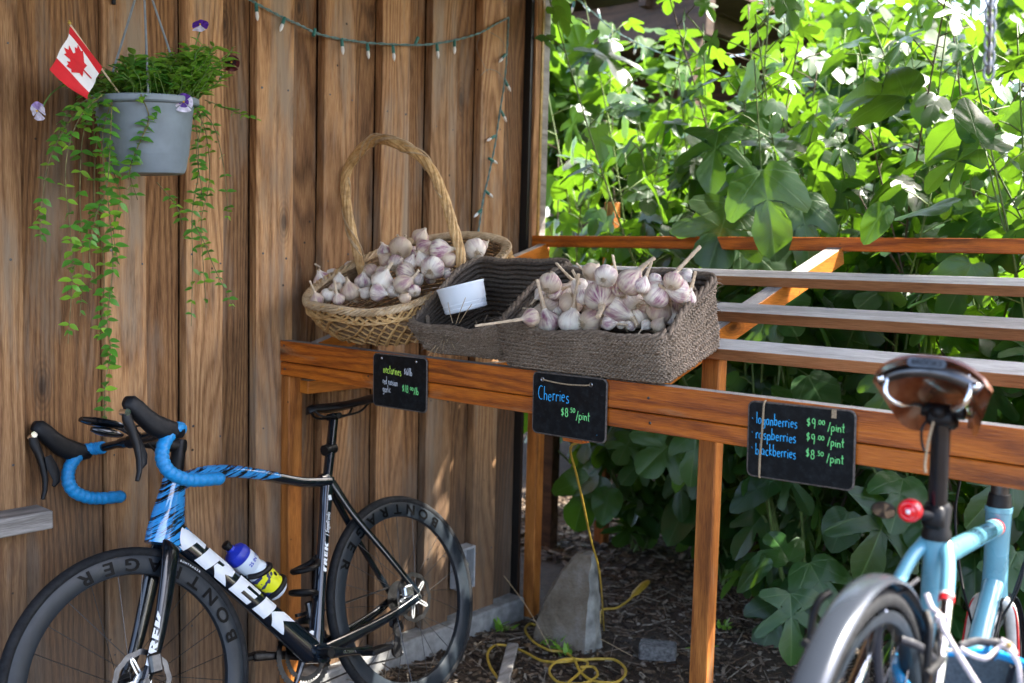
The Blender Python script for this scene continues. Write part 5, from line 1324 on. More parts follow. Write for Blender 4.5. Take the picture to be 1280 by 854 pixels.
# blue and white helmet hung by its straps beside the rear wheel
M['bag_blue'] = plain('bright blue shell', (.012, .27, .58), .3, var=.12, scale=20, coat=.5); M['bag_grey'] = plain('grey foam liner', (.08, .10, .12), .85, var=.25, scale=300, bump=.4); M['webbing'] = plain('black webbing', (.012, .013, .02), .7, scale=300, bump=.4); M['strap_pale'] = plain('pale pinkish strap', (.50, .45, .46), .7, var=.15, scale=200, bump=.3); M['shell_white'] = plain('white shell', (.74, .76, .78), .3, var=.04, coat=.5)
hm = thing('bike_helmet', 'bright blue and white helmet hanging upside down by pale straps beside the rear wheel', 'helmet', at_d(1215, 900, 1.42))
hc_ = at_d(1216, 862, 1.42); hx_ = R2.copy(); hy_ = (Vector((0, 0, 1))*.30+F_*.95).normalized(); hy_ = (hy_-hx_*hy_.dot(hx_)).normalized(); hz_ = hx_.cross(hy_)
def hpt(a, v, k=1.0):
    """a round the rim, v 0 rim .. 1 crown (downwards)"""
    r_ = math.cos(v*PI/2)**.75 if v < 1 else 0
    wob = 1+.05*math.cos(2*a)+.03*math.sin(3*a)
    return hc_+hx_*(.100*k*wob*r_*math.cos(a))+hy_*(.118*k*wob*r_*math.sin(a))-hz_*(.115*k*math.sin(v*PI/2)-.012*math.cos(2*a)*(1-v))
def hshell(k, nm, mat, bands, par=hm):
    b = MB(); n_ = 48
    for (v0, v1, a0, a1) in bands:
        m_ = max(4, int(n_*(a1-a0)/(2*PI))); vs = [hpt(a0+(a1-a0)*i/m_, v0+(v1-v0)*j/5, k) for j in range(6) for i in range(m_+1)]
        b.add(vs, [(j*(m_+1)+i, j*(m_+1)+i+1, (j+1)*(m_+1)+i+1, (j+1)*(m_+1)+i) for j in range(5) for i in range(m_)])
    return b.build(nm, M[mat], par, angle=180)
hshell(.90, 'foam_liner', 'bag_grey', [(0, .98, 0, 2*PI)]); hshell(1.0, 'outer_shell', 'bag_blue', [(0, .42, 0, 2*PI)]); hshell(1.0, 'crown_shell', 'shell_white', [(.42, .98, 0, 2*PI)])
b = MB(); b.tube([hpt(2*PI*i/60, -.0, .955) for i in range(60)], .0072, 10, closed=True); b.build('rim_edge', M['bag_blue'], hm)
for k in range(5):
    a = .5+k*1.25; b = MB(); b.tube([hpt(a, v, .885) for v in np.linspace(.02, .8, 8)], .008, 8, flat=.5); b.build('comfort_pad', M['webbing'], hm)
for k, a in enumerate((2.3, 1.6, .75)):
    b = MB(); q = hpt(a, .05, 1.0); b.tube([q-hz_*.02, q+hz_*.006, hpt(a+.15, .0, .93)+hz_*.012], [.008, .012, .007], 8); b.build('shell_fin', M['bag_blue'], hm)
D = at_d
def strap(name, pts, w_, mat, flat=.4):
    b = MB(); b.tube(bez([D(*p) for p in pts], 7), w_, 8, flat=flat, up=-F_); b.build(name, M[mat], hm)
strap('pale_strap', [(1158, 742, 1.40), (1165, 760, 1.39), (1175, 770, 1.38), (1180, 787, 1.37), (1191, 807, 1.36), (1203, 826, 1.35), (1222, 856, 1.34), (1232, 872, 1.34)], .0042, 'strap_pale')
strap('pale_strap', [(1200, 810, 1.35), (1214, 818, 1.36), (1232, 823, 1.36), (1246, 812, 1.37), (1256, 808, 1.37), (1271, 826, 1.37), (1275, 848, 1.37), (1276, 870, 1.38)], .0036, 'strap_pale')
strap('pale_strap', [(1251, 800, 1.38), (1262, 806, 1.38), (1270, 818, 1.37)], .0036, 'strap_pale')
strap('chin_pad', [(1200, 808, 1.37), (1219, 802, 1.38), (1235, 803, 1.38), (1248, 805, 1.38), (1243, 815, 1.38), (1236, 824, 1.38)], .0058, 'webbing', .8)
strap('yellow_tag', [(1259, 805, 1.365), (1264, 808, 1.365)], .0040, 'brass_trim')
strap('webbing', [(1104, 744, 1.33), (1101, 765, 1.32), (1098, 790, 1.32), (1097, 820, 1.32), (1101, 862, 1.32)], .0062, 'webbing', .7)
strap('webbing', [(1126, 800, 1.34), (1143, 806, 1.34), (1158, 815, 1.35), (1168, 828, 1.36), (1176, 846, 1.37)], .0060, 'webbing', .8)
strap('webbing', [(1108, 744, 1.33), (1124, 742, 1.35), (1148, 724, 1.38)], .0030, 'webbing', .8)
b = MB(); b.tube([D(1163, 812, 1.40), D(1200, 814, 1.40)], .0024, 7); b.build('buckle_bar', M['stem'], hm)
b = MB(); b.box((-.010, -.006, -.004), (.010, .006, .004), frame(D(1177, 774, 1.38), R2, U2, -F_), .002); b.build('buckle', M['strap_pale'], hm)
# ------------------------------------------------------------------ leaves: shared helpers
def leaf_mat(name, top, back, trans, vein, rough=.45, tr=.45, veins=True, spec=.45, rv=.35):
    t = NT(name); uvn = t.n('ShaderNodeUVMap'); s_ = t.n('ShaderNodeSeparateXYZ'); t.l(uvn.outputs[0], s_.inputs[0])
    x = t.math('ABSOLUTE', t.math('SUBTRACT', s_.outputs[0], .5)); y = t.math('SUBTRACT', s_.outputs[1], .1)
    if veins:
        d = t.math('MULTIPLY', x, 1.0)
        for a in (42, 78):
            ca, sa = math.cos(math.radians(a)), math.sin(math.radians(a))
            dd = t.math('ABSOLUTE', t.math('SUBTRACT', t.math('MULTIPLY', x, ca), t.math('MULTIPLY', y, sa)))
            d = t.math('MINIMUM', d, t.math('ADD', dd, .003))
        # side ribs off the midrib
        ph = t.math('ABSOLUTE', t.math('SINE', t.math('MULTIPLY', t.math('SUBTRACT', y, t.math('MULTIPLY', x, .75)), 30)))
        rib = t.math('ADD', t.math('MULTIPLY', ph, .05), .008)
        d = t.math('MINIMUM', d, rib)
        vf = t.ramp(d, [(.004, (1, 1, 1)), (.015, (0, 0, 0))])
    nz = t.noise(t.coord('Object', (1, 1, 1)), 9, 4, .6)
    base = t.mix(nz, tuple(q*.8 for q in top), tuple(q*1.2 for q in top))
    rn = t.rnd(); base = t.mix(1.0, base, t.ramp(rn, [(0, (1-rv, 1-rv, 1-rv)), (.5, (1, 1, 1)), (.85, (1+rv, 1+rv*.8, 1)), (1, (1.9, 1.6, 1.1))]), 'MULTIPLY')
    if veins: base = t.mix(t.math('MULTIPLY', vf, .75), base, vein)
    gm = t.n('ShaderNodeNewGeometry'); col = t.mix(gm.outputs['Backfacing'], base, back)
    trc = t.mix(t.math('MULTIPLY', vf, .5) if veins else .0, trans, tuple(q*.5 for q in trans))
    tb = t.n('ShaderNodeBsdfTranslucent'); t.l(trc, tb.inputs[0])
    t.set(Base_Color=col, Roughness=rough, Specular_IOR_Level=spec)
    if veins:
        bp = t.n('ShaderNodeBump', inp={'Strength': .22, 'Distance': .003}); t.l(t.math('SUBTRACT', 1, vf), bp.inputs['Height']); t.l(bp.outputs[0], t.b.inputs['Normal'])
    mx = t.n('ShaderNodeMixShader'); mx.inputs[0].default_value = tr
    t.l(t.b.outputs[0], mx.inputs[1]); t.l(tb.outputs[0], mx.inputs[2]); t.l(mx.outputs[0], t.out.inputs[0]); return t.m
M['vine_leaf'] = leaf_mat('glossy vine leaf', (.075, .25, .035), (.12, .28, .07), (.25, .55, .05), (.12, .25, .06), .35, .30, veins=False, rv=.3)
M['vine_leaf_light'] = leaf_mat('young vine leaf', (.20, .40, .04), (.22, .40, .08), (.38, .68, .06), (.2, .4, .06), .4, .35, veins=False, rv=.3)
M['stem_green'] = plain('green stem', (.10, .18, .035), .6, var=.2)
M['vine_stem'] = plain('vine stem', (.16, .14, .05), .7, var=.3)
M['pot'] = plain('grey blue pot plastic', (.20, .245, .285), .45, var=.10, scale=14)
M['wire'] = plain('grey hanger wire', (.22, .25, .27), .5)

def small_leaf_arrays(w_=.42, fold=.10, droop=.12):
    """pointed oval leaf, unit length along +y, two quads rows each side"""
    ys = [0, .12, .32, .55, .78, 1.0]; ww = [0, .62, 1.0, .92, .50, 0]
    vs = []; fs = []
    for y, k in zip(ys, ww):
        z = -droop*y*y; vs += [(-w_*.5*k, y, z+fold*k*w_), (0, y, z), (w_*.5*k, y, z+fold*k*w_)]
    for i in range(5):
        a = i*3; fs += [(a, a+1, a+4, a+3), (a+1, a+2, a+5, a+4)]
    return vs, fs
def leaf_mesh_small(name, mat, **k):
    vs, fs = small_leaf_arrays(**k); b = MB(); b.add(vs, fs, [[(.5+vs[i][0], .1+vs[i][1]*.9) for i in f] for f in fs]); return b.mesh(name, mat, angle=180)
VL = [leaf_mesh_small('leaf', M['vine_leaf'], w_=.50, fold=.14, droop=.18), leaf_mesh_small('leaf', M['vine_leaf'], w_=.58, fold=.05, droop=.3), leaf_mesh_small('leaf', M['vine_leaf_light'], w_=.52, fold=.12, droop=.1)]
def orient(p, d, n_, L, wsc=1.0):
    d = Vector(d).normalized(); n_ = Vector(n_); n_ = (n_-d*n_.dot(d))
    if n_.length < 1e-4: n_ = d.orthogonal()
    n_.normalize(); x = d.cross(n_)
    return frame(p, x*L*wsc, d*L, n_*L)

# ------------------------------------------------------------------ hanging pot
pc = at(180, 127, 0, .165)
pot = thing('hanging_pot', 'grey blue plastic pot hanging on three wires on the shed wall', 'plant pot', pc)
tilt = Matrix.Translation(pc) @ Matrix.Rotation(math.radians(3.5), 4, Vector((1, 0, 0)))
b = MB()
b.lathe([(.0005, -.196), (.088, -.196), (.094, -.193), (.1000, -.180), (.1060, -.150), (.1075, -.146), (.1090, -.142), (.1110, -.125), (.1120, -.121), (.1180, -.080), (.1195, -.074), (.1240, -.040), (.1255, -.034), (.1290, -.014), (.1400, -.012), (.1435, -.008), (.1440, .004), (.1420, .007), (.1360, .004), (.1270, -.006), (.1250, -.02), (.09, -.17), (.0005, -.17)], 48, tilt)
b.build('pot_body', M['pot'], pot)
b = MB(); b.lathe([(.0005, -.020), (.126, -.024)], 30, tilt); b.build('potting_soil', M['soil'], pot)
hook = at(179, -34, 0, .165)
for a in (200, 335, 95):
    q = tilt @ Vector((.139*math.cos(math.radians(a)), .139*math.sin(math.radians(a)), .004))
    b = MB(); b.tube([q-Vector((0, 0, .012)), q, lerp(q, hook, .5)+Vector((.001, 0, 0)), hook], .0030, 6); b.build('hanger_wire', M['wire'], pot)
b = MB(); b.tube([hook+Vector((.012*math.sin(a), 0, .014-.014*math.cos(a))) for a in np.linspace(0, 5.2, 12)], .0025, 7); b.tube([hook+Vector((0, 0, .026)), hook+Vector((-.02, 0, .05)), (.004, hook.y, hook.z+.055)], .004, 8); b.tube([(.006, hook.y, hook.z+.06), (.006, hook.y, hook.z-.06)], .006, 8); b.build('hook', M['black_matt'], pot)

plant = thing('hanging_plant', 'trailing green vine plant with pansies spilling from the hanging pot', 'plant', pc)
vines = [  # pixel path, leaf length, colour class
 ([(120, 118), (88, 150), (62, 200), (52, 260), (50, 302)], 18, .024),
 ([(128, 118), (98, 150), (82, 210), (88, 290), (90, 350), (85, 430)], 26, .026),
 ([(132, 118), (106, 160), (100, 240), (104, 330), (100, 395)], 22, .026),
 ([(136, 122), (122, 170), (118, 250), (130, 330), (127, 400), (124, 425)], 25, .026),
 ([(140, 124), (128, 175), (136, 260), (141, 330), (134, 400), (138, 440), (131, 482), (131, 532)], 34, .027),
 ([(140, 125), (138, 170), (134, 230), (120, 270), (112, 310), (116, 360)], 22, .026),
 ([(150, 124), (141, 160), (138, 200), (150, 245), (142, 290), (148, 330)], 20, .026),
 ([(176, 118), (186, 145), (180, 165), (170, 190), (162, 215), (172, 250)], 15, .026),
 ([(186, 118), (192, 140), (176, 175), (166, 200), (160, 225)], 12, .024),
 ([(236, 132), (246, 165), (248, 215), (240, 270), (241, 330), (239, 408)], 24, .024),
 ([(244, 130), (258, 170), (262, 225), (252, 275), (254, 330), (258, 385)], 23, .024),
 ([(246, 130), (268, 160), (280, 210), (284, 250), (285, 275)], 14, .022),
 ([(240, 275), (256, 305), (268, 335), (280, 360), (292, 386)], 12, .020),
 ([(256, 125), (280, 134), (300, 142), (326, 151)], 10, .022),
 ([(196, 228), (212, 246), (222, 260), (228, 280)], 7, .020),
 ([(132, 112), (108, 125), (86, 140), (74, 165), (70, 190)], 12, .024),
 ([(240, 128), (252, 150), (246, 190), (252, 240), (246, 260)], 16, .023)]
nleaf = 0; extra = MB(); vines = [(a_, int(b_*1.1), c_*1.25) for a_, b_, c_ in vines]
def vleaf(parent, p, d, n_, L, light):
    global nleaf
    k = 2 if light else random.choice((0, 1)); m4 = orient(p, d, n_, L)
    if nleaf < 298: link_mesh('leaf', VL[k], parent, Matrix.Translation(-pc) @ m4); nleaf += 1
    else:
        vs, fs = small_leaf_arrays(.5, .12, .2); extra.cur = 1 if light else 0; extra.add([m4 @ Vector(v) for v in vs], fs, [[(.5+vs[i][0], .5) for i in f] for f in fs])
for vi, (path, npair, L) in enumerate(vines):
    P = []
    for i, (px, py) in enumerate(path):
        X = .165+.13 if (130 < px < 240 and vi in (7, 8)) else .20+.05*math.sin(vi*1.7)+.01*i*math.cos(vi)
        if vi in (7, 8): X = .165+.125-.012*i
        if vi in (4,) and i >= 5: X = .16
        P.append(at(px, py, 0, X))
    P = bez(P, 10); n_ = len(P)
    b = MB(); b.tube(P, [.0017-.0007*i/n_ for i in range(n_)], 5); vo_ = b.build('vine', M['vine_stem'], plant)
    for k in range(npair):
        i = int((k+.4)/npair*(n_-1)); p = P[i]; T_ = (P[min(i+1, n_-1)]-P[max(0, i-1)]).normalized()
        if random.random() < .12: continue
        az_ = random.choice((0, PI/2))+random.uniform(-.5, .5)
        sd_ = Vector((math.cos(az_), math.sin(az_), 0)); light = random.random() < (.28+.4*(k/npair > .85))
        for sg_ in (1, -1):
            if random.random() < .08: continue
            d = sd_*sg_+Vector((.25, -.2, random.uniform(-.55, .45)))+T_*.15
            vleaf(vo_, p, d, Vector((.6, -.5, .7)), L*random.uniform(.72, 1.15)*(1-.25*(k/npair > .9)), light)
extra2 = MB(); stems = MB()
for k in range(150):     # bushy growth on top of the pot
    a = random.random()*2*PI; rr = .13*math.sqrt(random.random()); rgt = random.random()
    q = tilt @ Vector((rr*math.cos(a), rr*math.sin(a), -.01)); hmax = .05+.10*max(0, math.cos((math.atan2(q.y-pc.y, .001) if False else 0)))*random.random()
    yy = (q.y-pc.y)/.14; hmax = (.040+.065*random.random())*(1+.9*smooth(yy*1.3)*random.random()) if yy > -.5 else .05
    tip = q+Vector((random.gauss(0, .022)+.35*(q.x-pc.x), random.gauss(0, .034)+.5*(q.y-pc.y), hmax))
    P = bez([q, lerp(q, tip, .5)+Vector((random.gauss(0, .008), random.gauss(0, .008), .01)), tip], 5)
    stems.tube(P, .0013, 4)
    for j in range(3, len(P)):
        if random.random() < .85:
            az_ = random.random()*6.28; d = Vector((math.cos(az_), math.sin(az_), random.uniform(-.2, .6)))
            L = random.uniform(.022, .038); light = (yy > .0 and random.random() < .8) or random.random() < .45
            m4 = orient(P[j], d, (.4, -.4, .8), L); vs, fs = small_leaf_arrays(random.choice((.5, .3, .42)), .12, .2)
            extra2.cur = 1 if light else 0; extra2.add([m4 @ Vector(v) for v in vs], fs, [[(.5, .5) for i in f] for f in fs])
for k in range(85):    # taller leafy sprigs, most of them on the right
    yy = random.uniform(-.6, 1.0)**1 if k % 3 else random.uniform(.2, 1.1); hgt = random.uniform(.05, .115)+.085*max(0, yy)*random.random()
    q = tilt @ Vector((random.uniform(-.06, .09), yy*.12, -.005)); tip = q+Vector((random.gauss(.02, .02), random.gauss(.012, .025)+.05*max(0, yy), hgt)); P = bez([q, lerp(q, tip, .5)+Vector((random.gauss(0, .01), random.gauss(0, .01), .012)), tip], 7); stems.tube(P, .0014, 4)
    for j in range(3, len(P)):
        for sg in (1, -1):
            if random.random() < .15: continue
            az_ = j*1.57+k+(0 if sg > 0 else PI); d = Vector((math.cos(az_), math.sin(az_), random.uniform(.1, .7))); m4 = orient(P[j], d, (.4, -.5, .7), random.uniform(.026, .042)); vs, fs = small_leaf_arrays(random.choice((.5, .42, .3)), .12, .25)
            extra2.cur = 1 if random.random() < .45+.35*(yy > .3) else 0; extra2.add([m4 @ Vector(v) for v in vs], fs, [[(.5, .5) for i in f] for f in fs])
stems.build('stems', M['stem_green'], plant); tag(extra2.build('foliage', [M['vine_leaf'], M['vine_leaf_light']], plant, angle=180), kind='stuff')
if extra.f: tag(extra.build('foliage', [M['vine_leaf'], M['vine_leaf_light']], plant, angle=180), kind='stuff')
# pansies
for nm, c1 in (('petal_purple', (.085, .012, .26)), ('petal_white', (.70, .66, .78)), ('petal_red', (.085, .003, .006)), ('petal_lilac', (.42, .30, .62)), ('flower_eye', (.70, .45, .03))): M[nm] = plain(nm, c1, .6, var=.2, scale=120)
M['petal_dark'] = plain('petal_dark', (.02, .003, .012), .6)
def petal(L, W, cup=.2):
    vs = [(0, 0, 0)]; n = 9
    for i in range(n+1):
        a = -1.15+2.3*i/n; vs.append((W*math.sin(a)*1.1, L*(.35+.65*math.cos(a*.75)), cup*L*(.2+.3*math.sin(a*5))))
    return vs, [(0, i, i+1) for i in range(1, n+1)]
def pansy(px, py, X, facing, size, mats, stem_from, label):
    c0 = at(px, py, 0, X); f = Vector(facing).normalized(); u = (Vector((0, 0, 1))-f*f.z).normalized(); r_ = u.cross(f)
    fl = MB(); P = bez([at(*stem_from, 0, .19), lerp(at(*stem_from, 0, .19), c0, .6)+Vector((0, 0, .01)), c0-f*.006], 6)
    fl.tube(P, .0020, 5); fo = fl.build('flower_stalk', M['stem_green'], plant, label=label)
    for k, a in enumerate((20, -20, 88, -88, 180)):
        d = u*math.cos(math.radians(a))+r_*math.sin(math.radians(a)); L = size*(.62 if k < 4 else .70)
        vs, fs = petal(L, L*(.62 if k < 4 else .75)); b = MB(); m4 = frame(c0+f*.0012*k, d.cross(f), d, f); b.add([m4 @ Vector(v) for v in vs], fs); b.build('petal', M[mats[0] if k < 2 else mats[1] if k < 4 else mats[2]], fo, smooth=False)
        if mats[3] and k >= 2:
            b = MB(); m4 = frame(c0+f*(.0012*k+.0012), d.cross(f)*.5, d*.55, f*.5); b.add([m4 @ Vector(v) for v in vs], fs); b.build('petal_blotch', M[mats[3]], fo, smooth=False)
    b = MB(); b.ball(c0+f*.008, .0028, 8, 4); b.build('flower_eye', M['flower_eye'], fo)
pansy(251, 33, .22, (.5, -.6, .5), .036, ('petal_purple', 'petal_purple', 'petal_white', None), (236, 100), 'purple and white pansy standing above the pot')
pansy(290, 79, .22, (.7, -.7, .1), .036, ('petal_red', 'petal_red', 'petal_red', 'petal_dark'), (252, 112), 'dark red pansy on the right')
pansy(230, 128, .30, (.8, -.6, .0), .038, ('petal_purple', 'petal_white', 'petal_white', 'petal_purple'), (222, 112), 'purple and white pansy on the pot rim')
pansy(49, 138, .24, (.3, -.8, -.3), .034, ('petal_lilac', 'petal_white', 'petal_white', None), (84, 102), 'pale lilac pansy nodding on the left')

# ------------------------------------------------------------------ small maple leaf flag stuck in the pot
M['flag_white'] = plain('flag white', (.78, .76, .76), .8, var=.03); M['flag_red'] = plain('flag red', (.62, .012, .020), .8, var=.05); M['gilt'] = plain('gilt', (.6, .42, .1), .3, metal=1.0)
TP = at(88, 33, 0, .24); BT = at(128, 84, 0, .235); FB = at(111, 124, 0, .30); FT = at(64, 86, 0, .29)
flag = thing('flag', 'small Canadian flag with red maple leaf on a stick in the hanging pot', 'flag', at(140, 100, 0, .22))
b = MB(); b.tube([at(87, 30, 0, .238), at(118, 74, 0, .232), at(150, 118, 0, .22)], .0026, 8); b.build('stick', M['stem'], flag)
b = MB(); b.ball(at(87, 29, 0, .238), .0048, 10, 6); b.ball(at(86.5, 26.5, 0, .238), .0028, 8, 5); b.build('finial', M['gilt'], flag)
def fpt(u, v, off=0.0):
    """u along the hoist (0 top .. 1), v from hoist to fly"""
    p = lerp(lerp(TP, BT, u), lerp(FT, FB, u), v)
    nrm = (BT-TP).cross(FT-TP).normalized(); nrm = nrm if nrm.x > 0 else -nrm
    wv_ = .010*math.sin(v*4.2+u*2.2)+.006*math.sin(v*9+u*3)
    return p+nrm*(wv_*min(1, v*3)+off)
def fstrip(v0, v1, name, mat, off=0.0):
    b = MB(); nu, nv = 12, 8; vs = [fpt(i/nu, v0+(v1-v0)*j/nv, off) for j in range(nv+1) for i in range(nu+1)]
    b.add(vs, [(j*(nu+1)+i, j*(nu+1)+i+1, (j+1)*(nu+1)+i+1, (j+1)*(nu+1)+i) for j in range(nv) for i in range(nu)]); return b.build(name, M[mat], flag, angle=180)
fstrip(0, .20, 'red_band', 'flag_red'); fstrip(.20, .76, 'white_band', 'flag_white'); fstrip(.76, 1.0, 'red_band', 'flag_red')
half = [(0, .50), (.065, .38), (.16, .43), (.12, .24), (.18, .21), (.27, .30), (.30, .235), (.42, .26), (.37, .12), (.44, .08), (.235, -.10), (.26, -.20), (.035, -.165), (.03, -.42)]
ml = half[:-1]+[(.025, -.165+.0), (.025, -.42)]
poly = [(x, y) for x, y in half]+[(-x, y) for x, y in half[::-1] if x > 0]
bm = bmesh.new(); f_ = bm.faces.new([bm.verts.new((x, y, 0)) for x, y in poly]); bmesh.ops.triangulate(bm, faces=[f_]); bmesh.ops.subdivide_edges(bm, edges=bm.edges[:], cuts=1); bm.verts.index_update()
for side in (.0014, -.0014):
    b = MB(); b.add([fpt(.50-v.co.y*.92, .48+v.co.x*.62, side) for v in bm.verts], [tuple(v.index for v in q.verts) for q in bm.faces]); b.build('maple_leaf', M['flag_red'], flag, smooth=False)
bm.free()

# ------------------------------------------------------------------ string lights on the wall
M['wire_green'] = plain('faded green wire', (.14, .24, .23), .5, var=.25, scale=60); M['socket_green'] = plain('green socket', (.035, .16, .13), .45)
t = NT('frosted bulb'); t.set(Base_Color=(.72, .70, .66), Roughness=.3, Subsurface_Weight=.3, Subsurface_Radius=(.01, .01, .01), Subsurface_Scale=.3); M['bulb'] = t.m
def string_light(pts, bulbs, label, thick=.0022):
    P = bez(pts, 12); n_ = len(P); th = thing('string_lights', label, 'string lights', P[0])
    b = MB()
    for s_ in (0, 1):
        b.tube([p+Vector((.0026*math.cos(i*.9+s_*PI), 0, .0026*math.sin(i*.9+s_*PI))) for i, p in enumerate(P)], thick, 5)
    b.build('wire', M['wire_green'], th)
    for (q, d, lit) in bulbs:
        q = Vector(q); d = Vector(d).normalized()
        b = MB(); b.tube([q, q+d*.010, q+d*.028], [.0050, .0062, .0062], 10); sk_ = b.build('socket', M['socket_green'], th)
        if lit:
            b = MB(); b.tube([q+d*.0282, q+d*.034, q+d*.042, q+d*.050, q+d*.056], [.0048, .0058, .0060, .0040, .0010], 10); b.build('bulb', M['bulb'], sk_)
    return th
wx = .018
A_ = lambda px, py: at(px, py, 0, wx)
pts = [A_(300, -8), A_(318, 3), A_(350, 20), A_(372, 30), A_(400, 43), A_(440, 51), A_(480, 55), (A_(530, 56)), A_(570, 50), A_(600, 41), A_(620, 30), A_(636, 22)]
bl = []
for px, py, dx, dy, lit in ((320, 4, 0, 1, 1), (356, 22, -.45, 1, 1), (394, 36, -.35, 1, 0), (427, 48, 0, 1, 1), (459, 54, 0, 1, 1), (491, 57, 0, 1, 1), (519, 55, .35, -1, 0), (546, 55, 0, 1, 1), (568, 50, -.1, 1, 1)):
    a_, c_ = A_(px, py), A_(px+dx*20, py+dy*20); bl.append((a_, c_-a_+Vector((.15*(c_-a_).length, 0, 0)), lit))
string_light(pts, bl, 'string of white bulbs on green wire sagging across the top of the wall')
pts = [A_(636, 22), A_(634, 60), A_(631, 100), A_(625, 140), A_(619, 180), A_(612, 215), A_(604, 250), A_(598, 290)]
bl = []
for px, py, dx in ((632, 68, -.5), (631, 100, .3), (626, 138, .3), (619, 170, -1), (611, 198, 1), (606, 238, .7), (602, 262, -.6)):
    a_, c_ = A_(px, py), A_(px+dx*10, py+6); d = (c_-a_).normalized()*1; bl.append((a_, d*.6, 1))
string_light(pts, bl, 'string of bulbs hanging straight down near the shed corner', .0026)
b = MB(); b.tube(bez([A_(600, 44), A_(596, 60), A_(604, 80), A_(611, 92)], 6), .0008, 4); b.tube(bez([A_(612, 40), A_(625, 48), A_(632, 60)], 6), .0008, 4); b.tube(bez([A_(600, 95), A_(610, 87), A_(622, 90), A_(630, 100)], 6), .0008, 4)
tag(b.build('loose_wire', M['wire_green']), 'thin loose strands of wire beside the upper corner of the lights', 'wire')
pts = [at(706, -14, 1, 1.9), at(735, 10, 1, 2.1), at(768, 38, 1, 2.3), at(815, 62, 1, 2.6), at(900, 92, 1, 3.0)]
bl = [(at(px, py, 1, Y), Vector((-.3, 0, dz)), 1) for px, py, Y, dz in ((718, 2, 2.0, -1), (737, 15, 2.1, .3), (750, 24, 2.2, 1), (768, 38, 2.3, -.3), (796, 55, 2.5, -1))]
string_light(pts, bl, 'string of clear bulbs slanting across the gap beyond the shed corner')

# chain hanging from the roof beam
ch = thing('chain', 'grey steel chain hanging at the top right in front of the fig leaves', 'chain', at(1237, 92, 0, 2.225))
top = at(1240, -60, 0, 2.225); bot_ = at(1236, 90, 0, 2.225); nL = 17; b0 = MB()
pts = []
for a in np.linspace(0, 2*PI, 16, endpoint=False):
    pts.append((.0075*math.cos(a), 0, .0135*math.sin(a)))
b0.tube(pts, .0024, 6, closed=True); ch_me = b0.mesh('chain_link', M['galvanised'])
for k in range(nL):
    p = lerp(bot_, top, k/(nL-1)); link_mesh('chain_link', ch_me, ch, Matrix.Translation(p-Vector(ch.location)) @ Matrix.Rotation((k % 2)*PI/2+.5, 4, 'Z'))
# ------------------------------------------------------------------ fig leaves
M['fig'] = leaf_mat('fig leaf', (.017, .066, .017), (.045, .115, .035), (.17, .36, .014), (.10, .19, .06), .36, .36, spec=.6, rv=.35)
M['bark'] = plain('fig bark', (.12, .09, .06), .9, var=.35, scale=30, bump=.5); M['green_wood'] = plain('green shoot', (.13, .20, .05), .6, var=.25, scale=20)
FO = {
 'five': [(0, 0), (.10, -.07), (.26, -.06), (.40, .04), (.44, .17), (.36, .26), (.27, .31), (.36, .37), (.50, .48), (.53, .62), (.42, .68), (.30, .63), (.20, .58), (.23, .70), (.22, .85), (.12, .97), (0, 1.03)],
 'three': [(0, 0), (.12, -.08), (.27, -.07), (.38, .04), (.46, .22), (.52, .44), (.44, .56), (.30, .50), (.17, .42), (.19, .55), (.25, .70), (.20, .89), (.09, 1.0), (0, 1.03)],
 'whole': [(0, 0), (.12, -.06), (.28, -.03), (.40, .12), (.44, .34), (.40, .56), (.28, .76), (.14, .93), (0, 1.0)],
 'deep': [(0, 0), (.08, -.05), (.22, -.08), (.42, -.04), (.50, .07), (.34, .16), (.15, .20), (.30, .34), (.52, .52), (.55, .67), (.42, .66), (.22, .48), (.10, .42), (.15, .60), (.21, .80), (.13, .97), (0, 1.04)]}
def fig_arrays(kind, seed=0, rings=3, sub=3, simple=False):
    rnd = random.Random(seed); H = FO[kind]; out = [(x, y) for x, y in H]+[(-x, y) for x, y in H[::-1][1:-1]]
    if not simple:
        out = [(p.x, p.y) for p in catclosed([(x, y, 0) for x, y in out], sub)]
        out = [(x*(1+.018*math.sin(i*2.3+seed)), y+.006*math.sin(i*1.9)) for i, (x, y) in enumerate(out)]
    n = len(out); cx, cy = 0, .36; droop = rnd.uniform(.15, .7); fold = rnd.uniform(.05, .5); wav = rnd.uniform(.03, .10); ph = rnd.random()*6; tw = rnd.uniform(-.25, .25)
    vs = []
    def z(x, y): 
        r = math.hypot(x, y-cy)
        return -droop*max(0, y)**2*.6+fold*abs(x)*(.6)-fold*x*x*1.2+wav*math.sin(4*math.atan2(x, y-cy)+ph)*r*r*1.6+.010*math.sin(x*19+ph)*math.sin(y*15)+tw*x*y-.25*droop*x*x
    vs.append((cx, cy, z(cx, cy)))
    ks = [(k+1)/rings for k in range(rings)]
    for k in ks:
        for (x, y) in out: X, Y = cx+(x-cx)*k, cy+(y-cy)*k; vs.append((X, Y, z(X, Y)))
    fs = [(0, 1+i, 1+(i+1) % n) for i in range(n)]
    for r in range(rings-1):
        a = 1+r*n
        for i in range(n): j = (i+1) % n; fs.append((a+i, a+n+i, a+n+j, a+j))
    fs = [f[::-1] if False else f for f in fs]
    # make front face +z
    p = [Vector(vs[i]) for i in fs[0][:3]]
    if (p[1]-p[0]).cross(p[2]-p[0]).z < 0: fs = [f[::-1] for f in fs]
    return vs, fs
FK = ['five', 'three', 'three', 'whole', 'deep', 'five', 'three', 'deep']
FM = []
for k, kd in enumerate(FK):
    vs, fs = fig_arrays(kd, k+1); b = MB(); b.add(vs, fs, [[(.5+vs[i][0], .1+vs[i][1]) for i in f] for f in fs]); FM.append(b.mesh('leaf', M['fig'], angle=180))
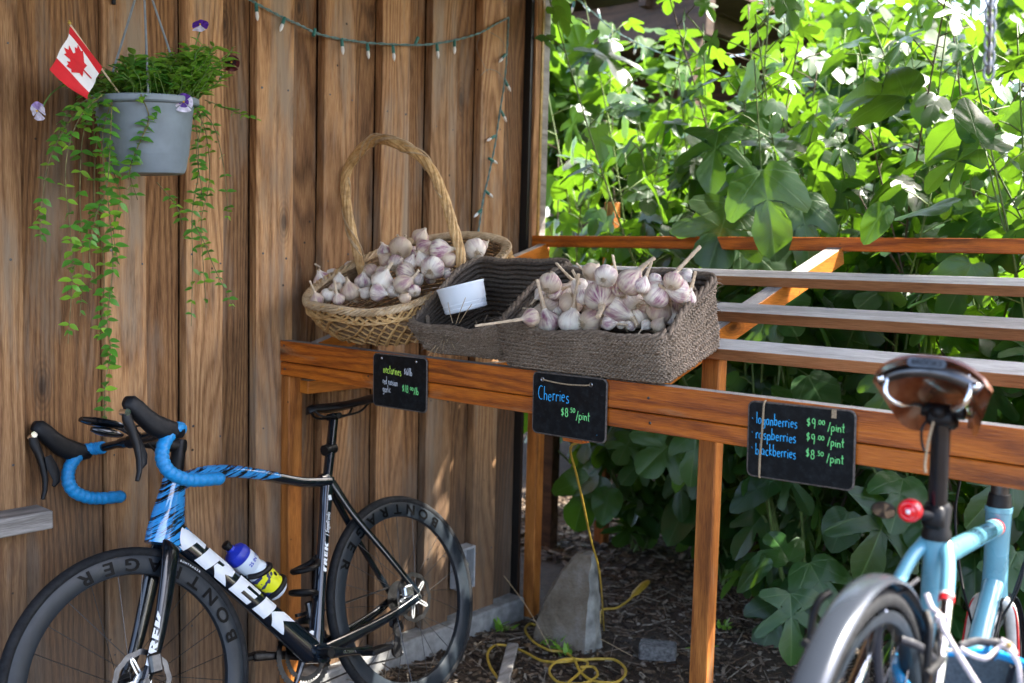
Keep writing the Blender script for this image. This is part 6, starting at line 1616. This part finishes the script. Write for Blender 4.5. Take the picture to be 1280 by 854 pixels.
FS = [tuple(np.array(a) for a in (fig_arrays(kd, k+20, rings=1, simple=True)[0],))+(fig_arrays(kd, k+20, rings=1, simple=True)[1],) for k, kd in enumerate(FK)]
class LeafBatch:
    def __init__(s): s.V = []; s.F = []; s.UV = []; s.n = 0
    def add(s, k, m4):
        vs, fs = FS[k]; A = np.array(m4); v = vs @ A[:3, :3].T+A[:3, 3]
        s.V.append(v); s.F += [tuple(i+s.n for i in f) for f in fs]; s.UV += [(.5+vs[i][0], .1+vs[i][1]) for f in fs for i in f]; s.n += len(vs)
    def build(s, name, mat, parent=None, loc=None):
        V = np.concatenate(s.V); 
        if loc is not None: V = V-np.array(loc)
        me = bpy.data.meshes.new(name); me.from_pydata(V.tolist(), [], s.F); me.materials.append(mat)
        uv = me.uv_layers.new(name='UVMap'); uv.data.foreach_set('uv', np.array(s.UV, dtype=np.float32).ravel()); me.polygons.foreach_set('use_smooth', [True]*len(s.F)); me.update()
        return link_mesh(name, me, parent)
figo = Vector((1.6, 1.9, 0))
fig = thing('fig_tree', 'large fig bush with big lobed green leaves growing behind the stand', 'fig tree', figo)
cands = []     # (distance, kind, matrix)
hand = [  # base px, tip px, Y base, Y tip, width, kind, normal
 ((952, 214), (974, 310), 1.22, 1.16, 1.0, 1, (.5, -.8, .3)), ((912, 256), (886, 338), 1.34, 1.22, 1.25, 0, (.6, -.7, .3)), ((898, 164), (886, 222), 1.45, 1.30, 1.1, 4, (.3, -.6, .7)),
 ((908, 258), (850, 298), 1.40, 1.30, .8, 3, (.4, -.6, .6)), ((1133, 122), (1042, 100), 1.05, 1.10, .95, 1, (.3, -.8, .5)), ((1190, 256), (1113, 264), .98, 1.05, .62, 3, (.2, -.6, .8)), ((1222, 186), (1148, 226), .98, .95, .8, 4, (.4, -.5, .6)),
 ((1228, 180), (1270, 180), 1.0, 1.05, .7, 3, (.2, -.6, .7)), ((1223, 176), (1208, 112), 1.0, 1.1, .62, 3, (.5, -.8, .1)), ((1106, 258), (1080, 304), 1.05, .98, .72, 3, (.4, -.7, .4)), ((950, 170), (1000, 205), 1.8, 1.7, .9, 0, (.2, -.4, .9)),
 ((925, 300), (990, 352), 1.42, 1.38, .9, 3, (.4, -.6, .6)), ((1000, 250), (1020, 330), 1.5, 1.42, .9, 1, (.5, -.7, .4)), ((1128, 598), (1124, 648), 1.2, 1.05, 1.1, 1, (.5, -.8, .3)), ((1112, 630), (1084, 722), 1.15, 1.0, 1.1, 4, (.55, -.75, .3)),
 ((1150, 640), (1162, 700), 1.2, 1.1, .9, 3, (.5, -.8, .3)), ((988, 742), (993, 826), .95, .86, 1.0, 4, (.5, -.75, .4)), ((1012, 704), (1048, 768), 1.05, .98, 1.1, 1, (.5, -.7, .4)), ((986, 702), (962, 656), 1.1, 1.15, 1.1, 1, (.5, -.7, .5)), ((958, 698), (918, 740), 1.05, .98, .6, 3, (.3, -.6, .8)),
 ((850, 543), (798, 592), 1.5, 1.35, 1.2, 0, (.4, -.8, .3)), ((872, 540), (862, 600), 1.4, 1.3, 1.0, 1, (.4, -.8, .3)), ((738, 596), (714, 662), 1.9, 1.8, 1.2, 1, (.4, -.8, .3)), ((762, 612), (752, 655), 1.9, 1.8, 1.0, 3, (.4, -.8, .3)), ((748, 592), (700, 604), 1.9, 1.9, 1.0, 3, (.2, -.6, .6)),
 ((790, 545), (770, 580), 1.9, 1.8, 1.2, 0, (.3, -.8, .4)), ((1262, 590), (1225, 650), 1.15, 1.0, .9, 1, (.5, -.7, .3)), ((1270, 690), (1248, 745), 1.0, .9, 1.0, 0, (.4, -.7, .4)), ((1060, 640), (1040, 690), 1.5, 1.4, 1.0, 3, (.4, -.7, .4)), ((1215, 330), (1180, 400), 1.35, 1.30, 1.0, 1, (.4, -.6, .5)), ((1120, 470), (1090, 530), 1.3, 1.2, 1.0, 1, (.4, -.7, .4)), ((960, 395), (935, 445), 1.45, 1.35, 1.0, 1, (.4, -.7, .4)), ((1010, 470), (1040, 520), 1.3, 1.2, .9, 3, (.4, -.7, .4)),
 ((730, 75), (716, 30), 1.8, 1.8, 1.1, 0, (.3, -.8, .2)), ((745, 60), (790, 90), 1.8, 1.75, 1.0, 4, (.3, -.3, .9)), ((740, 70), (712, 66), 1.8, 1.8, 1.5, 4, (.3, -.6, .5))]
for (b0, t0, Yb, Yt, wd, kd, nn) in hand:
    p, q = at(*b0, 1, Yb), at(*t0, 1, Yt); cands.append((0, kd, orient(p, q-p, nn, (q-p).length/1.02, wd), False))
br = MB()
random.seed(21)
shoots = []
for k in range(165):
    if k < 42: x, y = random.uniform(-.5, .9), random.uniform(1.95, 2.9)
    elif k < 112: x, y = random.uniform(.75, 3.3), random.uniform(1.50, 2.3)
    else: x, y = random.uniform(.0, 3.8), random.uniform(2.3, 3.4)
    if x < .75 and y < 1.9: y = 1.95
    shoots.append((x, y))
hubs = [(-.2, 2.5), (.5, 2.35), (1.0, 1.9), (1.7, 1.75), (2.4, 1.8), (3.1, 1.9), (1.4, 2.7), (2.3, 2.8), (.9, 3.1), (3.3, 2.8), (2.8, 2.2)]
for k, (x, y) in enumerate(shoots):
    hx, hy = min(hubs, key=lambda h_: (h_[0]-x)**2+(h_[1]-y)**2); hx += random.gauss(0, .04); hy += random.gauss(0, .04)
    Ht = (random.uniform(1.7, 2.9) if y < 2.3 else random.uniform(2.0, 3.1)) if x > .75 else random.uniform(1.7, 3.0); lean = Vector((random.gauss(0, .40), random.gauss(-.10, .25) if y > 1.8 else random.uniform(.0, .35), 0)); z0 = ground_z(x, y)-.03
    P = bez([(hx, hy, z0), ((hx*2+x)/3, (hy*2+y)/3, Ht*.12), (x+lean.x*.25, y+lean.y*.3, Ht*.36), (x+lean.x*.6+random.gauss(0, .05), y+lean.y*.7, Ht*.66), (x+lean.x, y+lean.y, Ht)], 8); n_ = len(P)
    b = MB(); b.tube(P, [.0085-.006*i/n_ for i in range(n_)], 7)
    nodes = int(Ht/.075); Z0 = .12 if random.random() < .5 else .5
    for j in range(nodes):
        u = (j+.5)/nodes; i = min(n_-2, int(u*(n_-1))); p = lerp(P[i], P[i+1], u*(n_-1)-i)
        if p.z < Z0 or j < 2 or (p.z < 1.2 and random.random() < .35): continue
        az_ = j*2.4+k+random.uniform(-.4, .4); sz = random.uniform(.13, .25)*(1 if u < .85 else .65)
        pd = Vector((math.cos(az_), math.sin(az_), random.uniform(.2, .9))).normalized(); pl = random.uniform(.05, .19)
        e = p+pd*pl
        if e.y < 1.40 and e.z < 2.4 and x > .0: continue
        dr = random.uniform(.0, 1.25); d = Vector((math.cos(az_), math.sin(az_), 0))*math.cos(dr)-Vector((0, 0, 1))*math.sin(dr)
        tipy = e.y+d.y*sz
        if tipy < 1.36: d.y += (1.36-tipy)/sz
        if e.x < .0 and e.y < 1.45: continue
        b.tube([p, lerp(p, e, .5)+Vector((0, 0, .006)), e], [.0032, .0026, .0022], 5)
        m4 = orient(e, d, Vector((0, 0, 1))+Vector((random.gauss(0, .35), random.gauss(-.1, .35), 0)), sz, random.uniform(.85, 1.15))
        v_ = e-CAMP; zz = v_.dot(F_); xx_ = 640+1244.4*v_.dot(R2)/zz; yy_ = 427-1244.4*v_.dot(U2)/zz
        inview = 640 < xx_ < 1310 and -30 < yy_ < 860
        cands.append((zz/sz*.2+(0 if inview else 100), random.randrange(8), m4, True))
    b.build('branch', M['green_wood'] if k % 5 else M['bark'], fig, angle=180)
cands.sort(key=lambda c_: c_[0]); LB = LeafBatch()
for i, (dd, kd, m4, au) in enumerate(cands):
    if i < 299: link_mesh('leaf', FM[kd], fig, Matrix.Translation(-figo) @ m4)
    else: LB.add(kd, m4)
print('fig leaves', len(cands))
tag(LB.build('foliage', M['fig'], fig, figo), kind='stuff')

# ------------------------------------------------------------------ trees and hedge beyond
M['far_leaf'] = leaf_mat('distant foliage', (.022, .065, .012), (.04, .09, .02), (.12, .25, .012), (.1, .2, .05), .6, .4, veins=False, spec=.3, rv=.3)
def far_tree(name, label, cat, x, y, H, R_, n, z0=.0, group=None, trunk=True):
    o = Vector((x, y, 0)); th = thing(name, label, cat, o, group=group)
    if trunk:
        b = MB(); b.tube(bez([(x, y, -.2), (x+.1, y, H*.4), (x-.05, y+.1, H*.75)], 5), [.11-.006*i for i in range(11)], 8)
        for k in range(7):
            a = k*2.4; q = Vector((x, y, H*(.3+.07*k))); b.tube(bez([q, q+Vector((math.cos(a)*R_*.4, math.sin(a)*R_*.4, .3)), q+Vector((math.cos(a)*R_*.8, math.sin(a)*R_*.8, .7))], 4), [.04, .036, .03, .026, .022, .018, .014, .01, .007], 6)
        b.build('trunk', M['bark'], th, angle=180)
    L = LeafBatch(); cl = [(Vector((random.gauss(0, .45)*R_, random.gauss(0, .45)*R_, z0+(H-z0)*random.random()**.8)), random.uniform(.25, .5)*R_) for _ in range(26)]
    for k in range(n):
        c0, r0 = random.choice(cl); v = Vector((random.gauss(0, 1), random.gauss(0, 1), random.gauss(0, 1))).normalized()*r0*random.random()**.4; p = o+c0+v
        if p.z < .03: p.z = .05+random.random()*.2
        d = Vector((random.gauss(0, 1), random.gauss(0, 1), random.gauss(-.3, .6))); L.add(random.choice((3, 1)), orient(p, d, v+Vector((0, 0, .6)), random.uniform(.14, .23)))
    f_ = L.build('crown', M['far_leaf'], th, o); return th
random.seed(5)
far_tree('shrub', 'light green shrub behind the fig bush, at the far right', 'shrub', 1.8, 5.2, 3.6, 1.2, 900, .1)
far_tree('shrub', 'bright shrub in the middle distance behind the fig leaves', 'shrub', -.3, 5.4, 3.3, 1.1, 850, .1)
far_tree('tree', 'tall leafy tree rising behind the right of the fig bush', 'tree', .8, 8.0, 5.6, 1.7, 1300, 1.0)
far_tree('tree', 'tall tree behind the timber porch at the upper left of the garden', 'tree', -4.6, 10.5, 5.5, 1.8, 1200, 1.2)
far_tree('shrub', 'low shrub on the lawn beyond the shed corner', 'shrub', -2.5, 7.2, 1.3, .8, 420, .05)
far_tree('tree', 'broad tree far behind the middle of the fig bush', 'tree', -1.4, 9.8, 5.6, 1.8, 1300, .6)

far_tree('hedge', 'bushy green hedge in front of the timber porch', 'hedge', -1.7, 4.1, 3.1, 1.1, 1500, .05, trunk=False)
far_tree('hedge', 'hedge directly behind the middle of the fig bush', 'hedge', .4, 4.0, 2.7, 1.0, 1000, .05, trunk=False)
far_tree('hedge', 'hedge behind the right end of the fig bush', 'hedge', 2.2, 3.9, 2.9, 1.0, 900, .05, trunk=False)
# timber porch seen through the leaves
po = thing('timber_porch', 'brown timber porch with posts and glazed wall beyond the fig leaves', 'porch', (-2.0, 6.0, 0))
b = MB(); b.beam((-5.2, 5.35, 3.62), (-1.45, 5.25, 3.55), .12, .34); b.build('beam', M['dark_wood'], po)
for (x, y) in ((-2.62, 5.26), (-1.62, 5.26), (-4.4, 5.3)):
    b = MB(); b.box((x-.07, y-.07, .0), (x+.07, y+.07, 3.45), None, .004); b.build('post', M['dark_wood'], po)
b = MB()
for k in range(9): b.box((-5.2+k*.41, 5.0, 3.82), (-5.2+k*.41+.40, 8.0, 3.86))
b.build('roof', M['dark_wood'], po, smooth=False)
for k in range(4):
    b = MB(); b.box((-4.9+k*.95, 5.1, 3.66), (-4.83+k*.95, 8.0, 3.815), None, .003); b.build('rafter', M['dark_wood'], po)
t = NT('window glass'); t.set(Base_Color=(.05, .06, .07), Roughness=.06, Specular_IOR_Level=1.0, Metallic=.6); t.set(Base_Color=(.35, .40, .45)); t.set(Base_Color=(.06, .07, .075), Roughness=.15); M['glass'] = t.m
for k in range(4):
    x0 = -5.1+k*1.05; fr = MB()
    for lo, hi in (((x0, 7.86, .5), (x0+.07, 7.94, 3.3)), ((x0+.93, 7.86, .5), (x0+1.0, 7.94, 3.3)), ((x0+.0705, 7.865, 3.22), (x0+.9295, 7.935, 3.3)), ((x0+.0705, 7.865, .5), (x0+.9295, 7.935, .58)), ((x0+.0705, 7.865, 1.9), (x0+.9295, 7.935, 1.96))): fr.box(lo, hi)
    fo = fr.build('window', M['dark_wood'], po, smooth=False); b = MB(); b.box((x0+.0705, 7.895, .581), (x0+.9295, 7.905, 1.899)); b.build('pane', M['glass'], fo, smooth=False); b = MB(); b.box((x0+.0705, 7.895, 1.961), (x0+.9295, 7.905, 3.219)); b.build('pane', M['glass'], fo, smooth=False)
b = MB(); b.box((-5.2, 7.95, 0), (-1.3, 8.1, 3.8)); b.build('wall', M['dark_wood'], po, smooth=False)
# low timber rail behind the stand
rl = thing('low_rail', 'low dark timber rail with pale top edge behind the stand posts', 'rail', (-.3, 2.2, .8))
b = two(MB(), (-2.2, 2.10, .73), (1.0, 2.16, .83)); b.build('rail_board', [M['dark_wood'], M['grey_wood']], rl)
for x in (-.6, .6):
    b = MB(); b.box((x, 2.165, -.05), (x+.07, 2.23, .9), None, .003); b.build('rail_post', M['dark_wood'], rl)
pp = thing('garden_post', 'sunlit orange timber post behind the back rail', 'post', (.0, 2.2, 0))
c_ = at(764, 300, 1, 2.45); b = MB(); b.box((c_.x-.032, 2.42, -.05), (c_.x+.032, 2.48, 1.86), None, .003); b.build('post_shaft', M['frame_z'], pp)

# ------------------------------------------------------------------ ground clutter
random.seed(3)
rock = thing('rock', 'large pointed grey brown stone standing on the mulch under the stand', 'rock', at(705, 795, 2, .02))
g0 = at(708, 800, 2, .0); q = (R_*1.0).normalized(); fd = Vector((-R_.y, R_.x, 0))
b = MB(); prof = [(-.125, .0, .0), (.125, 0, 0)]
secs = [(-.03, .140, .11, .000), (.09, .126, .10, .006), (.19, .102, .082, .024), (.28, .074, .062, .044), (.338, .050, .044, .062), (.365, .030, .028, .070)]
vs = []; ns = 11
shape = [(1.0, -.55), (.78, -.95), (.46, -1.25), (.10, -1.0), (-.5, -.62), (-1.0, -.20), (-1.0, .35), (-.5, .85), (.1, 1.0), (.65, .9), (1.0, .35)]
for (z, rw, rd, sh) in secs:
    for k, (a_, c_) in enumerate(shape):
        j = 1+.09*mnoise.noise(Vector((k*1.3, z*9, 2))); vs.append(g0+q*(a_*rw*j+sh)+fd*(c_*rd*j)+Vector((0, 0, z+.010*mnoise.noise(Vector((k, z*20, 5))))))
fs = [(i*ns+k, i*ns+(k+1) % ns, (i+1)*ns+(k+1) % ns, (i+1)*ns+k) for i in range(len(secs)-1) for k in range(ns)]+[tuple((len(secs)-1)*ns+k for k in range(ns))]
t = NT('rough stone'); c = t.coord('Object'); n1 = t.noise(c, 9, 7, .65); n2 = t.noise(c, 60, 5, .7); ns_ = t.n('ShaderNodeNewGeometry'); sp = t.n('ShaderNodeSeparateXYZ'); t.l(ns_.outputs['Normal'], sp.inputs[0])
col = t.ramp(n1, [(.3, (.10, .075, .045)), (.5, (.20, .16, .11)), (.7, (.30, .27, .23))]); col = t.mix(t.math('MULTIPLY', n2, .4), col, (.12, .10, .08)); t.bump(t.math('ADD', n1, t.math('MULTIPLY', n2, .5)), .9, .02); t.set(Base_Color=col, Roughness=.9); M['stone'] = t.m
b = MB(); b.add(vs, fs)
bm = bmesh.new(); bv = [bm.verts.new(v) for v in vs]; fl_ = [bm.faces.new([bv[i] for i in f]) for f in fs]
for i_, f in enumerate(fl_): f.material_index = 1 if (i_ % ns in (0, 1, 10) and i_ < len(fl_)-1) else 0
bmesh.ops.triangulate(bm, faces=bm.faces[:]); bmesh.ops.subdivide_edges(bm, edges=bm.edges[:], cuts=3, use_grid_fill=True)
for v in bm.verts: v.co += Vector((mnoise.noise(v.co*14), mnoise.noise(v.co*14+Vector((5, 5, 5))), mnoise.noise(v.co*14+Vector((9, 1, 4)))))*.009+Vector((mnoise.noise(v.co*50), 0, mnoise.noise(v.co*50+Vector((3, 3, 3)))))*.003
bm.verts.index_update(); b = MB(); b.add([v.co.copy() for v in bm.verts], [tuple(v.index for v in f.verts) for f in bm.faces]); bm.normal_update()
b.m = [f.material_index for f in bm.faces]; bm.free()
M['stone_pale'] = plain('pale broken stone face', (.30, .30, .27), .85, var=.3, scale=16, bump=.7)
b.build('stone_body', [M['stone'], M['stone_pale']], rock, angle=28)
bc_ = at(822, 820, 2, .0); ra_ = math.radians(28)
m4 = frame(bc_, (math.cos(ra_), math.sin(ra_), 0), (-math.sin(ra_), math.cos(ra_), 0), (0, 0, 1))
b = MB(); b.box((-.072, -.040, -.01), (.072, .040, .052), m4, .006); M['block'] = plain('grey block', (.15, .145, .14), .9, var=.35, scale=70, bump=.5); tag(b.build('brick', M['block']), 'small grey brick lying on the mulch beside the stand post', 'brick')
w0, w1 = at(628, 856, 2, .03), at(641, 806, 2, .035)
b = MB(); b.beam(w0-(w1-w0)*.5, w1, .045, .018, bev=.004); tag(b.build('wood_offcut', M['grey_wood']), 'splintered grey wood offcut on the ground near the yellow cord', 'wood offcut')
M['cord'] = plain('yellow cord', (.50, .33, .04), .5, var=.15)
Gz = lambda px, py, h=.02: at(px, py, 2, h)
ec = thing('extension_cord', 'yellow extension cord looped on the mulch around the pointed stone', 'cord', Gz(700, 830))
b = MB(); o9 = lambda x, y, h=.016: Gz(580+x/2.72, 540+y/2.72, h)
b.tube(bez([o9(118, 842), o9(90, 800), o9(80, 755), o9(105, 726), o9(150, 728), o9(205, 748), o9(265, 778), o9(330, 782, .03), o9(390, 776), o9(450, 772), o9(515, 776), o9(550, 812), o9(520, 850), o9(440, 846), o9(395, 815), o9(375, 775, .03), o9(340, 748), o9(290, 742), o9(235, 712), o9(208, 672), o9(228, 652), o9(262, 668)], 9), .0052, 7)
b.tube(bez([o9(395, 800, .02), o9(440, 800, .02), o9(452, 830), o9(400, 856), o9(320, 850), o9(290, 812), o9(318, 780, .03), o9(380, 772, .03), o9(420, 790), o9(350, 856), o9(300, 900)], 9), .0052, 7)
b.build('cord', M['cord'], ec)
b = MB(); b.tube(bez([o9(462, 650, .02), o9(470, 606, .03), o9(520, 598, .03), o9(560, 572, .03), o9(578, 552, .04)], 9), .0052, 7); b.build('cord', M['cord'], ec)
b = MB(); b.tube([o9(574, 556, .04), o9(585, 546, .045), o9(612, 520, .05), o9(626, 508, .05)], [.009, .017, .019, .010], 10, flat=.7); b.build('connector', M['cord'], ec)
top_ = Vector((1.215, .03, 1.085)); bt = Gz(755, 788, .01); mid1 = at(738, 672, 1, .75)
hc = thing('dangling_twine', 'thin yellow cord hanging from the cleat under the middle chalkboard down past the stone', 'cord', bt)
b = MB(); b.tube(bez([top_, at(713, 562, 1, .12), at(721, 595, 1, .35), at(730, 634, 1, .55), mid1, at(750, 720, 1, .95), bt], 8), .0036, 6); b.build('cord', M['cord'], hc)
# mulch chips, twigs, dry leaves
rng = np.random.default_rng(4)
def scatter(n, xr, yr, lr, wr, hr, name, mats, label, cat, lift=.0, curl=False):
    V = []; F_a = []; Mi = []; c0 = 0
    box_f = [(0, 2, 3, 1), (4, 5, 7, 6), (0, 1, 5, 4), (2, 6, 7, 3), (0, 4, 6, 2), (1, 3, 7, 5)]
    base = np.array([(x, y, z) for z in (0, 1) for y in (-.5, .5) for x in (-.5, .5)], float)
    for _ in range(n):
        x, y = rng.uniform(*xr), rng.uniform(*yr)
        if -.2 < x < .05 and y < 1.28: continue
        L, W, H_ = rng.uniform(*lr), rng.uniform(*wr), rng.uniform(*hr); a = rng.uniform(0, PI); tx, ty = rng.normal(0, .22), rng.normal(0, .22)
        v = base*[L, W, H_]; v[:, 1] *= 1-.5*(base[:, 0] > 0)*rng.random()
        v[:, 2] += v[:, 0]*tx+v[:, 1]*ty; ca, sa = math.cos(a), math.sin(a)
        v = np.stack([v[:, 0]*ca-v[:, 1]*sa+x, v[:, 0]*sa+v[:, 1]*ca+y, v[:, 2]+ground_z(x, y)+rng.uniform(-.004, .010)+lift], 1)
        V.append(v); F_a += [tuple(i+c0 for i in f) for f in box_f]; c0 += 8; Mi += [int(rng.integers(len(mats)))]*6
    me = bpy.data.meshes.new(name); me.from_pydata(np.concatenate(V).tolist(), [], F_a)
    for m_ in mats: me.materials.append(m_)
    me.polygons.foreach_set('material_index', Mi); me.update(); o = link_mesh(name, me); tag(o, label, cat, kind='stuff'); return o
mm = [plain('chip %d' % i, c_, .9, var=.3, scale=60) for i, c_ in enumerate([(.065, .040, .022), (.12, .08, .048), (.20, .15, .105), (.035, .022, .013), (.26, .22, .17), (.095, .058, .032)])]
scatter(9000, (.05, 2.4), (-.2, 2.2), (.012, .05), (.005, .016), (.002, .006), 'bark_mulch', mm, 'brown bark chips and litter covering the ground', 'mulch')
scatter(8000, (-1.4, 2.6), (2.0, 3.8), (.02, .07), (.012, .03), (.002, .006), 'leaf_litter', mm, 'dry litter further back under the fig bush', 'leaf litter')
scatter(420, (.05, 2.2), (-.1, 2.2), (.06, .22), (.002, .004), (.002, .004), 'dry_twigs', [mm[2], mm[4], mm[1]], 'thin dry twigs and straw lying on the mulch', 'twigs', .012)
M['dry_leaf'] = plain('dry leaf', (.24, .15, .08), .8, var=.3)
dl_ = MB()
for _ in range(260):
    x, y = random.uniform(.1, 2.4), random.uniform(.2, 3.6); vs, fs = small_leaf_arrays(.6, .3, .5); a = random.random()*6.28
    m4 = orient(Vector((x, y, ground_z(x, y)+.014)), (math.cos(a), math.sin(a), random.uniform(-.1, .3)), (random.gauss(0, .3), random.gauss(0, .3), 1), random.uniform(.02, .05)); dl_.add([m4 @ Vector(v) for v in vs], fs)
tag(dl_.build('fallen_leaves', M['dry_leaf']), 'curled dry brown leaves scattered on the ground', 'fallen leaves', kind='stuff')
gr = MB()
for (px, py, n_) in ((628, 790, 26), (690, 808, 24), (700, 822, 14), (905, 790, 16), (770, 560, 0), (880, 815, 12), (730, 800, 10)):
    c0 = Gz(px, py, .0)
    for _ in range(n_):
        d = Vector((random.gauss(0, .5), random.gauss(0, .5), random.uniform(.3, 1))); L = random.uniform(.02, .055); m4 = orient(c0+Vector((random.gauss(0, .02), random.gauss(0, .02), .012)), d, (0, 0, 1), L, .8); vs, fs = small_leaf_arrays(.45, .1, .3); gr.add([m4 @ Vector(v) for v in vs], fs)
tag(gr.build('weeds', M['vine_leaf_light'], angle=180), 'small green weeds sprouting through the mulch', 'weeds', kind='stuff')
b = MB()
for (a_, c_, dd) in (((630, 720), (690, 815), .10), ((690, 780), (790, 820), .1), ((645, 770), (700, 760), .06), ((760, 712), (785, 690), .1)):
    p, q2 = Gz(*c_, .015), at(*a_, 1, Gz(*c_, .015).y+.05); b.tube(bez([q2, lerp(p, q2, .5)+Vector((0, 0, .02)), p], 6), .0016, 4)
tag(b.build('dry_stalks', M['straw']), 'pale dry grass stalks leaning across the ground by the stone', 'dry grass', kind='stuff')
